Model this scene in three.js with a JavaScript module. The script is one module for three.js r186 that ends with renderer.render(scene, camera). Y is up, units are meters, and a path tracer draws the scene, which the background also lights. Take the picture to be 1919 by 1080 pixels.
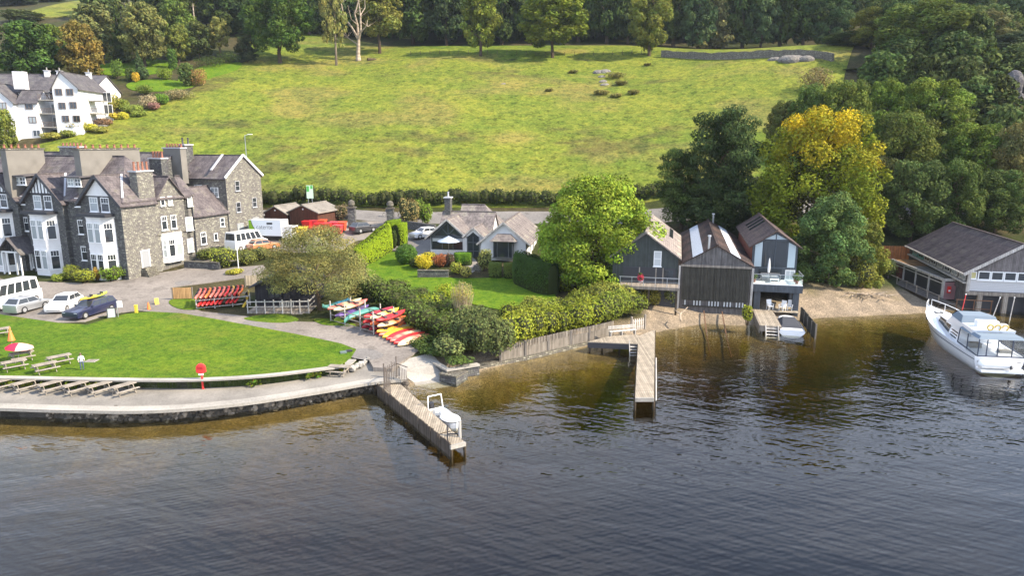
import * as THREE from 'three';
import { toCreasedNormals } from 'three/addons/utils/BufferGeometryUtils.js';
import { MarchingCubes } from 'three/addons/objects/MarchingCubes.js';

// ---------- camera, sky, sun, exposure ----------
const scene = new THREE.Scene();
const camera = new THREE.PerspectiveCamera(45.2, 1919 / 1080, 0.5, 3000);
const PITCH = 12 * Math.PI / 180, CAM_H = 18, FPX = 1297;
camera.position.set(0, CAM_H, 0);
camera.rotation.x = -PITCH;
const renderer = new THREE.WebGLRenderer({ antialias: true });
renderer.toneMapping = THREE.LinearToneMapping;
renderer.toneMappingExposure = 2.05;
renderer.shadowMap.enabled = true;
const SUN = new THREE.Vector3(Math.cos(0.26) * Math.cos(0.69), Math.sin(0.69), Math.sin(0.26) * Math.cos(0.69));
const sun = new THREE.DirectionalLight(0xfff0da, 5);
sun.position.copy(SUN).multiplyScalar(300).add(new THREE.Vector3(0, 0, -100));
sun.target.position.set(0, 0, -100);
sun.castShadow = true;
sun.shadow.mapSize.set(4096, 4096);
Object.assign(sun.shadow.camera, { left: -220, right: 220, top: 220, bottom: -220, near: 1, far: 800 });
sun.shadow.radius = 1;
scene.add(sun, sun.target);

// ---------- random numbers and noise ----------
function rng(seed) { let s = seed >>> 0; return () => { s = (s + 0x6d2b79f5) | 0; let t = Math.imul(s ^ (s >>> 15), 1 | s); t = (t + Math.imul(t ^ (t >>> 7), 61 | t)) ^ t; return ((t ^ (t >>> 14)) >>> 0) / 4294967296; }; }
const hash = (x, y, s) => { let h = Math.imul(x, 374761393) + Math.imul(y, 668265263) + Math.imul(s, 2147483647 ^ 1013904223); h = Math.imul(h ^ (h >>> 13), 1274126177); return ((h ^ (h >>> 16)) >>> 0) / 4294967296; };
const mod = (a, n) => ((a % n) + n) % n;
function vnoise(x, y, s, per = 0) {
  const ix = Math.floor(x), iy = Math.floor(y), fx = x - ix, fy = y - iy, u = fx * fx * (3 - 2 * fx), v = fy * fy * (3 - 2 * fy);
  const g = (a, b) => per ? hash(mod(a, per), mod(b, per), s) : hash(a, b, s);
  const a = g(ix, iy), b = g(ix + 1, iy), c = g(ix, iy + 1), d = g(ix + 1, iy + 1);
  return a + (b - a) * u + (c - a) * v + (a - b - c + d) * u * v;
}
function fbm(x, y, s, oct = 4, per = 0) { let a = 0.5, t = 0, n = 0; for (let i = 0; i < oct; i++) { t += a * vnoise(x, y, s + i * 17, per); n += a; a *= 0.5; x *= 2; y *= 2; per *= 2; } return t / n; }
const clamp = (x, a = 0, b = 1) => Math.min(b, Math.max(a, x));
const sstep = (a, b, x) => { const t = clamp((x - a) / (b - a)); return t * t * (3 - 2 * t); };
const mix = (a, b, t) => a + (b - a) * t;

// ---------- sky: clear blue with soft bright cloud, brighter towards the sun and the horizon ----------
{
  const W = 512, H = 256, d = new Float32Array(W * H * 4);
  for (let j = 0; j < H; j++) for (let i = 0; i < W; i++) {
    const el = ((j + 0.5) / H - 0.5) * Math.PI, az = ((i + 0.5) / W - 0.5) * 2 * Math.PI;
    const x = Math.cos(az) * Math.cos(el), y = Math.sin(el), z = Math.sin(az) * Math.cos(el), k = (j * W + i) * 4;
    const up = Math.max(0, y), t = Math.pow(1 - up, 0.95), cs = x * SUN.x + y * SUN.y + z * SUN.z;
    let c = [mix(0.1, 0.84, t), mix(0.2, 1.0, t), mix(0.46, 1.28, t)];
    const px = x / (up + 0.22), pz = z / (up + 0.22);
    const cl = sstep(0.36, 0.62, fbm(px * 1.7 + 7.3, pz * 1.7 + 3.1, 5, 5)) * sstep(0.0, 0.12, y);
    const cc = 1.1 + 0.25 * Math.max(0, cs);
    c = [0, 1, 2].map((q) => mix(c[q], cc * [1, 1, 1.03][q], 0.34 * cl));
    const gl = Math.pow(Math.max(0, cs), 12) * 0.9;
    for (let q = 0; q < 3; q++) d[k + q] = (c[q] + gl) * (y < 0 ? 0.6 : 1);
    d[k + 3] = 1;
  }
  const t = new THREE.DataTexture(d, W, H, THREE.RGBAFormat, THREE.FloatType);
  t.mapping = THREE.EquirectangularReflectionMapping; t.magFilter = t.minFilter = THREE.LinearFilter; t.needsUpdate = true;
  scene.background = t; scene.environment = t;
  scene.backgroundIntensity = 1; scene.environmentIntensity = 1;
}

// ---------- naming ----------
const taken = {};
const numbered = (n) => { const k = (taken[n] = (taken[n] ?? -1) + 1); return k ? `${n}_${String(k).padStart(3, '0')}` : n; };
function tag(o, label, category, group) { o.userData.label = label; o.userData.category = category; if (group) o.userData.group = group; return o; }
function thing(name, label, category, [x, y, z] = [0, 0, 0], turn = 0, group) {
  const o = new THREE.Group(); o.name = numbered(name); o.position.set(x, y, z); o.rotation.y = turn; scene.add(o);
  return tag(o, label, category, group);
}
function copyOf(o, name, label, [x, y, z], turn, group) {
  const c = o.clone(); c.name = numbered(name); c.position.set(x, y, z); c.rotation.y = turn; c.userData = { ...o.userData, label }; if (group) c.userData.group = group; scene.add(c); return c;
}

// ---------- mesh builder: flat-shaded triangles with uv in metres ----------
const V = (x, y, z) => new THREE.Vector3(x, y, z);
class MB {
  constructor() { this.p = []; this.c = []; this.col = null; }
  color(r, g, b) { this.col = [r, g, b]; return this; }
  tri(a, b, c) { for (const q of [a, b, c]) { this.p.push(q[0], q[1], q[2]); if (this.col) this.c.push(...this.col); } return this; }
  quad(a, b, c, d) { return this.tri(a, b, c).tri(a, c, d); }
  poly(pts) { for (let i = 1; i < pts.length - 1; i++) this.tri(pts[0], pts[i], pts[i + 1]); return this; }
  hexa(b, t) { // bottom and top rings (same count, anticlockwise seen from above)
    const n = b.length;
    for (let i = 0; i < n; i++) { const j = (i + 1) % n; this.quad(b[i], b[j], t[j], t[i]); }
    return this.poly(t).poly([...b].reverse());
  }
  box(x, y, z, sx, sy, sz, ry = 0, rx = 0, rz = 0) {
    const g = new THREE.BoxGeometry(sx, sy, sz), m = new THREE.Matrix4().makeRotationFromEuler(new THREE.Euler(rx, ry, rz, 'YXZ')).setPosition(x, y, z);
    return this.geo(g, m);
  }
  geo(g, m) {
    g = g.index ? g.toNonIndexed() : g; const a = g.attributes.position, v = new THREE.Vector3();
    for (let i = 0; i < a.count; i++) { v.fromBufferAttribute(a, i); if (m) v.applyMatrix4(m); this.p.push(v.x, v.y, v.z); if (this.col) this.c.push(...this.col); }
    return this;
  }
  bar(a, b, w, h = w) { // square bar between two points
    const A = V(...a), B = V(...b), L = A.distanceTo(B), m = new THREE.Matrix4(), d = B.clone().sub(A).normalize();
    const up = Math.abs(d.y) > 0.98 ? V(1, 0, 0) : V(0, 1, 0), s = V(0, 0, 0).crossVectors(up, d).normalize(), u = V(0, 0, 0).crossVectors(d, s);
    m.makeBasis(s, u, d).setPosition((A.x + B.x) / 2, (A.y + B.y) / 2, (A.z + B.z) / 2);
    return this.geo(new THREE.BoxGeometry(w, h, L), m);
  }
  tube(a, b, r1, r2 = r1, n = 7) {
    const A = V(...a), B = V(...b), L = A.distanceTo(B), d = B.clone().sub(A).normalize(), q = new THREE.Quaternion().setFromUnitVectors(V(0, 1, 0), d);
    return this.geo(new THREE.CylinderGeometry(r2, r1, L, n), new THREE.Matrix4().compose(A.add(B).multiplyScalar(0.5), q, V(1, 1, 1)));
  }
  lathe(pts, x, y, z, n = 12) { return this.geo(new THREE.LatheGeometry(pts.map(([a, b]) => new THREE.Vector2(a, b)), n), new THREE.Matrix4().makeTranslation(x, y, z)); }
  ball(x, y, z, rx, ry = rx, rz = rx, n = 10) { return this.geo(new THREE.SphereGeometry(1, n, Math.ceil(n * 0.7)), new THREE.Matrix4().makeScale(rx, ry, rz).setPosition(x, y, z)); }
  geometry(crease) {
    let g = new THREE.BufferGeometry();
    g.setAttribute('position', new THREE.BufferAttribute(new Float32Array(this.p), 3));
    g.computeVertexNormals();
    const P = this.p, N = g.attributes.normal.array, n = P.length / 3, uv = new Float32Array(n * 2);
    for (let i = 0; i < n; i++) {
      const nx = N[i * 3], ny = N[i * 3 + 1], nz = N[i * 3 + 2], h = Math.hypot(nx, nz), x = P[i * 3], y = P[i * 3 + 1], z = P[i * 3 + 2];
      if (h < 0.25) { uv[i * 2] = x; uv[i * 2 + 1] = -z; } else { const tx = nz / h, tz = -nx / h; uv[i * 2] = x * tx + z * tz; uv[i * 2 + 1] = h > 0.97 ? y : y / h; }
    }
    g.setAttribute('uv', new THREE.BufferAttribute(uv, 2));
    if (this.c.length) g.setAttribute('color', new THREE.BufferAttribute(new Float32Array(this.c), 3));
    if (crease) g = toCreasedNormals(g, crease);
    return g;
  }
  build(name, mat, parent = scene, crease) {
    const m = new THREE.Mesh(this.geometry(crease), mat); m.name = parent === scene ? numbered(name) : name; m.castShadow = m.receiveShadow = true; parent.add(m); return m;
  }
}
const mesh = (g, name, mat, parent) => { const m = new THREE.Mesh(g, mat); m.name = parent === scene ? numbered(name) : name; m.castShadow = m.receiveShadow = true; parent.add(m); return m; };

// ---------- textures (colour maps are multiplied with the material colour) ----------
function dtex(n, fn, srgb, rep) {
  const d = new Uint8Array(n * n * 4);
  for (let j = 0; j < n; j++) for (let i = 0; i < n; i++) { const c = fn(i / n, j / n), k = (j * n + i) * 4; for (let q = 0; q < 3; q++) d[k + q] = clamp(typeof c === 'number' ? c : c[q]) * 255; d[k + 3] = 255; }
  const t = new THREE.DataTexture(d, n, n, THREE.RGBAFormat); t.wrapS = t.wrapT = THREE.RepeatWrapping; t.magFilter = THREE.LinearFilter; t.minFilter = THREE.LinearMipmapLinearFilter; t.generateMipmaps = true;
  if (srgb) t.colorSpace = THREE.SRGBColorSpace; t.repeat.set(1 / rep, 1 / rep); t.needsUpdate = true; return t;
}
const G = (v, t = [1, 1, 1]) => [v * t[0], v * t[1], v * t[2]];
const mats = {};
function mat(name, color, rough, o = {}) { const m = new THREE.MeshPhysicalMaterial({ specularIntensity: rough >= 0.88 ? 0.15 : rough >= 0.75 ? 0.5 : 1, color: new THREE.Color().setRGB(...color), roughness: rough, ...o }); m.name = name; mats[name] = m; return m; }
// rubble stone: jittered courses
function stones(rows, u, v, seed) {
  const r = Math.floor(v * rows), cols = Math.max(3, Math.round(rows * 0.55)), fy = v * rows - r, x = u * cols + hash(r, 3, seed) * 3, ci = Math.floor(x), j = (hash(mod(ci, cols), r, seed) - 0.5) * 0.5, j2 = (hash(mod(ci + 1, cols), r, seed) - 0.5) * 0.5;
  let fx = x - ci, id = ci; if (fx < 0.25 + j) id = ci - 1;
  const e = Math.min(Math.abs(fx - 0.25 - j), Math.abs(fx - 1.25 - j2), Math.abs(fx - 0.25 - j + 1)), ed = Math.min(e * 1.6, Math.min(fy, 1 - fy));
  return [hash(mod(id, cols), r, seed + 9), sstep(0.0, 0.16, ed)];
}
const T = {};
T.stone = dtex(512, (u, v) => { const [t, e] = stones(20, u, v, 3), n = fbm(u * 40, v * 40, 8, 3, 40), w = t > 0.86 ? 0.16 : 0; const b = 0.7 + 0.2 * t + w * 0.6 + (n - 0.5) * 0.26; return G(mix(0.62, b, e), [1, 0.985 + 0.02 * t, 0.95 + 0.05 * (1 - t)]); }, true, 3.2);
T.stoneB = dtex(512, (u, v) => { const [t, e] = stones(20, u, v, 3); return e * (0.6 + 0.4 * t); }, false, 3.2);
T.slate = dtex(512, (u, v) => { const rows = 20, r = Math.floor(v * rows), cols = 26, x = u * cols + (r % 2) * 0.5, c = mod(Math.floor(x), cols), fx = x - Math.floor(x), fy = v * rows - r, t = hash(c, r, 11), n = fbm(u * 6, v * 6, 21, 4, 6), m = fbm(u * 30, v * 30, 23, 3, 30); const moss = sstep(0.58, 0.75, n) * m; return [0.76 + 0.2 * t + (n - 0.5) * 0.3 + moss * 0.08, 0.74 + 0.19 * t + (n - 0.5) * 0.3 + moss * 0.1, 0.74 + 0.18 * t + (n - 0.5) * 0.28].map((q) => q * (fx < 0.06 || fy < 0.08 ? 0.75 : 1)); }, true, 5);
T.slateB = dtex(512, (u, v) => { const rows = 20, r = Math.floor(v * rows), cols = 26, x = u * cols + (r % 2) * 0.5, fx = x - Math.floor(x), fy = v * rows - r; return (1 - fy) * 0.8 * (fx < 0.05 ? 0.3 : 1) + 0.2 * hash(mod(Math.floor(x), cols), r, 4); }, false, 5);
T.tarmac = dtex(512, (u, v) => { const n = fbm(u * 5, v * 5, 31, 5, 5), g = fbm(u * 128, v * 128, 33, 2, 128), p = fbm(u * 12 + 2, v * 12, 37, 4, 12); return G(0.86 + (n - 0.5) * 0.26 + (g - 0.5) * 0.2 - sstep(0.66, 0.75, p) * 0.1, [1, 0.985, 0.965]); }, true, 14);
T.conc = dtex(512, (u, v) => { const n = fbm(u * 4, v * 4, 41, 5, 4), g = fbm(u * 90, v * 90, 43, 2, 90); return G(0.86 + (n - 0.5) * 0.25 + (g - 0.5) * 0.14); }, true, 6);
T.grass = dtex(512, (u, v) => { const n = fbm(u * 5, v * 5, 51, 4, 5), m = fbm(u * 24, v * 24, 53, 3, 24), g = fbm(u * 120, v * 120, 55, 2, 120); const k = 0.8 + (n - 0.5) * 0.12 + (m - 0.5) * 0.22 + (g - 0.5) * 0.4; return [k * (1 + (m - 0.5) * 0.2 + (n - 0.5) * 0.16), k, k * 0.9]; }, true, 9);
T.meadow = dtex(1024, (u, v) => { const n = fbm(u * 6, v * 6, 61, 5, 6), m = fbm(u * 34, v * 34, 63, 4, 34), g = fbm(u * 150, v * 150, 65, 2, 150), tuft = sstep(0.63, 0.72, fbm(u * 46, v * 70, 67, 3, 46)); const k = 0.84 + (n - 0.5) * 0.14 + (m - 0.5) * 0.3 + (g - 0.5) * 0.36 - tuft * 0.16; return [k * (1 + (m - 0.5) * 0.16 + (n - 0.5) * 0.12), k, k * 0.9]; }, true, 42);
T.gravel = dtex(512, (u, v) => { const n = fbm(u * 5, v * 5, 71, 4, 5), c = hash(Math.floor(u * 170), Math.floor(v * 170), 73), g = fbm(u * 60, v * 60, 75, 3, 60); return [0.7 + (n - 0.5) * 0.3 + (c - 0.5) * 0.36 + (g - 0.5) * 0.4, 0.69 + (n - 0.5) * 0.28 + (c - 0.5) * 0.34 + (g - 0.5) * 0.38, 0.66 + (n - 0.5) * 0.25 + (c - 0.5) * 0.3 + (g - 0.5) * 0.34]; }, true, 5);
T.wood = dtex(512, (u, v) => { const b = Math.floor(u * 20), t = hash(b, 1, 81), g = fbm(u * 160, v * 8, 83, 3, 8), n = fbm(u * 8, v * 8, 85, 3, 8), gap = (u * 20 - b) < 0.08 ? 0.6 : 1; return G((0.76 + 0.2 * t + (g - 0.5) * 0.34 + (n - 0.5) * 0.2) * gap, [1, 0.98, 0.96]); }, true, 3);
T.woodB = dtex(256, (u) => { const b = Math.floor(u * 20); return u * 20 - b < 0.1 ? 0 : 0.8; }, false, 3);
T.plaster = dtex(256, (u, v) => G(0.9 + (fbm(u * 5, v * 5, 91, 4, 5) - 0.5) * 0.16), true, 5);
T.bark = dtex(256, (u, v) => { const n = fbm(u * 14, v * 4, 95, 4, 4); return G(0.5 + n * 0.6, [1, 0.95, 0.88]); }, true, 2);
T.soil = dtex(256, (u, v) => { const n = fbm(u * 6, v * 6, 97, 5, 6); return [0.5 + n * 0.5, 0.5 + n * 0.46, 0.45 + n * 0.4]; }, true, 6);
const M = {
  stone: mat('grey slate stone', [0.35, 0.335, 0.305], 0.9, { map: T.stone, bumpMap: T.stoneB, bumpScale: 0.05 }),
  stoneD: mat('dark slate stone', [0.2, 0.2, 0.2], 0.9, { map: T.stone, bumpMap: T.stoneB, bumpScale: 0.05 }),
  quay: mat('wet quay stone', [0.11, 0.098, 0.078], 0.8, { map: T.stone, bumpMap: T.stoneB, bumpScale: 0.14 }),
  drywall: mat('dry stone', [0.3, 0.28, 0.235], 0.95, { map: T.stone, bumpMap: T.stoneB, bumpScale: 0.1 }),
  slate: mat('roof slate', [0.165, 0.15, 0.152], 0.75, { map: T.slate, bumpMap: T.slateB, bumpScale: 0.03 }),
  slateD: mat('dark roof slate', [0.12, 0.115, 0.12], 0.7, { map: T.slate, bumpMap: T.slateB, bumpScale: 0.03 }),
  slateC: mat('weathered cottage slate', [0.25, 0.232, 0.22], 0.85, { map: T.slate, bumpMap: T.slateB, bumpScale: 0.035 }),
  render: mat('white render', [0.84, 0.83, 0.81], 0.9, { map: T.plaster }),
  cream: mat('grey render', [0.36, 0.34, 0.3], 0.9, { map: T.plaster }),
  white: mat('white paint', [0.8, 0.8, 0.78], 0.5),
  whiteWood: mat('weathered white wood', [0.6, 0.59, 0.56], 0.8, { map: T.wood }),
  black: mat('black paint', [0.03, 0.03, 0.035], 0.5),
  glass: mat('window glass', [0.03, 0.035, 0.04], 0.06, { specularIntensity: 1.4 }),
  glassL: mat('pale curtained glass', [0.3, 0.33, 0.33], 0.12, { specularIntensity: 1.2 }),
  curtain: mat('net curtain', [0.5, 0.52, 0.52], 0.3),
  terracotta: mat('terracotta pot', [0.26, 0.115, 0.075], 0.85),
  lead: mat('lead flashing', [0.42, 0.42, 0.43], 0.6),
  tarmac: mat('pale tarmac', [0.3, 0.275, 0.25], 0.95, { map: T.tarmac }),
  road: mat('road tarmac', [0.26, 0.25, 0.24], 0.95, { map: T.tarmac }),
  conc: mat('concrete', [0.32, 0.295, 0.255], 0.9, { map: T.conc }),
  kerb: mat('pale coping concrete', [0.45, 0.42, 0.365], 0.9, { map: T.conc }),
  lawn: mat('mown grass', [0.145, 0.225, 0.025], 0.95, { map: T.grass }),
  gardenLawn: mat('garden lawn grass', [0.14, 0.24, 0.02], 0.95, { map: T.grass }),
  gravel: mat('lake shingle', [0.42, 0.35, 0.28], 0.95, { map: T.gravel }),
  soil: mat('earth', [0.16, 0.13, 0.09], 1, { map: T.soil }),
  deck: mat('weathered deck boards', [0.42, 0.375, 0.3], 0.9, { map: T.wood, bumpMap: T.woodB, bumpScale: 0.02 }),
  post: mat('wet timber', [0.1, 0.085, 0.065], 0.85, { map: T.bark }),
  grayWood: mat('grey timber', [0.34, 0.31, 0.27], 0.9, { map: T.wood }),
  table: mat('bleached table timber', [0.4, 0.365, 0.31], 0.9, { map: T.wood }),
  bark: mat('bark', [0.16, 0.13, 0.1], 0.95, { map: T.bark }),
  barkPale: mat('bleached dead wood', [0.55, 0.5, 0.44], 0.95, { map: T.bark }),
  metal: mat('galvanised metal', [0.45, 0.46, 0.47], 0.4, { metalness: 0.7 }),
  rail: mat('rusty rail', [0.13, 0.07, 0.04], 0.85),
  rubber: mat('tyre rubber', [0.025, 0.025, 0.026], 0.85),
  alloy: mat('alloy wheel', [0.55, 0.56, 0.57], 0.35, { metalness: 0.6 }),
  red: mat('red plastic', [0.62, 0.035, 0.03], 0.45),
  orange: mat('orange plastic', [0.75, 0.2, 0.04], 0.5),
  yellow: mat('yellow plastic', [0.75, 0.55, 0.05], 0.5),
  teal: mat('teal plastic', [0.12, 0.36, 0.3], 0.5),
  purple: mat('purple plastic', [0.16, 0.08, 0.3], 0.5),
};

// ---------- terrain: a thin-plate surface through surveyed heights [x, distance, height] ----------
const CTRL = [];
for (const r of `-90 40 1.6;-60 40 1.5;-30 40 1.4;0 44 0.9;30 58 0.8;70 58 0.8;-37 47 1.5;-22 46.5 1.5;-14 49 1.42;-12.4 52 1.15;-70 63 1.8;-48 63 1.75;-38 64 1.85;-22 59.4 1.5;-13 55 1.2;-6 55 1.1
-90 84 2.6;-64 84 2.4;-44 78 2.4;-37 73.5 2.15;-40 87 3;-33 91 3.8;-33 98 5;-25 104 6;-55 100 5;-20 110 6.3;-42 112 6.5;-80 112 7;-18 85 2.7;-6.6 77 2.2;4 69 1.8;5 80 2.4;-9 88 3.6;3 86 3.4;-14 98 4.6;0 99 4.8
-9 64 1.6;-1 60 1.2;8 64 1.1;20 71 1;26 71 1;17 86 3;28 89 3.2;36 78 1.6;37 91 4;43 74 0.4;49 73 0.3;46 79 0.4;49 84 0.5;51 90 0.9;58 93 2;72 78 2;78 100 6;0 110 6.3;20 109 6.6;37 108 8;-45 119 8.4;-20 118.5 8.4;0 118 8.4;20 117.5 9
-110 140 17.6;-86 140 18.6;-70 150 20.5;-60 132 13.8;-20 132 14.3;20 132 14.6;52 130 16.5;-52 143 17.8;-20 143 18;20 143 18.3;60 143 22;-52 165 25.2;-15 165 25.8;25 165 26;70 165 32;-50 190 33;-15 190 34;30 190 34.4;80 190 42;-80 190 35;-125 190 37;-100 166 27.5;-66 172 28.5
-52 212 40.5;-25 212 41.6;30 212 41.8;-50 222 44;-10 222 45;40 222 45.5;-10 245 50;60 245 49;-70 235 48.5;-95 235 50;-130 240 54;100 230 47.5;-150 140 16;-160 90 5;160 80 5;110 110 11;110 140 24;160 160 36;-70 300 64;0 300 70;80 300 76;-160 300 72;180 300 80;0 420 108;-220 420 100;240 420 118;-230 200 40;240 200 55`.split(/[;\n]/)) CTRL.push(r.trim().split(/\s+/).map(Number));
const phi = (r2) => (r2 < 1e-9 ? 0 : 0.5 * r2 * Math.log(r2));
const TPS = (() => {
  const n = CTRL.length, N = n + 3, A = [];
  for (let i = 0; i < n; i++) { const r = new Float64Array(N + 1); for (let j = 0; j < n; j++) r[j] = phi(((CTRL[i][0] - CTRL[j][0]) ** 2 + (CTRL[i][1] - CTRL[j][1]) ** 2) / 1e4) + (i === j ? 2e-5 : 0); r[n] = 1; r[n + 1] = CTRL[i][0] / 100; r[n + 2] = CTRL[i][1] / 100; r[N] = CTRL[i][2]; A.push(r); }
  for (let k = 0; k < 3; k++) { const r = new Float64Array(N + 1); for (let j = 0; j < n; j++) r[j] = k === 0 ? 1 : CTRL[j][k - 1] / 100; A.push(r); }
  for (let i = 0; i < N; i++) { let b = i; for (let k = i + 1; k < N; k++) if (Math.abs(A[k][i]) > Math.abs(A[b][i])) b = k; [A[i], A[b]] = [A[b], A[i]]; for (let k = i + 1; k < N; k++) { const f = A[k][i] / A[i][i]; if (f) for (let j = i; j <= N; j++) A[k][j] -= f * A[i][j]; } }
  const w = new Float64Array(N); for (let i = N - 1; i >= 0; i--) { let s = A[i][N]; for (let j = i + 1; j < N; j++) s -= A[i][j] * w[j]; w[i] = s / A[i][i]; } return w;
})();
function land(x, z) { const n = CTRL.length, X = x / 100, D = -z / 100; let s = TPS[n] + TPS[n + 1] * X + TPS[n + 2] * D; for (let i = 0; i < n; i++) { const dx = X - CTRL[i][0] / 100, dd = D - CTRL[i][1] / 100; s += TPS[i] * phi(dx * dx + dd * dd); } return s; }
const SHORE = [[-300, 46], [-90, 46], [-60, 45], [-34.6, 44], [-23.7, 43.8], [-13.8, 46.9], [-10.3, 48.6], [-7.6, 49.5], [-5.2, 51.2], [-3.7, 51.6], [0, 55.2], [6.5, 59.8], [13.9, 64.4], [19.4, 67.4], [23, 66.6], [30.5, 69.5], [38.5, 71.1], [43, 71.8], [48, 73.2], [56, 75.5], [80, 74], [300, 66]];
function shoreD(x) { for (let i = 1; i < SHORE.length; i++) if (x <= SHORE[i][0]) { const a = SHORE[i - 1], b = SHORE[i]; return mix(a[1], b[1], (x - a[0]) / (b[0] - a[0])); } return 60; }
function ground(x, z) { // the terrain as built: land, beach and lake bed
  const s = (-z - shoreD(x)) * 0.86, wob = (vnoise(x * 0.6, z * 0.6, 5) - 0.5) * 0.12;
  if (s > 9) return land(x, z);
  const q = x < -9 ? 0.25 : 0.3;
  if (s < 0) { const d = -s; return (x < -9 ? -0.1 : 0.02) - Math.min(4.2, 0.15 * d + 0.004 * d * d) + wob * Math.min(1, d * 0.5); }
  const b = 0.02 + q * s + wob * Math.min(1, s), l = land(x, z), k = 0.25, h = clamp(0.5 + (l - b) / (2 * k), 0, 1);
  return x < -9 && s < 1 ? mix(-0.1, b, s) : mix(l, b, h) - k * h * (1 - h);
}
// the point of the land that lies behind a pixel of the photograph (used to survey where things stand)
function ray(px, py) { const u = (px - 959.5) / FPX, v = (540 - py) / FPX; return [u, -Math.sin(PITCH) + v * Math.cos(PITCH), -(Math.cos(PITCH) + v * Math.sin(PITCH))]; }
function gp(px, py) { const r = ray(px, py); let t = 20, dt = 0.5; for (; t < 600; t += dt) { if (CAM_H + r[1] * t < land(r[0] * t, r[2] * t)) break; } let a = t - dt, b = t; for (let i = 0; i < 18; i++) { const m = (a + b) / 2; if (CAM_H + r[1] * m < land(r[0] * m, r[2] * m)) b = m; else a = m; } const x = r[0] * b, z = r[2] * b; return [x, land(x, z), z]; }
function atE(px, py, e) { const r = ray(px, py), t = (e - CAM_H) / r[1]; return [r[0] * t, e, r[2] * t]; }
function atD(px, py, D) { const r = ray(px, py), t = D / -r[2]; return [r[0] * t, CAM_H + r[1] * t, -D]; }
const pxm = (D) => (D * Math.cos(PITCH) + 3) / FPX; // metres per photograph pixel at a distance
// ---------- ground, lake ----------
const struct = (o) => { o.userData.kind = 'structure'; return o; };
const stuff = (o) => { o.userData.kind = 'stuff'; return o; };
function gridMesh(xs, zs, hf, cf, name, m, skip) {
  const nx = xs.length, nz = zs.length, p = new Float32Array(nx * nz * 3), c = cf && new Float32Array(nx * nz * 3), uv = new Float32Array(nx * nz * 2), idx = [];
  for (let j = 0; j < nz; j++) for (let i = 0; i < nx; i++) {
    const k = j * nx + i, x = xs[i], z = zs[j], y = hf(x, z); p.set([x, y, z], k * 3); uv.set([x, -z], k * 2); if (c) c.set(cf(x, z, y), k * 3);
    if (i && j && !(skip && skip(x, z))) idx.push(k - nx - 1, k - nx, k, k - nx - 1, k, k - 1);
  }
  const g = new THREE.BufferGeometry(); g.setAttribute('position', new THREE.BufferAttribute(p, 3)); g.setAttribute('uv', new THREE.BufferAttribute(uv, 2)); if (c) g.setAttribute('color', new THREE.BufferAttribute(c, 3));
  g.setIndex(idx.map((_, i, a) => { const t = i - (i % 3); return a[t + [0, 2, 1][i % 3]]; })); g.computeVertexNormals();
  return mesh(g, name, m, scene);
}
const span = (list) => { const o = [list[0][0]]; for (let i = 0; i < list.length - 1; i++) { const [a] = list[i], [b, s] = list[i + 1], n = Math.max(1, Math.round(Math.abs(b - a) / s)); for (let k = 1; k <= n; k++) o.push(mix(a, b, k / n)); } return o; };
{
  const xs = span([[-420], [-160, 12], [-75, 3.5], [-52, 1.6], [60, 1.1], [90, 2.5], [160, 8], [420, 14]]), zs = span([[10], [-18, 7], [-40, 2], [-75, 1], [-120, 1.6], [-250, 3.5], [-440, 12]]);
  const m = mat('ground earth', [1, 1, 1], 0.97, { vertexColors: true, map: T.gravel });
  struct(gridMesh(xs, zs, ground, (x, z, y) => {
    const s = (-z - shoreD(x)) * 0.86, n = fbm(x * 0.16, z * 0.16, 7, 4), f = fbm(x * 0.9, z * 0.9, 9, 3);
    const shingle = [0.5, 0.41, 0.32], weedy = [0.2, 0.19, 0.1], bed = [0.34, 0.27, 0.15], scrub = [0.085, 0.105, 0.035], soil = [0.13, 0.115, 0.06];
    const L = (a, b, t) => a.map((q, i) => mix(q, b[i], t));
    if (s < 0.3) return L(L(shingle, bed, clamp(-s * 0.9 + 0.2)), weedy, sstep(0.5, 0.6, n) * sstep(2, 5, -s + (f - 0.5) * 3));
    const beach = (x > 13 && x < 47) ? sstep(8, 5, s + (n - 0.5) * 5) : sstep(3.2, 1.8, s + (n - 0.5) * 2);
    return L(L(scrub, soil, sstep(0.45, 0.6, n)), L(shingle, [0.3, 0.26, 0.15], sstep(0.5, 0.7, f) * sstep(2, 6, s)), beach);
  }, 'ground', m));
}
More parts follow.
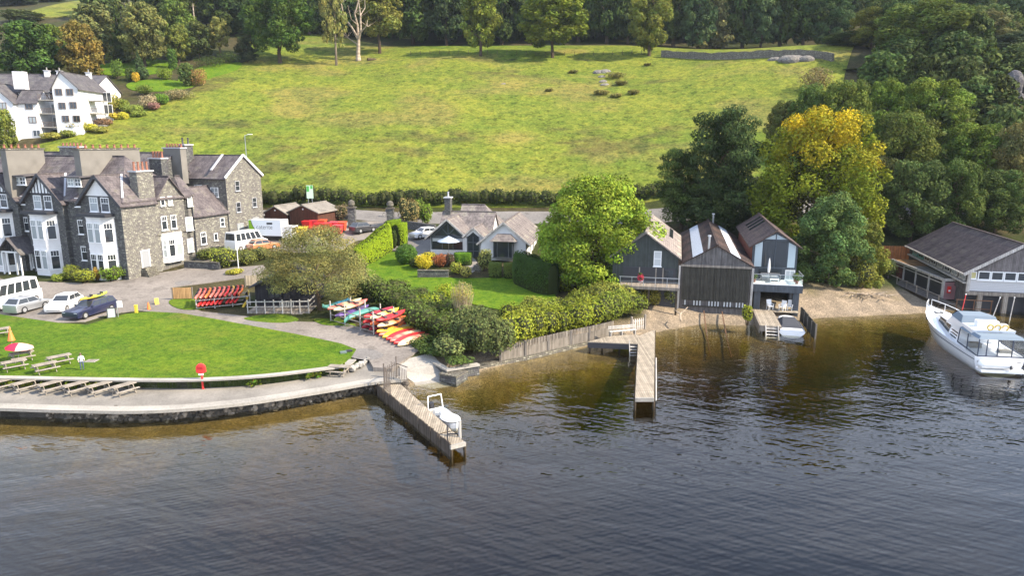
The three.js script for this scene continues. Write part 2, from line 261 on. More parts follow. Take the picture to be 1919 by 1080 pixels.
// water: a rippled surface sheet that mirrors and lets light pass, over a body of peaty water that absorbs it
{
  const wr = rng(77), W = [];
  for (let i = 0; i < 16; i++) { const l = 0.85 * Math.pow(1.16, i) * (0.85 + 0.3 * wr()), a = (wr() - 0.5) * 1.0 + (i % 3 ? 0.12 : -0.35), k = 2 * Math.PI / l; W.push([Math.sin(a) * k, Math.cos(a) * k, wr() * 6.28, 0.003 * Math.pow(l, 0.95), 3 + wr() * 40]); }
  const wave = (x, z) => { const calm = 0.3 + 0.7 * sstep(1, 14, (-shoreD(x) - -z) * -1 < 0 ? (shoreD(x) + z) : 0); let h = 0; const w1 = fbm(x * 0.05 + 9, z * 0.07, 3, 2) * 9, w2 = fbm(x * 0.07, z * 0.05 + 4, 4, 2) * 7; for (const [kx, kz, p, a, q] of W) h += a * Math.sin(kx * (x + w1) + kz * (z + w2) + p) * (0.5 + vnoise(x / 9 + q, z / 7 - q, 6)); return h * calm; };
  T.waterB = dtex(512, (u, v) => { let h = 0; const r = rng(5); for (let i = 0; i < 26; i++) { const a = (r() - 0.5) * 1.5, f = 5 + Math.floor(r() * 22), kx = Math.round(Math.sin(a) * f), ky = Math.round(Math.cos(a) * f); h += Math.sin(2 * Math.PI * (kx * u + ky * v) + r() * 6.28 + 2.2 * fbm(u * 4, v * 4, i, 2, 4)) / Math.pow(f, 0.9); } return 0.5 + h * 0.3 + (fbm(u * 40, v * 60, 13, 3, 20) - 0.5) * 0.12; }, false, 7.3);
  const water = mat('lake water', [0.86, 0.85, 0.76], 0.04, { transmission: 1, ior: 1.38, bumpMap: T.waterB, bumpScale: 0.024, specularIntensity: 1 });
  const xs = span([[-420], [-90, 30], [-46, 2], [62, 0.3], [90, 2], [420, 30]]), zs = span([[160], [0, 20], [-17, 3], [-24, 0.5], [-73, 0.3], [-80, 3]]);
  const o = struct(gridMesh(xs, zs, (x, z) => wave(x, z), null, 'lake', water, (x, z) => -z - shoreD(x) > 6)); o.castShadow = false;
  const body = mat('peaty water', [1, 1, 1], 0, { transmission: 1, thickness: 1, attenuationColor: new THREE.Color().setRGB(0.5, 0.45, 0.2), attenuationDistance: 2.3, transparent: true, opacity: 0, ior: 1 });
  const b = struct(new MB().box(0, -8.1, 40, 838, 16, 239).build('lake_depth', body)); b.castShadow = false;
}
// a sheet laid on the land inside a pixel-surveyed outline, with a skirt so that its edge has thickness
function drape(pts, name, m, off, L = 2.2, cf, skirt = 0.5, hf = land) {
  const c = pts.map((q) => new THREE.Vector2(q[0], q[2])); if (THREE.ShapeUtils.isClockWise(c)) c.reverse();
  const P = [], C = [], N = [], U = [], y = (q) => hf(q.x, q.y) + off;
  const put = (q, h) => { P.push(q.x, h, q.y); U.push(q.x, -q.y); if (cf) C.push(...cf(q.x, q.y)); };
  const split = (a, b, d) => {
    const l = [a.distanceTo(b), b.distanceTo(d), d.distanceTo(a)], k = l.indexOf(Math.max(...l));
    if (l[k] > L) { const [p, q, r] = k === 0 ? [a, b, d] : k === 1 ? [b, d, a] : [d, a, b], m2 = p.clone().add(q).multiplyScalar(0.5); split(p, m2, r); split(m2, q, r); return; }
    for (const q of [a, d, b]) put(q, y(q));
  };
  for (const f of THREE.ShapeUtils.triangulateShape(c, [])) split(c[f[0]], c[f[1]], c[f[2]]);
  const nTop = P.length / 3;
  if (skirt) for (let i = 0; i < c.length; i++) { const a = c[i], b = c[(i + 1) % c.length], n = Math.max(1, Math.ceil(a.distanceTo(b) / L)); for (let k = 0; k < n; k++) { const p = a.clone().lerp(b, k / n), q = a.clone().lerp(b, (k + 1) / n); put(p, y(p)); put(q, y(q)); put(q, y(q) - skirt); put(p, y(p)); put(q, y(q) - skirt); put(p, y(p) - skirt); } }
  const g = new THREE.BufferGeometry(); g.setAttribute('position', new THREE.BufferAttribute(new Float32Array(P), 3)); g.setAttribute('uv', new THREE.BufferAttribute(new Float32Array(U), 2)); if (cf) g.setAttribute('color', new THREE.BufferAttribute(new Float32Array(C), 3));
  g.computeVertexNormals(); const n = g.attributes.normal.array;
  for (let i = 0; i < nTop; i++) { const x = P[i * 3], z = P[i * 3 + 2], e = 0.6, a = -(hf(x + e, z) - hf(x - e, z)) / (2 * e), b = -(hf(x, z + e) - hf(x, z - e)) / (2 * e), l = Math.hypot(a, 1, b); n.set([a / l, 1 / l, b / l], i * 3); }
  return struct(mesh(g, name, m, scene));
}
const px = (s) => s.split(/\s+/).map((q) => gp(...q.split(',').map(Number)));
// smooth closed outline through points
const smooth = (pts, n = 4) => { const c = new THREE.CatmullRomCurve3(pts.map((q) => V(...q)), true, 'centripetal'); return c.getPoints(pts.length * n).slice(0, -1).map((q) => [q.x, q.y, q.z]); };
const smoothO = (pts, n = 4) => { const c = new THREE.CatmullRomCurve3(pts.map((q) => V(...q)), false, 'centripetal'); return c.getPoints((pts.length - 1) * n).map((q) => [q.x, q.y, q.z]); };

// the pasture on the hill
const meadowM = mat('pasture grass', [1, 1, 1], 0.97, { vertexColors: true, map: T.meadow });
const meadowCol = (x, z) => {
  const a = fbm(x * 0.022, z * 0.03, 101, 4), b = fbm(x * 0.06 + 5, z * 0.09, 103, 4), c = fbm(x * 0.3, z * 0.4, 105, 3), L = (p, q, t) => p.map((s, i) => mix(s, q[i], t));
  let k = L([0.208, 0.24, 0.042], [0.15, 0.212, 0.034], sstep(0.3, 0.78, a));
  k = L(k, [0.255, 0.21, 0.08], sstep(0.52, 0.72, b) * 0.6);
  return L(k, [0.125, 0.12, 0.045], sstep(0.6, 0.74, fbm(x * 0.05 + 3, z * 0.11, 107, 4)) * sstep(0.4, 0.6, c) * 0.8);
};
drape([...px('60,275 140,258 200,232 250,214 300,197 350,178 385,152 430,128 480,110 470,90 440,66 480,52 560,58'), [-40, 0, -236], [0, 0, -236], [40, 0, -233], [70, 0, -224], [94, 0, -214], [92, 0, -195], [76, 0, -165], [64, 0, -140], [52, 0, -119.5], [20, 0, -113.5], [-20, 0, -114.5], [-45, 0, -115], [-64, 0, -120]], 'meadow', meadowM, 0.12, 3.2, meadowCol, 0.6);
drape(px('60,22 95,12 150,2 205,-4 220,8 170,24 110,34 70,34'), 'far_field', meadowM, 0.3, 6, meadowCol, 1);
drape(smooth(px('168,128 215,118 280,112 330,118 322,133 262,142 190,140')), 'garden_lawn', M.gardenLawn, 0.16, 3);
drape(smooth(px('240,158 285,150 345,155 352,166 300,172 250,170')), 'garden_lawn', M.gardenLawn, 0.16, 3);
drape(smooth(px('335,150 395,122 450,118 445,132 395,148 352,166')), 'garden_lawn', M.gardenLawn, 0.18, 3);
// main road behind the houses, yard, car park road and shore path
const roadPts = [[-120, 0, -116], [-70, 0, -114], [-42, 0, -113.6], [-20, 0, -112.2], [0, 0, -112.2], [20, 0, -111], [40, 0, -110], [70, 0, -112]];
drape([...roadPts, ...[...roadPts].reverse().map(([x, , z]) => [x, 0, z + 6.4])], 'main_road', M.road, 0.06, 2);
drape([...px('365,492 372,470 425,448 440,430 488,418 520,438 600,424'), [-22, 0, -105.8], [-13.5, 0, -105.8], ...px('724,432 705,446 668,452 640,470 560,474 500,470 470,490')], 'yard', M.tarmac, 0.03, 2);
drape([...px('-60,500 -60,586 110,606 160,604 205,590 258,583 330,590 420,606 520,622 600,640 668,655 690,672 700,690 735,692 752,680 770,668 790,655 770,645 700,622 640,606 560,604 480,596 430,590 380,585 330,566 320,540 400,530 480,518 500,505 495,498 440,502 400,508 360,500 330,508 300,512 240,526 220,527 180,532 100,530 60,528 20,528')], 'shore_road', M.tarmac, 0.06, 2);
// lower lawn, kept up by a low stone wall
const lawnFront = smoothO([[-70, 0, -47], [-48, 0, -47.1], [-36.6, 0, -47], [-29, 0, -46.6], [-22.6, 0, -46.5], [-17.8, 0, -47.3], [-14.4, 0, -48.9], [-12.9, 0, -50.2], [-12.7, 0, -51.8]], 5);
drape([...lawnFront, ...px('668,657 640,646 560,629 480,614 400,599 340,589 285,586 240,590 205,598 165,611 110,607 0,591 -90,584')], 'lawn', mat('lower lawn grass', [1, 1, 1], 0.95, { map: T.grass, vertexColors: true }), 0.1, 1.1, (x, z) => { const a = fbm(x * 0.12, z * 0.16, 301, 4), b = fbm(x * 0.7, z * 0.9, 303, 3), w = sstep(0.5, 0.75, fbm(x * 0.35, z * 0.5, 305, 3)) * (0.25 + 0.75 * sstep(-60, -63, z + (b - 0.5) * 2)) + sstep(0.62, 0.72, b) * 0.2, g = 0.86 + 0.3 * a; return [mix(0.118, 0.2, w * 0.5) * g * (0.9 + 0.3 * a), mix(0.212, 0.19, w * 0.5) * g, mix(0.02, 0.06, w * 0.5) * g]; }, 1.2);
for (const [q, m] of [['165,754 172,748 190,749 184,755', M.road], ['455,607 470,600 500,606 520,616 500,618 470,611', M.road], ['640,660 690,655 720,668 700,676 660,672', M.road], ['330,530 352,527 360,533 338,537', M.road]]) drape(smooth(px(q)), 'tarmac_patch', m, q[1] === '6' && q[2] === '5' ? 0.03 : 0.075, 2, null, 0, q[1] === '6' && q[2] === '5' ? () => 0.9 : land);
drape(smooth(px('688,512 690,494 705,482 735,473 757,480 772,497 800,512 850,522 905,522 960,522 1000,534 1040,552 1030,574 985,588 900,574 840,560 780,553 720,538'), 3), 'garden_lawn', M.gardenLawn, 0.06, 2);
drape(px('770,470 778,440 806,436 830,450 860,470 890,486 900,500 885,512 862,488 800,492'), 'terrace_paving', M.conc, 0.04, 2);
scene.fog = new THREE.FogExp2(new THREE.Color().setRGB(0.78, 0.88, 1.0), 0.0001);
// ---------- shore: promenade, quay, low lawn wall, slipway ----------
// wall with a rough face along a path: offset side t to the left of the path, from y0 to y1
function wallPath(mb, pts, t, y0, y1, seed = 0, rough = 0) {
  const r = rng(seed + 3), n = pts.length, nor = pts.map((p, i) => { const a = pts[Math.max(0, i - 1)], b = pts[Math.min(n - 1, i + 1)], l = Math.hypot(b[0] - a[0], b[2] - a[2]) || 1; return [(b[2] - a[2]) / l, -(b[0] - a[0]) / l]; });
  const Y0 = (p) => typeof y0 === 'function' ? y0(p[0], p[2]) : y0, Y1 = (p) => typeof y1 === 'function' ? y1(p[0], p[2]) : y1;
  const a = pts.map((p) => [p[0], 0, p[2]]), b = pts.map((p, i) => [p[0] + nor[i][0] * t, 0, p[2] + nor[i][1] * t]);
  const at = (p, y) => [p[0], y, p[2]];
  for (let i = 0; i < n - 1; i++) {
    const p = a[i], q = a[i + 1], s = b[i], u = b[i + 1], p0 = Y0(pts[i]), q0 = Y0(pts[i + 1]), p1 = Y1(pts[i]), q1 = Y1(pts[i + 1]);
    mb.quad(at(p, p0), at(q, q0), at(q, q1), at(p, p1)); mb.quad(at(u, q0), at(s, p0), at(s, p1), at(u, q1)); mb.quad(at(p, p1), at(q, q1), at(u, q1), at(s, p1));
  }
  for (const i of [0, n - 1]) { const p = a[i], s = b[i], y = Y0(pts[i]), h = Y1(pts[i]); const f = [at(p, y), at(s, y), at(s, h), at(p, h)]; mb.poly(i ? f.reverse() : f); }
  return mb;
}
const quay = smoothO([[-120, .9, -44.4], [-60, .9, -44.2], [-34.05, .9, -43.4], [-28.8, .9, -43], [-23.2, .9, -42.95], [-18.4, .9, -44.1], [-13.6, .9, -46.4], [-10.6, .9, -48.1], [-9.5, .9, -48.5], [-7.9, .9, -48.9]], 5);
{
  const inner = [[-7.9, .9, -49.6], [-8.6, .9, -52.4], [-10, .9, -54.6], [-12.2, .9, -54.4], [-12.9, .9, -52], [-12.9, .9, -50], [-14.4, .9, -48.7], [-18, .9, -47], [-22.6, .9, -46.3], [-36.6, .9, -46.8], [-60, .9, -46.8], [-120, .9, -46.8]];
  drape([...quay, ...inner], 'promenade', M.conc, 0.9, 2.5, null, 1.6, () => 0);
  const q = thing('quay_wall', 'dark stone quay wall with pale concrete coping along the lake edge of the promenade', 'wall');
  const face = new MB(), r = rng(12);
  wallPath(face, quay, 0.35, -1.2, 0.84).build('wall', M.quay, q);
  wallPath(new MB(), quay.map(([x, , z], i) => [x + 0.06, 0.9, z + 0.1]), -0.85, 0.8, 1.0).build('coping', M.kerb, q);
  wallPath(new MB(), [[-7.75, 0, -48.8], [-8.1, 0, -51], [-9.4, 0, -53.6]], 0.55, -0.6, (x, z) => 0.97 + (z < -51 ? 0.06 : 0)).build('coping', M.kerb, q);
  const st = new MB();
  for (let i = 0; i < 420; i++) { const t = r(), k = Math.floor((0.3 + 0.7 * t) * (quay.length - 2)), p = quay[k], s = quay[k + 1], f = r(), c = 0.06 + 0.18 * r() * r() * 1.6, x = mix(p[0], s[0], f), z = mix(p[2], s[2], f); st.color(c * 1.15, c, c * 0.8); st.geo(new THREE.DodecahedronGeometry(0.1 + 0.13 * r(), 0), new THREE.Matrix4().makeRotationFromEuler(new THREE.Euler(r() * 6, r() * 6, r() * 6)).scale(V(1.4, 0.8, 1)).setPosition(x, -0.15 + 0.9 * r(), z - 0.02 + 0.1 * r())); }
  for (let i = 0; i < 90; i++) { const c = 0.06 + 0.12 * r(); st.color(c * 1.15, c, c * 0.8); st.geo(new THREE.DodecahedronGeometry(0.14 + 0.14 * r(), 0), new THREE.Matrix4().makeRotationFromEuler(new THREE.Euler(r() * 6, r() * 6, r() * 6)).setPosition(mix(-9.2, -7.7, r()), -0.2 + 1.0 * r(), -48.3 - 0.25 * r() + 0.25)); }
  stuff(st.build('stone', mat('quay boulder', [1, 1, 1], 0.9, { vertexColors: true }), q));
  const w = thing('lawn_wall', 'low rubble stone wall with flat pale coping holding up the lower lawn', 'wall');
  const lf = lawnFront.map(([x, , z]) => [x, 0, z]);
  wallPath(new MB(), lf, 0.42, 0.3, (x, z) => land(x, z) + 0.05).build('wall', M.drywall, w);
  wallPath(new MB(), lf.map(([x, y, z]) => [x, y, z + 0.06]), -0.55, (x, z) => land(x, z) + 0.04, (x, z) => land(x, z) + 0.15).build('coping', M.kerb, w);
  const b = new MB(), r2 = rng(9); // stones fallen at the curled end of the wall
  for (let i = 0; i < 40; i++) { const c = 0.2 + 0.2 * r2(); b.color(c, c * 0.95, c * 0.85); const t = r2(); b.geo(new THREE.DodecahedronGeometry(0.1 + 0.12 * r2(), 0), new THREE.Matrix4().makeRotationFromEuler(new THREE.Euler(r2() * 6, r2() * 6, 0)).setPosition(mix(-12.3, -11.5, t) + r2() * 0.2, 1.0 + 0.15 * r2(), mix(-49.4, -52.6, r2() * 0.3 + t * 0.7))); }
  stuff(b.build('stone', mats['quay boulder'], w));
  const wp = mat('wall weeds', [1, 1, 1], 0.9, { vertexColors: true, transmission: 0.3 }), g = new MB();
  for (let i = 0; i < 700; i++) { const k = Math.floor(10 + r2() * (lf.length - 14)), p = lf[k], s = lf[k + 1], f = r2(), cl = fbm(k * 0.7, 1, 4, 2); if (cl < 0.45) continue; const x = mix(p[0], s[0], f), z = mix(p[2], s[2], f) + 0.5 + r2() * 0.25, y = 0.95 + r2() * 0.35, d = 0.1 + 0.1 * r2(), a = r2() * 6; g.color(0.08 + 0.1 * r2(), 0.13 + 0.08 * r2(), 0.02); g.quad([x, y, z], [x + d * Math.cos(a), y + d * 0.3, z + d * Math.sin(a)], [x + d * 0.3, y + d * 1.4, z], [x - d * Math.cos(a), y + d * 0.4, z - d * Math.sin(a)]); }
  stuff(g.build('weed', wp, w));
}
{ // slipway: a concrete ramp that runs on under the water
  const e = atE(792, 747, -0.42), f = atE(877, 737, -0.42);
  const mb = new MB(), dn = (p) => [p[0], p[1] - 0.7, p[2]];
  const top = [[atE(722, 682, 1.0), atE(808, 662, 1.02)], [atE(745, 695, 0.75), atE(826, 681, 0.75)], [atE(776, 717, 0.08), atE(851, 707, 0.08)], [e, f]];
  for (let i = 0; i < 3; i++) { const [p, q] = top[i], [s, t] = top[i + 1]; mb.quad(p, s, t, q); mb.quad(p, dn(p), dn(s), s); mb.quad(q, t, dn(t), dn(q)); }
  mb.quad(e, dn(e), dn(f), f); struct(mb.build('slipway', M.kerb));
}
{ // stub wall and stone pier right of the slipway, with the garden retaining wall behind
  const q = thing('slipway_wall', 'low L-shaped stone wall with pale coping and a square pier right of the slipway', 'wall');
  const A = atE(815, 672, 0.95), B = atE(841, 690, 0.85), C = atE(893, 680, 0.85);
  const p1 = [[A[0], 0, A[2]], [B[0], 0, B[2]], [C[0], 0, C[2]]];
  wallPath(new MB(), p1, -0.45, -0.3, 0.76).build('wall', M.stoneD, q);
  wallPath(new MB(), p1.map(([x, y, z]) => [x + 0.03, y, z + 0.05]), -0.55, 0.74, 0.88).build('coping', M.kerb, q);
  const D = atE(858, 704, 0.3); new MB().box(D[0] - 0.3, 0.15, D[2] + 0.2, 1.5, 0.8, 1.6, -0.5).build('pier', M.stoneD, q); new MB().box(D[0] - 0.3, 0.6, D[2] + 0.2, 1.6, 0.12, 1.7, -0.5).build('cap', M.drywall, q);
}
// ---------- vegetation ----------
// leaves are small folded faces spread through clumps; each leaf has its own tint
function leafCloud(blobs, n, size, seed, o = {}) {
  const r = rng(seed), P = new Float32Array(n * 18), C = new Float32Array(n * 18), N = new Float32Array(n * 18); let w = 0, k = 0;
  blobs.forEach((b) => { b.a = b.a ?? b.r[0] * b.r[2] + b.r[1] * b.r[0]; w += b.a; });
  let acc = 0, bi = 0; const inner = o.inner ?? 0.55, droop = o.droop ?? 0, flat = o.flat ?? 0;
  const E = new THREE.Vector3(), U = new THREE.Vector3(), S = new THREE.Vector3(), Q = new THREE.Vector3();
  for (let i = 0; i < n; i++) {
    while (acc + blobs[bi].a < (i / n) * w && bi < blobs.length - 1) { acc += blobs[bi].a; bi++; }
    const b = blobs[bi], th = r() * 6.2832, cy = r() * 2 - 1, sy = Math.sqrt(1 - cy * cy), rad = Math.pow(r(), o.shell ?? 0.33) * (1 - inner) + inner;
    E.set(Math.cos(th) * sy, cy, Math.sin(th) * sy);
    const x = b.c[0] + E.x * b.r[0] * rad, y = b.c[1] + E.y * b.r[1] * rad, z = b.c[2] + E.z * b.r[2] * rad;
    const s = size * (0.6 + 0.8 * r());
    Q.set(E.x / b.r[0] + (r() - 0.5) * 1.5 / b.r[0], E.y / b.r[1] + (r() - 0.3) * 1.6 / b.r[1] + flat / b.r[1], E.z / b.r[2] + (r() - 0.5) * 1.5 / b.r[2]).normalize();
    U.set(r() - 0.5, r() - 0.5 - droop, r() - 0.5).cross(Q); if (U.lengthSq() < 1e-4) U.set(1, 0, 0); U.normalize(); S.crossVectors(Q, U);
    if (droop) { S.y -= droop * 0.5; }
    const lx = s, wx = s * (o.slim ?? 0.62), f = 0.25 * s;
    const a = [x - U.x * lx, y - U.y * lx, z - U.z * lx], c = [x + U.x * lx, y + U.y * lx, z + U.z * lx];
    const d = [x + S.x * wx - Q.x * f, y + S.y * wx - Q.y * f, z + S.z * wx - Q.z * f], e = [x - S.x * wx - Q.x * f, y - S.y * wx - Q.y * f, z - S.z * wx - Q.z * f];
    const t = b.t ?? 1, v = t * (0.72 + 0.56 * r()), hu = (r() - 0.5) * (o.hue ?? 0.25) + (b.h ?? 0);
    const base = b.col ?? o.col ?? [1, 1, 1], col = [base[0] * v * (1 + hu), base[1] * v, base[2] * v * (1 - hu * 0.5)];
    for (const q of [a, d, c, a, c, e]) { P.set(q, k); C.set(col, k); k += 3; }
  }
  const g = new THREE.BufferGeometry(); g.setAttribute('position', new THREE.BufferAttribute(P, 3)); g.setAttribute('color', new THREE.BufferAttribute(C, 3)); g.computeVertexNormals(); return g;
}
// a unit crown (width 1, height 1, base at y = 0) of several shapes
function crownBlobs(kind, seed) {
  const r = rng(seed), B = [];
  const add = (x, y, z, a, b = a, c = a, t = 1, h = 0) => B.push({ c: [x, y, z], r: [a, b, c], t, h });
  if (kind === 'round' || kind === 'broad' || kind === 'tall' || kind === 'loose') {
    const n = kind === 'loose' ? 44 : kind === 'tall' ? 46 : 56;
    for (let i = 0; i < n; i++) {
      const u = (i + 0.5) / n, y = 0.1 + 0.84 * u, prof = kind === 'tall' ? Math.pow(Math.sin(Math.PI * clamp(0.12 + 0.8 * u)), 0.8) : kind === 'broad' ? Math.pow(Math.sin(Math.PI * clamp(0.2 + 0.74 * u)), 0.55) : Math.pow(Math.sin(Math.PI * clamp(0.14 + 0.8 * u)), 0.7);
      const a = i * 2.39996 + r() * 0.9, rad = prof * (0.28 + 0.15 * r()) * (r() < 0.2 ? 0.4 : 1), s = (kind === 'loose' ? 0.08 : 0.1) * (0.6 + 0.85 * r());
      add(Math.cos(a) * rad, y - (kind === 'loose' ? 0.05 * r() : 0), Math.sin(a) * rad, s * 1.15, s * 0.85, s * 1.15, 0.66 + 0.68 * r(), (r() - 0.5) * 0.2);
    }
    for (let i = 0; i < 12; i++) { const a = r() * 6.28, u = 0.15 + 0.8 * r(), q = 0.36 + 0.12 * r(), s = 0.045 + 0.03 * r(); add(Math.cos(a) * q * Math.sin(Math.PI * clamp(0.15 + 0.75 * u)), u + 0.04, Math.sin(a) * q * Math.sin(Math.PI * clamp(0.15 + 0.75 * u)), s, s * 0.9, s, 0.8 + 0.4 * r()); }
    add(0, 0.5, 0, 0.2, 0.3, 0.2, 0.5);
  } else if (kind === 'conifer') {
    for (let i = 0; i < 46; i++) { const u = Math.pow((i + 0.5) / 46, 0.85), a = i * 2.39996, w = (1 - u) * 0.42 + 0.03; add(Math.cos(a) * w * (0.6 + 0.4 * r()), u * 0.97, Math.sin(a) * w * (0.6 + 0.4 * r()), 0.13 * (1.15 - u), 0.045, 0.13 * (1.15 - u), 0.75 + 0.5 * r()); add(0, u * 0.95, 0, w * 0.6, 0.05, w * 0.6, 0.6); }
  } else if (kind === 'column') {
    for (let i = 0; i < 30; i++) { const u = (i + 0.5) / 30, a = i * 2.4, w = 0.26 * Math.pow(Math.sin(Math.PI * clamp(0.15 + 0.75 * u)), 0.6); add(Math.cos(a) * w, u * 0.94, Math.sin(a) * w, 0.2, 0.08, 0.2, 0.8 + 0.4 * r()); }
  } else if (kind === 'pine') {
    for (let i = 0; i < 34; i++) { const u = (i + 0.5) / 34, a = i * 2.39996 + r(), w = (0.32 + 0.12 * r()) * (0.45 + 0.55 * Math.sin(Math.PI * clamp(0.1 + 0.75 * u))) * (0.6 + 0.6 * vnoise(u * 5, 3, seed)); add(Math.cos(a) * w, 0.1 + 0.85 * u, Math.sin(a) * w, 0.15 * (0.8 + 0.5 * r()), 0.06, 0.15 * (0.8 + 0.5 * r()), 0.7 + 0.6 * r()); add(Math.cos(a) * w * 0.4, 0.1 + 0.8 * u, Math.sin(a) * w * 0.4, 0.12, 0.08, 0.12, 0.6); }
  }
  return B;
}
const crownCache = {};
function crown(kind, variant, n, leaf) { const k = kind + variant + '_' + n + '_' + leaf; return crownCache[k] ??= leafCloud(crownBlobs(kind, 100 + variant * 7), n, leaf, 200 + variant, kind === 'conifer' || kind === 'pine' ? { inner: 0.2, slim: 0.45 } : { inner: 0.58, shell: 0.6 }); }
const leafMats = {};
function leafMat(c) { const k = c.map((q) => q.toFixed(3)).join(); return leafMats[k] ??= mat('foliage ' + Object.keys(leafMats).length, c.map((q, i) => Math.min(0.8, q * [1.5, 1.48, 1.0][i])), 0.85, { vertexColors: true, transmission: 0.22, specularIntensity: 0.12 }); }
function trunkMB(h, r0, seed, limbs = 6, spread = 1, y0 = 0.35) {
  const r = rng(seed), mb = new MB(); let p = [0, -0.3, 0];
  for (let i = 0; i < 6; i++) { const u = (i + 1) / 6, q = [(r() - 0.5) * 0.25 * spread * u, h * u, (r() - 0.5) * 0.25 * spread * u]; mb.tube(p, q, r0 * (1 - 0.8 * i / 6) * (i ? 1 : 1.35), r0 * (1 - 0.8 * u), 8); p = q; }
  for (let i = 0; i < limbs; i++) { const u = y0 + (0.95 - y0) * i / limbs, a = i * 2.4 + r(), l = h * spread * 0.32 * (1.1 - u * 0.5), s = [0, h * u, 0], m = [Math.cos(a) * l * 0.5, h * u + l * 0.35, Math.sin(a) * l * 0.5], e = [Math.cos(a) * l, h * u + l * 0.55, Math.sin(a) * l]; const rr = r0 * 0.42 * (1.1 - u); mb.tube(s, m, rr, rr * 0.7, 5); mb.tube(m, e, rr * 0.7, rr * 0.25, 5); }
  return mb;
}
const trunkCache = {};
function tree(o) { // o: name, label, cat, group, at [x,y,z], w, h, kind, col, n, leaf (m), base: share of height that is bare trunk
  const t = thing(o.name ?? 'tree', o.label, o.cat ?? 'tree', o.at, (o.turn ?? (o.at[0] * 1.7 + o.at[2])) % 6.28, o.group), h = o.h, b = (o.base ?? 0.12) * h, kind = o.kind ?? 'round', v = o.v ?? 0;
  const tk = kind + v; trunkCache[tk] ??= trunkMB(1, 0.035, 40 + v, 6, 1, 0.3).geometry();
  const tr = mesh(trunkCache[tk], 'trunk', o.bark ?? M.bark, t); tr.scale.set(h * 0.72 * (o.tw ?? 1), h * 0.86, h * 0.72 * (o.tw ?? 1));
  const c = mesh(crown(kind, v, o.n ?? 5200, o.leaf ?? 0.03), 'crown', leafMat(o.col), t); c.scale.set(o.w, h - b, o.w * (o.dz ?? 1)); c.position.y = b;
  return t;
}
// a tree placed by what the photograph shows: crown centre column, top row, crown width in pixels and distance
function treeP(name, label, cxp, top, wpx, D, kind, col, o = {}) {
  const p = atD(cxp, top, D), g = ground(p[0], p[2]), s = pxm(D);
  return tree({ name, label, at: [p[0], g - 0.1, p[2]], w: wpx * s, h: p[1] - g, kind, col, ...o });
}
// shrub: one leafy mesh (with a dense twiggy heart) standing on the ground; blobs in metres about its base
function shrub(name, label, cat, at, blobs, col, n, leaf, seed, o = {}) {
  const t = thing(name, label, cat, at, o.turn ?? 0, o.group);
  const g = leafCloud(blobs.map(([x, y, z, a, b, c, tt, cc]) => ({ c: [x, y, z], r: [a, b ?? a, c ?? a], t: tt, col: cc })), n, leaf, seed, { inner: 0.6, shell: 0.6, ...o });
  mesh(g, 'foliage', leafMat(col), t);
  const st = new MB(); for (const [x, y, z, a, b] of blobs.slice(0, 8)) st.tube([x * 0.4, -0.2, z * 0.4], [x, y, z], 0.05, 0.02, 4); if (o.stem !== false) st.build('stem', M.bark, t);
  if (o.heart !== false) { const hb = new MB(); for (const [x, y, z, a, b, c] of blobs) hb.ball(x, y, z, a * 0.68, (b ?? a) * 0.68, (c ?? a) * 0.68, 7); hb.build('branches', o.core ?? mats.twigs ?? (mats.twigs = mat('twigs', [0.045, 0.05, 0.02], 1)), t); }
  return t;
}
// bush placed by pixels: centre column, base row, width and height in pixels
function bushP(name, label, cat, cx, by, wpx, hpx, col, o = {}) {
  const at = o.at ?? gp(cx, by), s = pxm(-at[2]), w = wpx * s / 2, h = hpx * s, r = rng(cx * 13 + by), B = [];
  const k = o.k ?? 7; for (let i = 0; i < k; i++) { const a = i * 2.4, d = i ? 0.5 * w * (0.6 + 0.5 * r()) : 0; const q = o.fat ?? 1; B.push([Math.cos(a) * d, h * (0.42 + (q > 1 ? 0.05 : 0.22 * r())), Math.sin(a) * d, w * 0.55 * q, h * 0.42 * (q > 1 ? 1.25 : 1), w * 0.55 * q, 0.8 + 0.4 * r()]); }
  return shrub(name, label, cat, at, B, col, o.n ?? 900, o.leaf ?? Math.max(0.07, s * 1.6), cx + by, o);
}
// ---------- trees ----------
const DK = [0.042, 0.062, 0.02], MD = [0.075, 0.108, 0.022], YG = [0.115, 0.14, 0.026], OL = [0.115, 0.118, 0.04], TE = [0.055, 0.085, 0.045], BL = [0.042, 0.062, 0.032], GY = [0.15, 0.145, 0.075];
// dark wood along the top of the pasture, each front tree on its own
{
  const g = 'trees along the front of the dark wood';
  const L = [[770, -70, 105, 240, DK, 'left end of the wood, beside the olive field tree'], [835, -50, 90, 238, BL, 'behind and left of the second field tree from the left'], [940, -80, 95, 240, DK, 'between the narrow olive field tree and the oak'], [1000, -60, 85, 244, BL, 'behind the spreading oak, on its left'], [1085, -90, 90, 244, MD, 'behind the spreading oak, on its right'], [1140, -60, 85, 240, DK, 'midway between the spreading oak and the right field tree'], [1180, -40, 75, 240, BL, 'just left of the right field tree'], [1270, -70, 80, 238, DK, 'just right of the right field tree, at the wall end'],
    [1312, -20, 72, 231, TE, 'behind the left end of the dry stone wall'], [1350, -60, 80, 233, GY, 'second behind the dry stone wall from its left end'], [1400, -70, 86, 233, DK, 'behind the middle of the dry stone wall'], [1432, -15, 70, 230, TE, 'behind the middle of the wall, slightly lighter and lower'], [1470, -60, 74, 231, DK, 'behind the right half of the dry stone wall'], [1515, -40, 90, 227, DK, 'behind the right end of the dry stone wall']];
  L.forEach(([x, top, w, D, c, s], i) => treeP('wood_tree', `${c === DK ? 'very dark' : c === BL ? 'blue-green' : c === TE ? 'grey-green' : c === GY ? 'thin greyish' : 'mid green'} tall wood tree ${s}`, x, top, w, D, i % 3 === 1 ? 'tall' : i % 5 === 4 ? 'conifer' : 'tall', c, { v: i % 4, base: 0.04, group: g }));
}
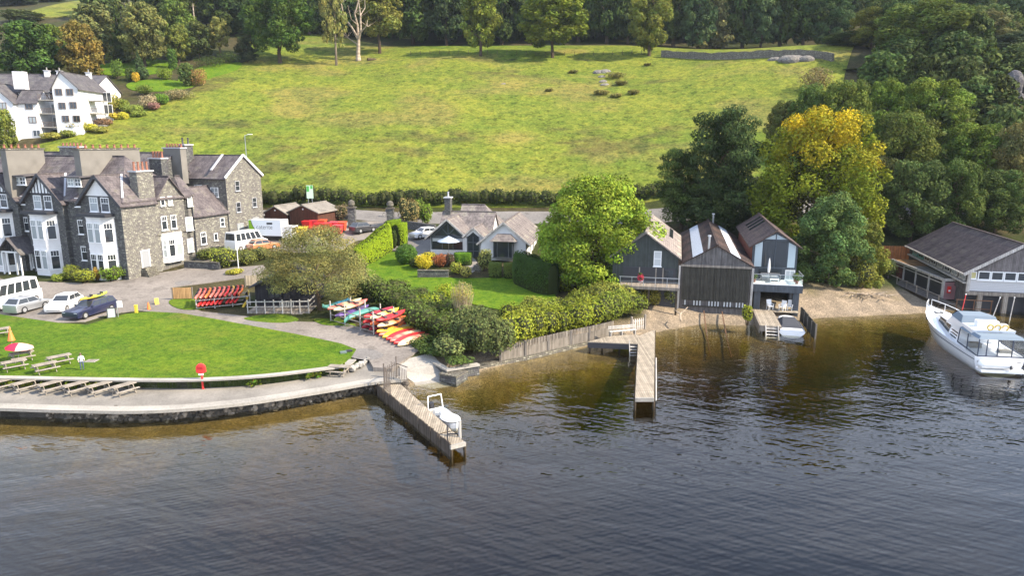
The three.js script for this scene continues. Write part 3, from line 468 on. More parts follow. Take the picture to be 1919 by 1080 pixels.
// field trees on the crest
treeP('field_tree', 'big dark green field tree with a low full crown, left of the dead tree', 517, -40, 128, 208, 'round', [0.05, 0.085, 0.02], { base: 0.1, n: 13000, leaf: 0.018, v: 5 });
treeP('field_tree', 'thin pale half-bare field tree just left of the bleached dead tree', 622, -50, 56, 208, 'loose', [0.17, 0.17, 0.07], { base: 0.2, n: 2200, bark: mats.paleBark ?? (mats.paleBark = mat('grey bark', [0.3, 0.27, 0.23], 0.95, { map: T.bark })), tw: 0.6, v: 1 });
treeP('field_tree', 'olive leafy tree behind the bleached dead tree', 707, -35, 96, 222, 'round', [0.13, 0.135, 0.04], { base: 0.22, n: 7000, leaf: 0.026, v: 2 });
treeP('field_tree', 'narrow olive green field tree with a short trunk, third from the right on the crest', 899, -30, 78, 213, 'tall', [0.105, 0.125, 0.026], { base: 0.13, n: 7000, leaf: 0.026, v: 6 });
treeP('field_tree', 'spreading oak with a wide crown in the middle of the crest', 1038, -22, 136, 213, 'broad', [0.1, 0.125, 0.02], { base: 0.16, n: 9000, leaf: 0.024, v: 3 });
treeP('field_tree', 'rightmost yellowish field tree beside the end of the dry stone wall', 1222, -25, 88, 210, 'tall', [0.12, 0.132, 0.034], { base: 0.1, n: 7600, leaf: 0.025, v: 7 });
{ // bleached dead tree with bare forked limbs
  const p = gp(672, 114), t = thing('dead_tree', 'bleached dead tree with bare forked white limbs on the crest of the pasture', 'tree', p), s = 0.163, mb = new MB();
  const W = (x, y, z = 0) => [x * s, y * s, z];
  const limb = (pts, r0, r1) => { for (let i = 0; i < pts.length - 1; i++) mb.tube(pts[i], pts[i + 1], mix(r0, r1, i / (pts.length - 1)), mix(r0, r1, (i + 1) / (pts.length - 1)), 6); };
  const tk = new MB(); tk.tube(W(0, -3), W(0, 10), 0.95, 0.6, 8).tube(W(0, 10), W(2, 36), 0.6, 0.45, 8); tk.build('trunk', M.barkPale, t);
  limb([W(2, 36), W(-8, 55), W(-22, 75, 0.5), W(-25, 98, 0.8), W(-29, 112, 1)], 0.42, 0.08); limb([W(-22, 75, 0.5), W(-34, 82, 2)], 0.15, 0.05);
  limb([W(2, 36), W(0, 62, -1), W(-4, 80, -1), W(3, 104, -1.5), W(4, 128, -2)], 0.42, 0.08); limb([W(0, 62, -1), W(-8, 70, 1), W(-12, 92, 2)], 0.16, 0.04);
  limb([W(2, 36), W(8, 52, 1), W(9, 76, 1.4), W(7, 100, 1.6), W(14, 120, 2)], 0.4, 0.06); limb([W(8, 48, 1), W(20, 58, 2), W(22, 68, 2)], 0.24, 0.06); limb([W(9, 76, 1.4), W(16, 90, 0), W(15, 108, -1)], 0.16, 0.05);
  limb([W(0, 28), W(-18, 40, -1.5), W(-40, 44, -3)], 0.2, 0.04); limb([W(-18, 40, -1.5), W(-28, 54, -3)], 0.12, 0.03);
  const r = rng(3); for (let i = 0; i < 50; i++) { const b = [[-22, 75], [-25, 98], [3, 104], [9, 76], [7, 100], [-4, 80], [20, 58], [-18, 40]][i % 8]; const a = r() * 6.28, l = 8 + 10 * r(); mb.tube(W(b[0], b[1]), [(b[0] + Math.cos(a) * l) * s, (b[1] + l * 0.7) * s, Math.sin(a) * l * s], 0.06, 0.02, 4); }
  mb.build('limb', M.barkPale, t);
  const l = gp(697, 114); const lg = thing('log', 'short fallen log lying in the grass right of the dead tree', 'log', [l[0], l[1] + 0.3, l[2]], 0.6); new MB().tube([-1.3, 0, 0], [1.3, 0, 0], 0.42, 0.35, 9).build('trunk', M.bark, lg);
}
// wood and gardens at upper left
treeP('tree', 'large dark green tree behind the white apartment building at the left edge', 45, 38, 135, 178, 'round', [0.042, 0.078, 0.022], { n: 9000, leaf: 0.024, base: 0.05, v: 4 });
treeP('tree', 'orange-brown autumn tree behind the white apartment building', 147, 40, 86, 180, 'round', [0.135, 0.105, 0.035], { n: 7000, leaf: 0.026, base: 0.05, v: 8 });
treeP('tree', 'grey-green rounded tree rising behind the orange autumn tree', 172, 6, 92, 200, 'round', [0.095, 0.105, 0.048], { base: 0.05, v: 1 });
treeP('tree', 'dark green tree left of the orange autumn tree', 92, 45, 70, 190, 'tall', MD, { base: 0.05, v: 9 });
treeP('tree', 'dark slim conifer between two grey-green trees at upper left', 217, 8, 48, 196, 'conifer', DK, { base: 0.03, v: 1 });
treeP('tree', 'broad olive-grey tree with a domed crown above the terraced garden', 262, 5, 94, 194, 'round', [0.1, 0.108, 0.046], { n: 7500, leaf: 0.026, base: 0.06, v: 3 });
treeP('tree', 'mid green tree above the garden, right of the domed olive-grey tree', 327, -5, 66, 212, 'round', [0.08, 0.11, 0.028], { base: 0.05, v: 7 });
treeP('tree', 'green tree at the lower edge of the upper garden', 330, 45, 54, 200, 'tall', [0.1, 0.12, 0.035], { base: 0.08, v: 2 });
treeP('tree', 'dark round-topped tree under the telegraph pole', 368, 42, 64, 205, 'round', [0.06, 0.075, 0.03], { base: 0.08, v: 5 });
treeP('tree', 'small olive tree with a bare trunk right of the telegraph pole', 408, 30, 44, 206, 'loose', [0.16, 0.155, 0.06], { base: 0.3, n: 3400, v: 2 });
treeP('tree', 'dark bushy thorn tree on the field edge left of the big field tree', 462, 66, 46, 206, 'round', [0.035, 0.042, 0.024], { base: 0.05, v: 6 });
treeP('tree', 'bluish far tree at the upper left corner', 22, -12, 90, 300, 'round', BL, { base: 0.02, v: 3 });
treeP('tree', 'bluish far tree at the top edge right of the corner tree', 85, -14, 70, 320, 'round', [0.05, 0.07, 0.045], { base: 0.02, v: 5 });
treeP('tree', 'pale green far tree below the bluish corner trees', 40, 18, 76, 250, 'round', [0.09, 0.11, 0.05], { base: 0.03, v: 0 });
treeP('tree', 'dark back tree behind the domed olive-grey tree', 305, -40, 80, 235, 'tall', DK, { base: 0.02, v: 1 });
treeP('tree', 'dark back tree at the top edge left of the big field tree', 415, -40, 90, 245, 'tall', DK, { base: 0.02, v: 2 });
treeP('tree', 'dark back tree half hidden by the big field tree', 462, -30, 80, 246, 'tall', BL, { base: 0.02, v: 0 });
treeP('tree', 'dark back tree seen between the thin pale tree and the dead tree', 640, -60, 80, 262, 'tall', BL, { base: 0.02, v: 3 });
treeP('tree', 'dark back tree at the top edge behind the thin pale tree', 575, -40, 80, 262, 'tall', DK, { base: 0.02, v: 1 });
treeP('tree', 'green edge tree at the left edge beside the white apartments', 4, 205, 50, 128, 'round', [0.11, 0.13, 0.035], { base: 0.05, v: 6 });
// right-hand wooded hillside
{
  const g = 'trees on the wooded hillside at the right', R = [
    [1735, -2, 178, 168, 'broad', [0.085, 0.115, 0.026], 'largest domed light green crown at the top of the right-hand hillside', 11000, 0.022],
    [1596, 92, 84, 196, 'round', DK, 'dark tree closing the gap at the right end of the pasture, below the wall', 6000, 0.028],
    [1618, 132, 84, 168, 'round', MD, 'green tree at the right pasture edge under the wall end', 6000, 0.028],
    [1580, 158, 70, 150, 'round', MD, 'low green tree at the right pasture edge above the yellow tree', 6000, 0.028],
    [1640, 12, 96, 185, 'round', MD, 'mid green tree left of the largest domed crown', 6000, 0.028],
    [1590, 60, 92, 190, 'round', DK, 'dark tree at the right end of the dry stone wall', 6000, 0.028],
    [1560, -20, 96, 225, 'tall', BL, 'tall dark tree behind the right end of the wall', 5200, 0.03],
    [1805, -50, 100, 215, 'tall', BL, 'bluish tree high up behind the largest domed crown', 5200, 0.03],
    [1665, -40, 90, 225, 'tall', DK, 'dark tree behind the left shoulder of the largest domed crown', 5200, 0.03],
    [1856, 18, 110, 178, 'round', [0.1, 0.115, 0.055], 'greyish green tree right of the largest domed crown', 7000, 0.026],
    [1835, 80, 90, 165, 'round', [0.115, 0.12, 0.03], 'olive yellow-tinged tree below the greyish green tree', 6500, 0.026],
    [1905, -10, 90, 200, 'round', TE, 'grey-green tree at the top right corner', 5200, 0.03],
    [1895, 60, 80, 172, 'round', TE, 'grey-green tree on the right edge above the rock face', 6000, 0.028],
    [1690, 110, 110, 158, 'round', MD, 'green tree under the largest domed crown', 6500, 0.026],
    [1780, 120, 80, 150, 'loose', OL, 'loose olive tree with visible limbs under the domed crown', 4200, 0.028],
    [1850, 176, 66, 138, 'round', [0.26, 0.2, 0.035], 'golden bush-like tree below the rock face', 5000, 0.028],
    [1900, 195, 70, 132, 'loose', [0.17, 0.15, 0.07], 'brownish thin tree at the right edge below the rock face', 3000, 0.03],
    [1758, 148, 146, 124, 'broad', [0.075, 0.105, 0.026], 'wide umbrella-shaped green crown in the middle of the hillside', 11000, 0.021],
    [1668, 146, 96, 126, 'round', MD, 'green crown left of the umbrella-shaped crown', 8000, 0.024],
    [1588, 150, 110, 124, 'round', [0.08, 0.105, 0.03], 'green crown above the left shoulder of the yellow tree', 8000, 0.024],
    [1520, 158, 90, 128, 'round', [0.07, 0.095, 0.03], 'lower green crown at the field edge above the yellow tree', 7000, 0.026],
    [1470, 188, 66, 130, 'round', [0.06, 0.085, 0.03], 'smallest green crown spilling into the field edge', 6000, 0.028],
    [1700, 205, 140, 112, 'round', [0.066, 0.1, 0.024], 'dense green crown right of the yellow tree top', 10000, 0.022],
    [1835, 232, 140, 110, 'round', MD, 'mid green tree in the right middle of the hillside', 9000, 0.022],
    [1910, 228, 110, 106, 'round', [0.095, 0.115, 0.045], 'pale green tree at the right edge of the hillside', 8000, 0.024],
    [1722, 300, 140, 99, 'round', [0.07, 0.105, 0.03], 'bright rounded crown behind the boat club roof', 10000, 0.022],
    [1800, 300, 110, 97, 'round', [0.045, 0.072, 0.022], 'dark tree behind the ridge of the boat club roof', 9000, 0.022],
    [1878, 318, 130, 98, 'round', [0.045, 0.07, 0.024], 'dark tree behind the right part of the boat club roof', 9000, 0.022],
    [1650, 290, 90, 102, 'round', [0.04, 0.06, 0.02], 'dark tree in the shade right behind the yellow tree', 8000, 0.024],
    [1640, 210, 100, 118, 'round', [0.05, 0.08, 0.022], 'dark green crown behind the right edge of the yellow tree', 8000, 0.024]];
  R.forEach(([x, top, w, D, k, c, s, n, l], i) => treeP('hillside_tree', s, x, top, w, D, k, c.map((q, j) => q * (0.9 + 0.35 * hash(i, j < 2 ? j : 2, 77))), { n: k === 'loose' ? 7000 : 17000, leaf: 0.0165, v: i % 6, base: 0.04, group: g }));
}
// the trees around the boathouses
treeP('pine', 'tall dark irregular pine left of the yellow tree', 1367, 194, 140, 98, 'pine', [0.045, 0.068, 0.03], { n: 17000, leaf: 0.02, base: 0.02, v: 1, cat: 'tree', bark: M.bark });
treeP('tree', 'dark rounded tree left of the tall pine at the field edge', 1284, 270, 104, 101, 'pine', [0.05, 0.075, 0.024], { n: 14000, leaf: 0.02, base: 0.05, v: 2 });
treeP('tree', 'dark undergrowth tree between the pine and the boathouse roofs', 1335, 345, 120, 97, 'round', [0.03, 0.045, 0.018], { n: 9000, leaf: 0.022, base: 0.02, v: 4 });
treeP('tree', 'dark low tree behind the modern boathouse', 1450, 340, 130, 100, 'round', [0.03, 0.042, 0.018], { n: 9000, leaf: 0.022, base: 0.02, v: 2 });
{ // the yellow tree: autumn leaf on the top and the sunny outer side, green within
  const D = 91, p = atD(1545, 206, D), g = ground(p[0], p[2]), W = 250 * pxm(D), H = p[1] - g, t = thing('autumn_tree', 'large tree turning golden yellow on its top, behind the modern boathouse', 'tree', [p[0], g - 0.1, p[2]]);
  const r = rng(61), B = [];
  for (let i = 0; i < 110; i++) {
    const u = (i + 0.5) / 110, y = 0.08 + 0.88 * u, a = i * 2.39996 + r(), prof = Math.pow(Math.sin(Math.PI * clamp(0.2 + 0.74 * u)), 0.62), rad = prof * (0.31 + 0.13 * r()) * (r() < 0.15 ? 0.5 : 1), x = Math.cos(a) * rad, z = Math.sin(a) * rad, s = 0.075 * (0.7 + 0.7 * r());
    const k = clamp(sstep(0.6, 1.0, y + (r() - 0.5) * 0.34) * 0.9 + sstep(0.25, 0.45, x) * 0.5 * r());
    B.push({ c: [x * W, y * H, z * W], r: [s * W * 1.1, s * H * 1.0, s * W * 1.1], t: 0.8 + 0.4 * r(), col: [mix(0.19, 0.68, k), mix(0.24, 0.5, k), mix(0.02, 0.025, k)] });
  }
  B.push({ c: [0, H * 0.5, 0], r: [W * 0.26, H * 0.36, W * 0.26], t: 0.7, col: [0.07, 0.075, 0.014] });
  mesh(leafCloud(B, 34000, 0.2, 9, { inner: 0.4, droop: 0.5, hue: 0.2, slim: 0.5, shell: 0.5 }), 'crown', leafMat([1, 1, 1]), t);
  const tr = trunkMB(1, 0.035, 77, 7, 1, 0.25).build('trunk', M.bark, t); tr.scale.set(H * 0.8, H * 0.85, H * 0.8);
}
function heroTree(name, label, cx, top, wpx, D, col, o) { // a nearer tree with a crown of its own
  const p = atD(cx, top, D), g = o.g ?? ground(p[0], p[2]), W = wpx * pxm(D), H = p[1] - g, t = thing(name, label, 'tree', [p[0], g - 0.1, p[2]]), r = rng(cx), B = [], n = o.k ?? 90, b = o.base ?? 0.1;
  for (let i = 0; i < n; i++) {
    const u = (i + 0.5) / n, y = b + (0.97 - b) * u, a = i * 2.39996 + r(), prof = Math.pow(Math.sin(Math.PI * clamp((o.lo ?? 0.2) + (0.95 - (o.lo ?? 0.2)) * u)), o.pw ?? 0.6), rad = prof * (0.3 + 0.14 * r()) * (r() < 0.15 ? 0.5 : 1), s = (o.s ?? 0.08) * (0.65 + 0.8 * r());
    B.push({ c: [Math.cos(a) * rad * W, y * H, Math.sin(a) * rad * W], r: [s * W * 1.1, s * H * (o.sy ?? 0.9), s * W * 1.1], t: 0.66 + 0.68 * r(), h: (r() - 0.5) * 0.2 });
  }
  if (o.core !== 0) B.push({ c: [0, H * 0.5, 0], r: [W * 0.25, H * 0.32, W * 0.25], t: 0.7 });
  mesh(leafCloud(B, o.n, o.leaf, cx + 1, { inner: 0.5, shell: 0.6, droop: o.droop ?? 0, slim: o.slim ?? 0.6, hue: 0.25 }), 'crown', leafMat(col), t);
  const tr = trunkMB(1, 0.03, cx, 8, 1, 0.2).build('trunk', M.bark, t); tr.scale.set(H * 0.9, H * 0.85, H * 0.9);
  return t;
}
heroTree('tree', 'full round bright green tree between the white cottage and the boathouses', 1122, 332, 236, 76, [0.145, 0.2, 0.03], { n: 44000, leaf: 0.16, base: 0.06, lo: 0.27, k: 120, s: 0.085 });
heroTree('tree', 'grey-green leafy tree in front of the yellow tree, beside the modern boathouse', 1566, 366, 150, 80, [0.07, 0.11, 0.045], { n: 20000, leaf: 0.15, base: 0.02, lo: 0.3 });
heroTree('tree', 'low yellowish bushy tree on the beach side, right of the grey-green leafy tree', 1628, 415, 86, 82, [0.12, 0.135, 0.035], { n: 11000, leaf: 0.13, base: 0.0, lo: 0.35 });
heroTree('fruit_tree', 'feathery tan-green fruit tree overhanging the dark kayak hut', 590, 424, 200, 66.5, [0.15, 0.145, 0.068], { n: 30000, leaf: 0.085, base: 0.28, lo: 0.33, core: 0, s: 0.1, k: 80, sy: 0.75, slim: 0.5 });
{ // woodland that reads as one mass behind the trees above
  const r = rng(404), pl = [], put = (x, D, h, w) => pl.push([x, D, h, w]);
  for (let i = 0; i < 210; i++) put(-50 + 185 * r(), 247 + 75 * r(), 17 + 6 * r(), 10 + 4 * r());
  for (let i = 0; i < 70; i++) put(-150 + 100 * r(), 255 + 70 * r(), 14 + 6 * r(), 10 + 4 * r());
  for (let i = 0; i < 110; i++) { const D = 112 + 130 * r(); put(0.475 * D + 5 + 70 * r() * (0.5 + D / 240), D, 8 + 5 * r(), 8 + 4 * r()); }
  const gset = ['round', 'tall', 'round'].map((k, i) => crown(k, i + 1, 2600, 0.042));
  gset.forEach((g, q) => {
    const list = pl.filter((_, i) => i % 3 === q), im = new THREE.InstancedMesh(g, leafMat([0.05, 0.074, 0.028]), list.length), m = new THREE.Matrix4(), c = new THREE.Color();
    list.forEach(([x, D, h, w], i) => { m.compose(V(x, land(x, -D) - 0.6, -D), new THREE.Quaternion().setFromAxisAngle(V(0, 1, 0), r() * 6.28), V(w, h, w)); im.setMatrixAt(i, m); const t = 0.65 + 0.7 * r(); im.setColorAt(i, c.setRGB(t * (0.9 + 0.3 * r()), t, t * (0.9 + 0.2 * r()))); });
    im.name = numbered('woodland'); im.castShadow = im.receiveShadow = true; stuff(im); scene.add(im);
  });
}
// ---------- building kit ----------
const VX = (p) => [p[0], p[1], p[2]];
// gabled block; o: x0,x1,z0 (front),z1 (back), y0, ye (eaves), yr (ridge), axis of ridge, ov (eaves overhang), vg (verge), hip0/hip1 (hip length at low/high end of the ridge), th
function gable(W, R, o) {
  const { x0, x1, z0, z1, y0, ye, yr, axis } = o, ov = o.ov ?? 0.3, vg = o.vg ?? 0.2, th = o.th ?? 0.14, sl = o.sl ?? 0;
  const f = axis === 'x' ? (a, y, c) => [a, y, c] : (a, y, c) => [c, y, a]; // a along the ridge, c across
  const a0 = axis === 'x' ? x0 : z1, a1 = axis === 'x' ? x1 : z0, c0 = axis === 'x' ? z0 : x0, c1 = axis === 'x' ? z1 : x1, cm = o.cm ?? (c0 + c1) / 2;
  const flip = axis !== 'x'; const Q = (mb, pts) => mb.poly(flip ? [...pts].reverse() : pts);
  const h0 = o.hip0 ?? 0, h1 = o.hip1 ?? 0;
  if (W) {
    Q(W, [f(a0, y0, c0), f(a1, y0, c0), f(a1, ye, c0), f(a0, ye, c0)]); Q(W, [f(a1, y0, c1), f(a0, y0, c1), f(a0, ye, c1), f(a1, ye, c1)]);
    Q(W, [f(a1, y0, c0), f(a1, y0, c1), f(a1, ye, c1), ...(h1 ? [] : [f(a1, yr, cm)]), f(a1, ye, c0)]); Q(W, [f(a0, y0, c1), f(a0, y0, c0), f(a0, ye, c0), ...(h0 ? [] : [f(a0, yr, cm)]), f(a0, ye, c1)]);
  }
  if (R) {
    const b0 = a0 - (h0 ? ov : vg), b1 = a1 + (h1 ? ov : vg), r0 = h0 ? a0 + h0 : b0, r1 = h1 ? a1 - h1 : b1, t = 0.06;
    const side = (c, s) => { const d = Math.abs(cm - c), k = (yr - ye) / d, ce = c + s * ov, y = ye - k * ov; return [f(b0, y + t, ce), f(b1, y + t, ce), f(r1, yr + t, cm), f(r0, yr + t, cm)]; };
    const slab = (pts) => { const lo = pts.map((p) => [p[0], p[1] - th, p[2]]); R.hexa(lo, pts); };
    const A = side(c0, c0 < c1 ? -1 : 1), B = side(c1, c0 < c1 ? 1 : -1).map((_, i, q) => q[[1, 0, 3, 2][i]]);
    slab(flip ? [...A].reverse() : A); slab(flip ? [...B].reverse() : B);
    if (h1) slab((flip ? [B[0], A[1], A[2]] : [A[1], B[0], A[2]])); if (h0) slab((flip ? [A[0], B[1], A[3]] : [B[1], A[0], A[3]]));
    if (o.ridge !== false) R.bar(f(r0, yr + t + 0.03, cm), f(r1, yr + t + 0.03, cm), 0.22, 0.1);
  }
}
const geoCache = {};
// window set in a wall: dark pane with a raised frame; x,y,z is the middle of the sill
function win(parent, x, y, z, w, h, turn = 0, o = {}) {
  const cols = o.cols ?? 1, rows = o.rows ?? 2, fw = o.fw ?? 0.08, key = [w, h, cols, rows, fw, o.top ?? '', o.sill ?? 1].join();
  const g = geoCache[key] ??= (() => {
    const pane = new MB().box(0, h / 2, 0.0, w, h, 0.06).geometry(), m = new MB(), d = 0.08, z = 0.035;
    m.box(-w / 2, h / 2, z, fw, h + fw, d).box(w / 2, h / 2, z, fw, h + fw, d).box(0, h, z + 0.001, w - fw, fw, d - 0.004).box(0, 0, z + 0.001, w - fw, fw, d - 0.004);
    for (let i = 1; i < cols; i++) m.box(-w / 2 + w * i / cols, h / 2, z - 0.004, fw * 0.9, h - fw, d - 0.01);
    for (let i = 1; i < rows; i++) m.box(0, o.top ? h * (1 - o.top) : h * i / rows, z - 0.008, w - fw, fw * 0.8, d - 0.02);
    if (o.top) { const k = cols * 3; for (let i = 1; i < k; i++) if (i % 3) m.box(-w / 2 + w * i / k, h * (1 - o.top / 2), z - 0.012, 0.035, h * o.top - fw, d - 0.03); }
    if (o.sill !== 0) m.box(0, -fw, 0.06, w + 0.2, 0.09, 0.16);
    return [pane, m.geometry()];
  })();
  const p = mesh(g[0], o.name ?? 'window', o.mat ?? (hash(Math.round(x * 7), Math.round(y * 5 + z * 3), 19) > 0.66 ? M.glassL : M.glass), parent); p.position.set(x, y, z); p.rotation.y = turn;
  mesh(g[1], 'frame', o.frame ?? M.white, p); return p;
}
function chimney(parent, x, y0, y1, z, sx, sz, pots, o = {}) { // stack with a cap and a row of pots
  const st = new MB().box(x, (y0 + y1) / 2, z, sx, y1 - y0, sz).build('chimney', o.mat ?? M.stone, parent);
  new MB().box(x, y1 + 0.07, z, sx + 0.22, 0.16, sz + 0.22).build('cap', o.cap ?? M.lead, st);
  const along = sz > sx, L = Math.max(sx, sz) - 0.5, g = geoCache['pot' + (o.ph ?? 0.7)] ??= new MB().lathe([[0.14, 0], [0.17, 0.05], [0.12, 0.15], [0.11, (o.ph ?? 0.7) - 0.1], [0.15, (o.ph ?? 0.7) - 0.06], [0.15, o.ph ?? 0.7], [0.09, o.ph ?? 0.7], [0.08, 0.3]], 0, 0, 0, 8).geometry(0.6);
  for (let i = 0; i < pots; i++) { const t = pots > 1 ? -L / 2 + L * i / (pots - 1) : 0, p = mesh(g, 'chimney_pot', o.pot ?? M.terracotta, st); p.position.set(x + (along ? 0 : t), y1 + 0.14, z + (along ? t : 0)); }
  return st;
}
// white two-storey canted bay with windows
function bay(parent, x, y0, w, h, d, floors, z = 0, turn = 0) {
  const g = new THREE.Group(); const mb = new MB(), c = d * 0.75, wl = w / 2, top = [[-wl, 0], [-wl + c, d], [wl - c, d], [wl, 0]], ring = (y, e = 0) => top.map(([a, b]) => [a * (1 + e), y, b + (b ? e : 0)]);
  const R = (y, e = 0) => { const q = ring(y, e); return [q[0], q[1], q[2], q[3]].map((p) => p); };
  mb.hexa(R(0), R(h)); mb.hexa(R(h, 0.05), R(h + 0.22, 0.05)); mb.hexa(R(h / 2 - 0.06, 0.03), R(h / 2 + 0.1, 0.03)); mb.hexa(R(0.5, 0.03), R(0.62, 0.03));
  const b = mb.build('bay', M.render, parent); b.position.set(x, y0, z); b.rotation.y = turn;
  const fl = h / floors, wh = fl * 0.62, ww = (w - 2 * c) / 2 * 0.8, ca = Math.atan2(d, c), cl = Math.hypot(c, d);
  for (let f = 0; f < floors; f++) {
    const y = f * fl + fl * 0.22;
    for (const s of [-1, 1]) {
      win(b, s * (w - 2 * c) / 4, y, d + 0.01, ww, wh, 0, { cols: 1, rows: 2, top: 0.3, mat: hash(f, Math.round(x * 3) + s, 3) > 0.55 ? M.glassL : M.glass, sill: 0 });
      win(b, s * (wl - c / 2) + s * 0.01, y, d / 2, cl * 0.6, wh, s * ca, { cols: 1, rows: 2, top: 0.3, sill: 0 });
    }
  }
  return b;
}

// ---------- the stone terrace on the left ----------
const TC = [-44, 2.4, -77.8], TT = -0.336; // ground corner at the right end of the front, and the turn of the terrace
const tl = (x, z, y = 0) => [TC[0] + x * Math.cos(TT) + z * Math.sin(TT), TC[1] + y, TC[2] - x * Math.sin(TT) + z * Math.cos(TT)];
function terraceHouse(label, X, o) { // X: local offset; the house spans x from -a to b about its gable
  const t = thing('terrace_house', label, 'house', tl(X, 0), TT), W = new MB(), R = new MB(), gx = o.g;
  gable(W, R, { x0: o.x0, x1: o.x1, z0: -0.55, z1: -10, y0: -1.2, ye: 9.1, yr: 13.75, axis: 'x', hip1: o.hip ?? 0, vg: 0, ov: 0.35 });
  gable(W, R, { x0: gx - 3, x1: gx + 3, z0: 0, z1: -4.6, y0: -1.2, ye: 8.7, yr: 11.75, axis: 'z', ov: 0.35, vg: 0.35 });
  W.build('wall', M.stoneD, t); const roof = R.build('roof', M.slate, t);
  const br = new MB(); for (const s of [-1, 1]) br.bar([gx, 11.75, 0.42], [gx + s * 3.35, 8.35, 0.42], 0.06, 0.3); br.box(gx, 7.42, 0.75, 4.3, 0.35, 1.3); br.build('bargeboard', M.black, t);
  if (o.timber) { // white half-timbered gable head
    const y = 9.55, hw = 2.0; new MB().tri([gx - hw, y, 0.03], [gx + hw, y, 0.03], [gx, 11.6, 0.03]).build('gable_panel', M.white, t);
    const s = new MB(); for (let i = -3; i <= 3; i++) { const h = (hw - Math.abs(i) * 0.52) * 1.0; if (h > 0.1) s.box(gx + i * 0.52, y + h / 2, 0.07, 0.1, h, 0.06); } s.box(gx, y, 0.07, 4.4, 0.14, 0.06); s.build('timber_strip', M.black, t);
  } else if (o.panel) { new MB().tri([gx - 2.0, 9.5, 0.03], [gx + 2.0, 9.5, 0.03], [gx, 11.5, 0.03]).build('gable_panel', M.render, t); }
  const vl = new MB(); for (const s of [-1, 1]) vl.bar([gx + s * 0.12, 11.82, -3.2], [gx + s * 2.7, 9.28, -0.7], 0.24, 0.1); vl.build('flashing', M.lead, t);
  bay(t, gx, 0, 3.8, 7.1, 1.15, 2, 0);
  for (const s of [-1, 1]) win(t, gx + s * 0.85, 7.75, 0.02, 1.15, 1.55, 0, { rows: 2, top: 0.4, mat: s < 0 ? M.glassL : M.glass });
  // recess with a column of narrow windows and a flat-topped dormer over it
  for (const [y, h] of [[8.15, 0.95], [4.95, 1.6], [1.85, 1.6]]) if (!(o.porch && y < 3)) win(t, gx - 3.9, y, -0.53, 0.95, h, 0, { rows: 2, top: 0.4 });
  const d = new MB().box(gx - 4.1, 10.95, -1.75, 2.3, 1.15, 2.4).build('dormer', M.slateD, t);
  new MB().box(gx - 4.1, 11.6, -1.6, 2.9, 0.14, 3.2, 0, 0.05).build('roof', M.slateD, d);
  for (const s of [-1, 1]) win(d, gx - 4.1 + s * 0.55, 10.5, -0.53, 0.9, 0.85, 0, { cols: 2, rows: 2 });
  new MB().tube([gx - 2.75, 0, -0.4], [gx - 2.75, 8.9, -0.4], 0.06, 0.06, 6).build('drainpipe', M.black, t);
  return { t, W, R, roof };
}
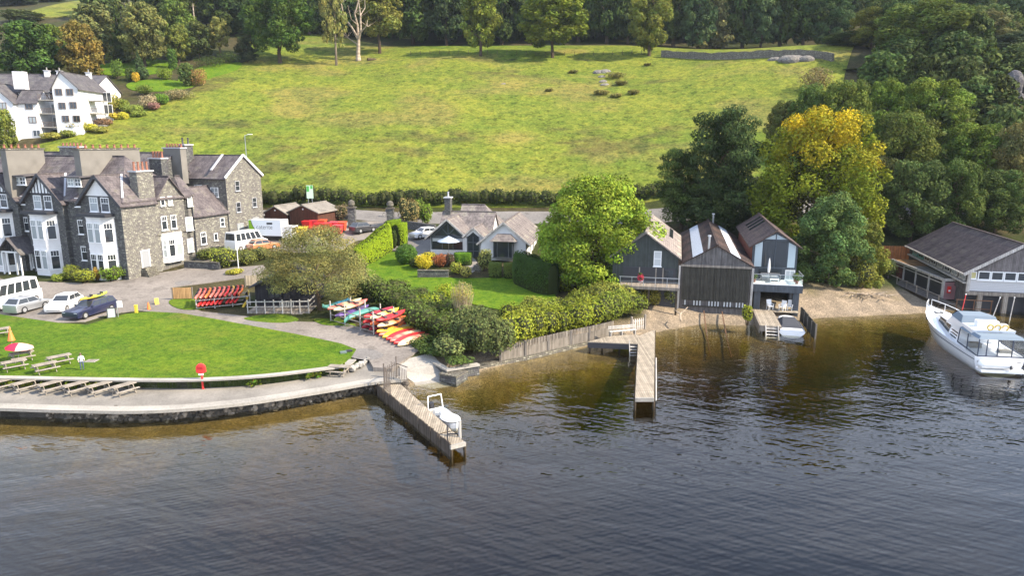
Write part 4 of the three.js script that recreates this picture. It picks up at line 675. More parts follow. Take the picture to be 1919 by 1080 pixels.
{
  const pale = mat('pale lime render', [0.23, 0.215, 0.19], 0.9, { map: T.plaster });
  const a = terraceHouse('left stone terrace house at the photo edge, with a half-timbered gable', -19, { x0: -6, x1: 2.2, g: 0, timber: true });
  const b = terraceHouse('middle stone terrace house with a half-timbered gable and a dark porch', -11.65, { x0: -5.2, x1: 5.1, g: 0, timber: true, porch: true });
  const c = terraceHouse('right-hand corner stone house of the terrace with a plain white gable', 0, { x0: -6.55, x1: 0, g: -2.82, panel: true, hip: 4.2 });
  const long = (t, x, z0, z1, y0, y1, n) => chimney(t, x, y0, y1, (z0 + z1) / 2, 0.95, z0 - z1, n, { mat: pale, cap: M.drywall, ph: 0.45 });
  long(b.t, 5.15, -0.9, -9.2, 9, 14.6, 9); long(a.t, 2.3, 0.3, -4.4, 9, 14.6, 6);
  win(b.t, 3.9, 11.15, -2.55, 0.8, 0.12, 0, { name: 'rooflight', rows: 1, cols: 1, sill: 0 }).rotation.x = -0.8;
  // porch of the middle house
  const pm = new MB(); gable(null, pm, { x0: -5.9, x1: -2.5, z0: 1.9, z1: -0.4, y0: 2.4, ye: 2.75, yr: 4.3, axis: 'z', ov: 0.3, vg: 0.2 }); const p = pm.build('porch', M.slateD, b.t);
  const pp = new MB(); for (const x of [-5.7, -4.9, -3.5, -2.7]) pp.box(x, 1.3, 1.75, 0.14, 2.7, 0.14); pp.box(-4.2, 2.68, 1.75, 3.1, 0.14, 0.14); pp.build('post', M.white, p);
  const ps = new MB(); for (let i = -3; i <= 3; i++) ps.box(-4.2 + i * 0.36, 3.2 + (1.2 - Math.abs(i) * 0.33) * 0.3, 1.85, 0.09, Math.max(0.15, 1.2 - Math.abs(i) * 0.35), 0.06); ps.build('timber_strip', M.black, p);
  const dr = new MB().box(-4.6, 1.05, -0.5, 1.0, 2.1, 0.1).build('door', M.white, b.t); new MB().box(-4.6, 1.55, -0.43, 0.6, 0.8, 0.04).build('pane', M.glass, dr);
  win(b.t, -3.3, 0.5, -0.53, 1.1, 1.7, 0, { top: 0.35 });
  // corner house: sunny side wall
  const W = new MB(), R = new MB();
  gable(W, R, { x0: -4.5, x1: 0.12, z0: -4.85, z1: -9.3, y0: -1, ye: 8.8, yr: 11.35, axis: 'x', ov: 0.3, vg: 0.3 });
  gable(W, R, { x0: -4, x1: 0.0, z0: -9.28, z1: -11, y0: -1, ye: 9.2, yr: 11.2, axis: 'z', ov: 0.3, vg: 0.1, hip1: 1 });
  const cw = W.build('wall', M.stone, c.t); cw.userData.label = 'sunlit side wall with a small gable'; R.build('roof', M.slate, c.t);
  new MB().box(0.2, 3.65, -2.42, 0.07, 9.9, 4.84).build('wall', M.stone, c.t);
  chimney(c.t, -0.42, 6, 12.1, -3.85, 1.1, 2.3, 4, { ph: 1.0, mat: M.stone });
  const sdw = (z, y, w, h, o) => win(c.t, 0.16, y, z, w, h, Math.PI / 2, o);
  sdw(-5.95, 8.0, 0.6, 1.0, { rows: 1 }); sdw(-7.1, 8.0, 0.6, 1.0, { rows: 1 }); sdw(-5.85, 5.1, 0.8, 1.6, { top: 0.35 }); sdw(-7.3, 5.1, 0.8, 1.6, { top: 0.35 }); sdw(-9.75, 4.6, 1.1, 1.6, { mat: M.glassL }); sdw(-10.2, 7.6, 0.7, 1.1, { rows: 1 });
  new MB().box(0.2, 4.55, -7.0, 0.12, 0.12, 5).build('string_course', M.drywall, c.t);
  bay(c.t, 0.1, 1.1, 3.1, 3.3, 0.55, 1, -6.75, Math.PI / 2);
  sdw(-9.6, 1.9, 0.9, 1.6, { top: 0.35 });
  const d = new MB().box(0.22, 2.05, -2.55, 0.1, 1.9, 1.0).build('door', mat('grey door paint', [0.27, 0.28, 0.29], 0.6), c.t); new MB().box(0.24, 3.06, -2.55, 0.14, 0.12, 1.3).box(0.24, 2.05, -1.98, 0.14, 2.0, 0.12).box(0.24, 2.05, -3.12, 0.14, 2.0, 0.12).build('frame', M.white, d);
  const st = new MB(); for (let i = 0; i < 4; i++) st.box(0.5 + 0.1 * i, 0.95 - 0.25 * i, -2.55 + 0.05 * i, 0.8 + 0.2 * i, 0.26, 1.5 + 0.001 * i); st.build('step', M.drywall, c.t);
  for (const z of [-4.85, -10.6]) new MB().tube([0.12, 0.4, z], [0.12, 8.7, z], 0.07, 0.07, 6).build('drainpipe', M.black, c.t);
  // lower wing with a hipped stone roof behind the corner house
  const w = thing('stone_wing', 'low stone wing with a steep hipped roof behind the corner house', 'house', tl(0, -11)), W2 = new MB(), R2 = new MB(); w.rotation.y = TT;
  gable(W2, R2, { x0: -6, x1: 0.05, z0: 0.2, z1: -6, y0: -0.5, ye: 6.4, yr: 9.6, axis: 'z', ov: 0.3, vg: 0, hip1: 1.2 }); W2.build('wall', M.stone, w); R2.build('roof', M.slate, w);
  win(w, 0.08, 2.5, -1.0, 0.9, 1.5, Math.PI / 2, { top: 0.35 }); win(w, 0.08, 4.4, -4.6, 0.7, 1.1, Math.PI / 2, { rows: 2 }); win(w, 0.08, 2.7, -3.2, 0.6, 0.9, Math.PI / 2, { rows: 1 });
  // rear stone block whose gable faces the yard
  const r = thing('stone_house', 'tall plain stone house at the back of the yard with its gable to the right', 'house', tl(0, -17)), W3 = new MB(), R3 = new MB(); r.rotation.y = TT;
  gable(W3, R3, { x0: -8, x1: 0, z0: 0.05, z1: -7.1, y0: 0, ye: 10.75, yr: 13.6, axis: 'x', ov: 0.25, vg: 0.18 }); W3.build('wall', M.stone, r); const rr = R3.build('roof', M.slate, r);
  new MB().bar([0.2, 13.72, -3.55], [0.2, 10.75, 0.3], 0.12, 0.28).bar([0.2, 13.72, -3.55], [0.2, 10.75, -7.4], 0.12, 0.28).build('bargeboard', M.white, r);
  new MB().box(-2.4, 12.75, -1.35, 0.35, 0.1, 3.2, 0, 0.7).build('flashing', M.lead, r);
  for (const [z, y, h] of [[-2.1, 8.9, 1.3], [-2.0, 6.0, 1.3], [-5.3, 6.4, 1.3], [-2.1, 3.2, 1.2], [-5.3, 3.7, 1.2]]) win(r, 0.03, y, z, y < 5 ? 1.2 : 0.8, h, Math.PI / 2, { rows: 2, cols: y < 5 ? 2 : 1, fw: 0.06, frame: M.lead });
  for (const [x, y] of [[-4.6, 8.5], [-1.9, 8.2], [-1.9, 4.8]]) win(r, x, y, 0.08, 1.2, 1.2, 0, { cols: 2, rows: 2, mat: M.glassL });
  new MB().tube([0.1, 3, 0.2], [0.1, 10.6, 0.2], 0.07, 0.07, 6).build('drainpipe', M.black, r);
  chimney(r, -8.3, 11, 15.0, -2.2, 1.0, 1.5, 2, { ph: 0.9, pot: M.black, mat: M.stoneD });
  // long rear range with the back chimneys
  const q = thing('stone_range', 'long slate-roofed rear range behind the terrace, with rows of chimney pots', 'house', tl(-8, -11)), W4 = new MB(), R4 = new MB(); q.rotation.y = TT;
  gable(W4, R4, { x0: -24, x1: 1.5, z0: 0, z1: -8, y0: -1, ye: 10, yr: 14, axis: 'x', ov: 0.3, vg: 0.1 }); W4.build('wall', M.stoneD, q); R4.build('roof', M.slate, q);
  chimney(q, 1.6, 10, 14.6, -4.2, 2.9, 1.0, 6, { mat: pale, ph: 0.5 }); chimney(q, -16.5, 10, 14.7, -4.0, 3.9, 1.0, 6, { mat: M.stone, ph: 0.5 }); chimney(q, 4.6, 9, 13.4, 1.6, 1.9, 1.0, 4, { mat: M.stoneD, ph: 0.8 });
}
// ---------- white apartment building, upper left ----------
{
  const P = atD(110, 254, 141), ap = [P[0], P[1] - 0.4, P[2]], t = thing('apartment_building', 'stepped white rendered apartment building with grey gabled roofs on the left hillside', 'apartments', ap, 0.1);
  const k = pxm(141), X = (p) => (p - 110) * k, Y = (p) => (254 - p) * k * 1.0, W = new MB(), R = new MB();
  gable(W, R, { x0: X(-30), x1: X(118), z0: -4, z1: -13, y0: -6, ye: Y(170), yr: Y(137), axis: 'x', ov: 0.4, vg: 0.2 });
  gable(W, R, { x0: X(-20), x1: X(48), z0: 1.6, z1: -6, y0: -6, ye: Y(192), yr: Y(159), axis: 'z', ov: 0.4, vg: 0.3, cm: X(15) });
  gable(W, R, { x0: X(48), x1: X(84), z0: 0.4, z1: -5, y0: -6, ye: Y(192), yr: Y(170), axis: 'x', ov: 0.3, vg: 0.1 });
  gable(W, R, { x0: X(110), x1: X(154), z0: 0, z1: -12, y0: -3, ye: Y(166), yr: Y(138), axis: 'z', ov: 0.4, vg: 0.3, cm: X(127) });
  const n7 = [Math.sin(0.1), Math.cos(0.1)], LP = (x, y, z) => { const r = ray(x, y), q = [ap[0] + n7[0] * z, ap[2] + n7[1] * z], k2 = (q[0] * n7[0] + q[1] * n7[1]) / (r[0] * n7[0] + r[2] * n7[1]), A = r[0] * k2 - ap[0], B = r[2] * k2 - ap[2]; return [A * n7[1] - B * n7[0], CAM_H + r[1] * k2 - ap[1]]; };
  const cx1 = LP(176, 167, -14)[0], cye = LP(176, 167, -14)[1], cyr = LP(208, 142, -20)[1];
  gable(W, R, { x0: cx1 - 9, x1: cx1, z0: -14, z1: -27, y0: -2, ye: cye, yr: cyr, axis: 'x', ov: 0.4, vg: 0.3 });
  W.build('wall', M.render, t); R.build('roof', M.slateD, t);
  new MB().box(X(43), Y(152), -3.2, 2.0, 3.4, 1.6).build('stair_tower', M.render, t);
  const brown = mat('brown timber frame', [0.16, 0.11, 0.08], 0.7), wo = { cols: 2, rows: 1, frame: brown, sill: 0, fw: 0.09 };
  for (const [x, y, z] of [[31, 199, 1.62], [69, 199, 0.42], [35, 224, 1.62], [72, 223, 0.42], [40, 249, 1.62], [76, 247, 0.42]]) win(t, X(x), Y(y + 5), z, 1.3, 1.15, 0, { ...wo, frame: y > 240 ? M.curtain : brown });
  for (const [x, y] of [[121, 174], [140, 174], [124, 198], [143, 197], [127, 221], [146, 221]]) win(t, X(x), Y(y + 5), 0.03, 1.2, 1.15, 0, wo);
  for (const [z, dy, h] of [[-15.6, 2.6, 1.6], [-18.2, 2.4, 1.0], [-21.5, 1.6, 1.0], [-24.6, 2.6, 1.6], [-18.2, 5.4, 1.5]]) win(t, cx1 + 0.03, cye - dy, z, h > 1.2 ? 1.2 : 0.7, h, Math.PI / 2, { ...wo, cols: 1 });
  // recessed balconies between the gabled blocks
  const bal = (x0, x1, z, rows) => rows.forEach((y) => {
    const g = new MB().box(X((x0 + x1) / 2), Y(y + 17), z - 1.0, (x1 - x0) * k, 0.2, 2.6).build('balcony', M.cream, t);
    const r = new MB(); r.box(X((x0 + x1) / 2), Y(y + 17) + 1.0, z + 0.25, (x1 - x0) * k, 0.07, 0.07); for (let i = 0; i <= 8; i++) r.box(X(mix(x0 + 0.5, x1 - 0.5, i / 8)), Y(y + 17) + 0.55, z + 0.25, 0.035, 0.9, 0.035); r.build('railing', brown, g);
    win(g, X(mix(x0, x1, 0.4)), Y(y + 17) + 0.12, z - 3.9 + (x0 > 140 ? -2 : 0), 1.7, 1.9, 0, { cols: 2, rows: 1, frame: M.white, sill: 0 });
  });
  bal(85, 109, 0, [171, 195, 219, 243]); bal(154, 176, -4, [170, 193, 215]);
  { const g = new MB().box(cx1 + 0.9, cye - 2.75, -24.6, 1.9, 0.2, 3).build('balcony', M.cream, t); new MB().box(cx1 + 1.8, cye - 1.85, -24.6, 0.06, 0.07, 3).build('railing', brown, g); }
  for (const [x, z] of [[68, -8], [88, -8.5], [127, -11.6], [166, -12.4]].slice(0, 3)) chimney(t, X(x), Y(142), Y(131), z, 0.9, 0.7, 1, { mat: M.render, ph: 0.6, pot: M.cream });
}
// ---------- white cottage with grey slate roofs ----------
{
  const t = thing('cottage', 'white rendered cottage with three front gables and weathered slate roofs', 'house', [-1.03, 3.4, -85.38], -0.157), W = new MB(), R = new MB();
  const timber = mat('dark blue-grey timber', [0.06, 0.07, 0.075], 0.6);
  gable(W, R, { x0: -2.9, x1: 2.9, z0: 0, z1: -13.5, y0: -1.5, ye: 2.25, yr: 4.65, axis: 'z', ov: 0.45, vg: 0.3, hip0: 0.1 });
  gable(W, R, { x0: -9.6, x1: -2.6, z0: -5, z1: -11, y0: -1.5, ye: 2.4, yr: 5.15, axis: 'x', ov: 0.3, vg: 0.2 });
  gable(W, R, { x0: -5.2, x1: -2.95, z0: -1.1, z1: -6.5, y0: -1.5, ye: 2.75, yr: 3.75, axis: 'z', ov: 0.25, vg: 0.2 });
  gable(null, R, { x0: -10.1, x1: -5.0, z0: -1.6, z1: -8, y0: 0, ye: 2.55, yr: 4.75, axis: 'z', ov: 0.45, vg: 0.45 });
  gable(W, R, { x0: -8.2, x1: -3, z0: -11, z1: -16, y0: -1, ye: 3.2, yr: 5.6, axis: 'x', ov: 0.3, vg: 0.2, hip1: 2 });
  W.box(-7.55, 0.05, -1.9, 4.7, 1.6, 0.3).box(-5.35, 1, -1.85, 0.5, 3.4, 0.4).box(-9.8, 1, -4.8, 0.3, 3.6, 5.4);
  W.build('wall', M.render, t); R.build('roof', M.slateC, t);
  const ve = new MB(); for (const [x, y, z, d, h] of [[-7.55, 4.82, -1.1, 2.9, 2.5], [-4.08, 3.85, -0.85, 1.4, 1.2], [0, 4.72, 0.33, 3.4, 2.78]]) for (const s of [-1, 1]) ve.bar([x, y, z], [x + s * d, y - h, z], 0.06, 0.2); ve.build('bargeboard', M.whiteWood, t);
  new MB().box(-2.75, 2.55, -3.2, 0.6, 0.08, 4.6, 0, 0, 0).build('valley_flashing', M.lead, t);
  // glazed garden room under the left gable
  const gr = new MB().poly([[-9.75, 0.85, -1.98], [-5.6, 0.85, -1.98], [-5.6, 2.5, -1.98], [-7.55, 4.45, -1.98], [-9.75, 2.5, -1.98]]).build('glazing', M.glass, t);
  const gf = new MB(); for (const x of [-9.75, -8.35, -6.95, -5.6]) gf.box(x, 1.7, -1.92, 0.14, 1.75, 0.12); gf.box(-7.68, 2.5, -1.915, 4.3, 0.3, 0.12).box(-7.68, 0.85, -1.915, 4.3, 0.1, 0.12); gf.bar([-7.55, 2.6, -1.9], [-7.55, 4.4, -1.9], 0.13).bar([-7.55, 2.75, -1.9], [-8.35, 3.6, -1.9], 0.12).bar([-7.55, 2.75, -1.9], [-6.75, 3.6, -1.9], 0.12).bar([-9.7, 2.55, -1.88], [-7.55, 4.6, -1.88], 0.14, 0.3).bar([-5.5, 2.55, -1.88], [-7.55, 4.6, -1.88], 0.14, 0.3); gf.build('frame', timber, gr);
  const bl = new MB(); for (const x of [-9.05, -7.65, -6.28]) bl.box(x, 2.12, -1.94, 1.2, 0.4, 0.03); bl.build('blind', M.curtain, gr);
  // tall entrance window with door
  const en = new MB().poly([[-4.85, 0.1, -1.05], [-3.35, 0.1, -1.05], [-3.35, 2.7, -1.05], [-4.1, 3.3, -1.05], [-4.85, 2.7, -1.05]]).build('glazing', M.glass, t); const ef = new MB(); for (const x of [-4.85, -4.1, -3.35]) ef.box(x, 1.4, -1.0, 0.1, 2.7, 0.1); for (const y of [0.9, 2.0]) ef.box(-4.1, y, -1.0, 1.5, 0.1, 0.09); ef.build('frame', timber, en);
  // bay window of the right gable with its own little hipped roof
  const bw = new MB().box(0.07, 1.45, 0.45, 2.3, 2.0, 0.9).build('bay_window', M.glass, t); const bf = new MB(); for (const x of [-1.1, -0.65, 0.75, 1.22]) bf.box(x, 1.45, 0.92, 0.1, 2.0, 0.08); for (const x of [-1.1, 1.24]) bf.box(x, 1.45, 0.15, 0.06, 2.0, 0.1); bf.box(0.07, 0.45, 0.5, 2.6, 0.12, 1.05).box(0.07, 2.44, 0.47, 2.4, 0.1, 0.95); bf.build('frame', timber, bw);
  const br = new MB(), e = [[-1.6, 2.5, 1.25], [1.72, 2.5, 1.25], [1.72, 2.5, -0.05], [-1.6, 2.5, -0.05]], u = [[-0.75, 3.35, 0.2], [0.85, 3.35, 0.2], [0.85, 3.35, -0.05], [-0.75, 3.35, -0.05]]; br.hexa(e, u); br.build('roof', M.slateC, bw);
  for (const z of [-3, -6, -9.5]) win(t, 2.92, 0.5, z, 0.9, 1.4, Math.PI / 2, { rows: 1 });
  chimney(t, -9.0, 2.5, 7.0, -8.0, 0.8, 1.1, 1, { ph: 0.7, mat: M.stoneD, pot: M.lead });
  const dp = new MB(); for (const [x, z] of [[-5.15, -1.5], [-2.95, -0.9], [2.85, 0.1]]) dp.tube([x, 0.2, z], [x, 2.4, z], 0.06, 0.06, 6); dp.build('drainpipe', M.black, t);
  new MB().box(-7.7, 4.1, -5.8, 0.5, 0.08, 0.8, 0, 0, 0.72).build('rooflight', M.glass, t);
  // garden steps and terrace wall
  const s = thing('garden_steps', 'dark stone garden steps between hedges from the lawn to the cottage door', 'steps', [-4.75, 2.2, -80.6], -0.3), sm = new MB(); for (let i = 0; i < 8; i++) sm.box(0.05 * i, 0.09 + 0.17 * i, -0.42 * i, 1.3, 0.18, 0.46).box(0.05 * i, -0.3 + 0.17 * i, -0.42 * i, 1.28, 0.6, 0.44); sm.build('step', M.drywall, s);
  const tw = thing('terrace_wall', 'short grey garden wall in front of the red bush below the cottage', 'wall', [-9.2, 2.1, -79.4], -0.05); new MB().box(0, 0.45, 0, 3.6, 1.3, 0.4).build('wall', M.stoneD, tw); new MB().box(0, 1.13, 0, 3.7, 0.08, 0.5).build('coping', M.drywall, tw);
}
// ---------- boathouses ----------
// local x and height of the point seen at a pixel, on the plane local z of a frame at P turned by t
const onPlane = (P, t) => (x, y, z = 0) => { const r = ray(x, y), n = [Math.sin(t), Math.cos(t)], q = [P[0] + n[0] * z, P[2] + n[1] * z], k = (q[0] * n[0] + q[1] * n[1]) / (r[0] * n[0] + r[2] * n[1]), X = r[0] * k - P[0], Z = r[2] * k - P[2]; return [X * Math.cos(t) - Z * Math.sin(t), CAM_H + r[1] * k - P[1]]; };
const BT = -0.232;
const tarBoard = mat('dark tarred boards', [0.07, 0.068, 0.056], 0.85, { map: T.wood }), greyBoard = mat('weathered grey boards', [0.15, 0.145, 0.145], 0.9, { map: T.wood, bumpMap: T.woodB, bumpScale: 0.02 });
T.corr = dtex(256, (u) => 0.5 + 0.5 * Math.sin(u * 2 * Math.PI * 12), false, 2.4);
T.rust = dtex(512, (u, v) => { const n = fbm(u * 5, v * 5, 131, 5, 5), m = fbm(u * 3, v * 24, 133, 3, 3); return [0.62 + (n - 0.5) * 0.5 + (m - 0.5) * 0.2, 0.57 + (n - 0.5) * 0.36 + (m - 0.5) * 0.2, 0.54 + (n - 0.5) * 0.3 + (m - 0.5) * 0.2]; }, true, 6);
const corr = mat('corrugated sheet', [0.15, 0.115, 0.105], 0.75, { map: T.rust, bumpMap: T.corr, bumpScale: 0.04 }), clear = mat('clear corrugated sheet', [0.62, 0.66, 0.7], 0.25, { bumpMap: T.corr, bumpScale: 0.03 });
{ // large old boathouse
  const P = [17.35, 0.9, -70.2], t = thing('boathouse', 'large old dark boathouse with a corrugated roof, clear roof strips and a wide door', 'boathouse', P, BT), w = 7.0, L = 24, W = new MB(), R = new MB();
  gable(W, R, { x0: 0, x1: w, z0: 0, z1: -L, y0: -1.2, ye: 4.75, yr: 6.75, axis: 'z', ov: 0.25, vg: 0.25, th: 0.1 }); W.build('wall', greyBoard, t); const rf = R.build('roof', corr, t);
  for (const s of [-1, 1]) { const k = 2.0 / 3.5, a = 1.35, b = 2.35, y = (d) => 6.75 - d * k + 0.1; const q = (d, z) => [3.5 + s * d, y(d), z]; const pts = [q(a, 0.2), q(b, 0.2), q(b, -L + 0.3), q(a, -L + 0.3)]; const mb = new MB(); const lo = pts.map(([x, yy, z]) => [x, yy - 0.05, z]); s > 0 ? mb.hexa(lo, pts) : mb.hexa([...lo].reverse(), [...pts].reverse()); mb.build('roof_light', clear, rf); }
  const bd = new MB(); for (let i = 0; i < 23; i++) { const x = 0.15 + i * 0.305, h = 2.0 * (1 - Math.abs(x - 3.5) / 3.5); if (h > 0.12) bd.box(x, 4.75 + h / 2 - 0.02, 0.03 + 0.012 * (i % 3), 0.28, h, 0.05); } stuff(bd.build('board', mat('silvered boards', [0.2, 0.195, 0.195], 0.9, { map: T.wood }), t));
  new MB().box(w / 2, 4.6, 0.08, w, 0.24, 0.2).build('lintel', M.grayWood, t);
  const dr = new MB(); for (let i = 0; i < 21; i++) dr.box(0.35 + i * 0.315, 2.75, 0.0 + 0.015 * (i % 2), 0.3, 3.45, 0.1); const door = dr.build('door', tarBoard, t);
  new MB().box(3.5, 2.5, 0.1, 0.1, 4.2, 0.06).box(3.5, 1.02, 0.09, 6.3, 0.12, 0.06).box(3.5, 0.38, 0.09, 6.3, 0.12, 0.06).build('frame', tarBoard, door);
  const gl = new MB(); for (let i = 0; i < 20; i++) if (hash(i, 2, 8) > 0.15) gl.box(0.62 + i * 0.3, 0.7, 0.06, 0.13, 0.5, 0.03); stuff(gl.build('pane', M.curtain, door));
  for (const x of [-0.08, w + 0.08]) new MB().box(x, 2.1, 0.15, 0.2, 5.0, 0.2).build('corner_post', M.whiteWood, t);
  for (const [x, y, z, h] of [[2.7, 6.3, -0.3, 1.3], [4.1, 6.4, -L + 1.2, 1.2]]) { const f = new MB().tube([x, y, z], [x, y + h, z], 0.11, 0.11, 8).build('flue', M.metal, rf); new MB().tube([x, y + h, z], [x, y + h + 0.14, z], 0.2, 0.17, 8).build('cowl', M.metal, f); }
  for (const x of [2.55, 4.35]) { // launching rails running down into the lake
    const r = thing('slip_rail', `rusty launching rail from the old boathouse into the lake, ${x < 3 ? 'left' : 'right'} of the pair`, 'rail', P, BT), mb = new MB(), pts = [[x, -0.05, 0.3], [x + 0.05, -0.5, 3], [x + 0.15, -1.15, 6.5], [x + 0.3, -1.6, 11]]; for (let i = 0; i < 3; i++) mb.bar(pts[i], pts[i + 1], 0.09, 0.1); mb.build('rail', M.rail, r);
  }
}
{ // modern dark blue boathouse with balcony
  const P = [25.2, 0.85, -70.6], t = thing('boathouse', 'modern blue-grey boathouse with glazed gable and white balcony', 'boathouse', P, BT), L = onPlane(P, BT), W = new MB(), R = new MB();
  const blue = mat('blue-grey cladding', [0.075, 0.095, 0.12], 0.6, { map: T.wood }), redw = mat('red-brown render', [0.22, 0.075, 0.05], 0.85, { map: T.plaster }), pale = mat('pale blue panel', [0.42, 0.5, 0.53], 0.4);
  const zf = -2.6, a = L(1408, 500, zf)[0], b = L(1492, 500, zf)[0], c = (a + b) / 2, ye = L(1408, 458, zf)[1], yr = L(1455, 432, zf)[1];
  gable(W, R, { x0: a, x1: b, z0: zf, z1: -20, y0: 2.4, ye, yr, axis: 'z', ov: 0.4, vg: 0.45, th: 0.16 }); W.box(a + 0.2, 0.9, -11, 0.4, 3.0, 16).box(b - 0.2, 0.9, -11, 0.4, 3.0, 16).box(c, 0.9, -9, b - a - 0.8, 3, 0.3);
  W.build('wall', blue, t); const rf = R.build('roof', mat('brown roof tile', [0.14, 0.105, 0.095], 0.8, { map: T.slate, bumpMap: T.slateB, bumpScale: 0.04 }), t);
  new MB().box(a - 0.03, ye - 1.9, -11.5, 0.05, 3.6, 17).build('side_wall', redw, t);
  for (const z of [-12, -14.2, -16.4]) { const k = (yr - ye) / (c - a); new MB().box(a + 1.25, ye + 1.25 * k + 0.12, z, 2.0, 0.06, 0.9, 0, 0, Math.atan(k)).build('rooflight', M.glass, rf); }
  // glazed gable: dark centre, pale side panels, small pale triangles on top
  const y1 = 3.95, g = new MB().box(c, (y1 + ye + 0.45) / 2, zf + 0.03, 2.35, ye + 0.45 - y1, 0.08).build('glazing', M.glass, t);
  new MB().box(c, ye + 0.5, zf + 0.09, 2.5, 0.09, 0.08).box(c, (y1 + ye) / 2 + 0.2, zf + 0.085, 0.07, ye - y1 + 0.4, 0.07).box(c, y1, zf + 0.09, 2.5, 0.1, 0.08).build('frame', blue, g);
  for (const s of [-1, 1]) { const x0 = c + s * 1.3, x1 = c + s * (b - c - 0.22), h0 = ye + 0.32, h1 = ye - 0.05; const q = [[x0, y1 + 0.05, zf + 0.05], [x1, y1 + 0.05, zf + 0.05], [x1, h1, zf + 0.05], [x0, h0, zf + 0.05]]; new MB().poly(s > 0 ? q : q.reverse()).build('panel', pale, t); const q2 = [[c + s * 0.06, ye + 0.6, zf + 0.05], [c + s * 1.15, ye + 0.6, zf + 0.05], [c + s * 0.06, yr - 0.42, zf + 0.05]]; new MB().poly(s > 0 ? q2 : q2.reverse()).build('panel', pale, t); }
  // balcony level: doors, floor, glass rail
  const d = new MB().box(c - 0.35, 2.9, zf + 0.04, 2.3, 1.9, 0.06).build('glazing', M.glass, t); new MB().box(c - 0.35, 2.9, zf + 0.09, 0.08, 1.9, 0.05).box(c - 0.35, 3.86, zf + 0.09, 2.4, 0.08, 0.05).build('frame', blue, d);
  win(t, c + 1.65, 2.75, zf + 0.04, 0.9, 0.95, 0, { rows: 1, cols: 2, mat: M.curtain });
  const l0 = L(1404, 534, 0.1)[0], l1 = L(1504, 536, 0.1)[0], by = L(1455, 534, 0.1)[1];
  const bal = new MB().box((l0 + l1) / 2, by - 0.4, -1.2, l1 - l0, 0.75, 2.9).build('balcony', blue, t); new MB().box((l0 + l1) / 2, by, -1.2, l1 - l0 - 0.06, 0.08, 2.84).build('floor', M.render, bal);
  const gr = new MB(); gr.box((l0 + l1) / 2, by + 0.55, 0.2, l1 - l0 - 0.1, 1.0, 0.02).box(l1 - 0.06, by + 0.55, -1.2, 0.02, 1.0, 2.7).box(l0 + 0.06, by + 0.55, -1.2, 0.02, 1.0, 2.7); gr.build('balustrade', mat('clear glass', [0.9, 0.95, 0.95], 0.03, { transmission: 1, ior: 1.45 }), bal);
  const hr = new MB(); hr.box((l0 + l1) / 2, by + 1.07, 0.2, l1 - l0, 0.05, 0.06).box(l1 - 0.06, by + 1.07, -1.2, 0.06, 0.05, 2.8).box(l0 + 0.06, by + 1.07, -1.2, 0.06, 0.05, 2.8); hr.build('handrail', M.metal, bal);
  for (const x of [l0 + 0.85, l1 - 0.55]) new MB().box(x, by / 2 - 0.6, -0.3, 0.62, by + 0.6, 0.62).build('column', blue, t);
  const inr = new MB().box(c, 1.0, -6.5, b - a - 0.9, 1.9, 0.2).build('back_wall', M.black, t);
  // deck on the water
  const dk = thing('boat_deck', 'L-shaped grey boat deck in front of the modern boathouse, with white swim steps', 'deck', P, BT), d1 = L(1413, 585, 1), d2 = L(1443, 585, 1), e1 = L(1421, 622, 6), D = new MB();
  const walk0 = d1[0], walk1 = d2[0] + 0.25; for (let i = 0; i < 34; i++) D.box((walk0 + walk1) / 2, -0.12 + 0.004 * (i % 2), 0.6 + i * 0.2 - 0.45, walk1 - walk0, 0.07, 0.185); for (let i = 0; i < 18; i++) D.box((walk1 + l1) / 2 - 0.1, -0.121 + 0.004 * (i % 2), -2.6 + i * 0.2, l1 - walk1 - 0.35, 0.07, 0.185); D.box((walk0 + walk1) / 2, -0.122, -1.1, walk1 - walk0, 0.07, 2.5); stuff(D.build('plank', M.deck, dk));
  const ds = new MB(); ds.box(walk0 - 0.06, -0.5, 3.3, 0.1, 0.8, 6.9).box(walk1 + 0.06, -0.4, 3.9, 0.1, 0.5, 5.6).box((walk0 + walk1) / 2, -0.4, 6.8, walk1 - walk0, 0.5, 0.1); for (const z of [1, 4, 6.6]) for (const x of [walk0 + 0.15, walk1 - 0.15]) ds.tube([x, -3, z], [x, -0.16, z], 0.1, 0.1, 7); ds.build('frame', M.grayWood, dk);
  const stp = new MB(), sx = (walk0 + walk1) / 2 + 0.1; for (let i = 0; i < 4; i++) stp.box(sx, -0.3 - i * 0.24, 7.0 + i * 0.24, 1.0, 0.06, 0.24); for (const s of [-1, 1]) stp.bar([sx + s * 0.56, -0.05, 6.9], [sx + s * 0.56, -1.2, 8.0], 0.08, 0.16); stp.build('swim_step', M.whiteWood, dk);
  // dark fence screen to the right of the deck
  const f0 = atE(1499, 600, 0.1), f1 = atE(1527, 634, 0), fn = thing('fence_screen', 'dark timber screen fence running into the water beside the modern boathouse', 'fence', [f0[0], 0.2, f0[2]], Math.atan2(-(f1[2] - f0[2]), f1[0] - f0[0])), fl = Math.hypot(f1[0] - f0[0], f1[2] - f0[2]);
  for (let i = 0; i < 4; i++) new MB().box(fl * (i + 0.5) / 4, 0.55 - i * 0.06, 0, fl / 4 - 0.1, 1.5, 0.05).build('panel', tarBoard, fn);
  for (let i = 0; i <= 4; i++) new MB().box(fl * i / 4, 0.1 - i * 0.06, 0, 0.1, 2.6 - (i === 4 ? 0 : 0.3), 0.12).build('post', M.grayWood, fn);
  // furniture on the balcony
  const put = (x, z, y = by + 0.04) => { const q = V(x, y, z).applyAxisAngle(V(0, 1, 0), BT); return [P[0] + q.x, P[1] + q.y, P[2] + q.z]; };
  const grey = mat('grey cushion', [0.32, 0.33, 0.35], 0.9), wick = mat('grey wicker', [0.2, 0.2, 0.2], 0.9);
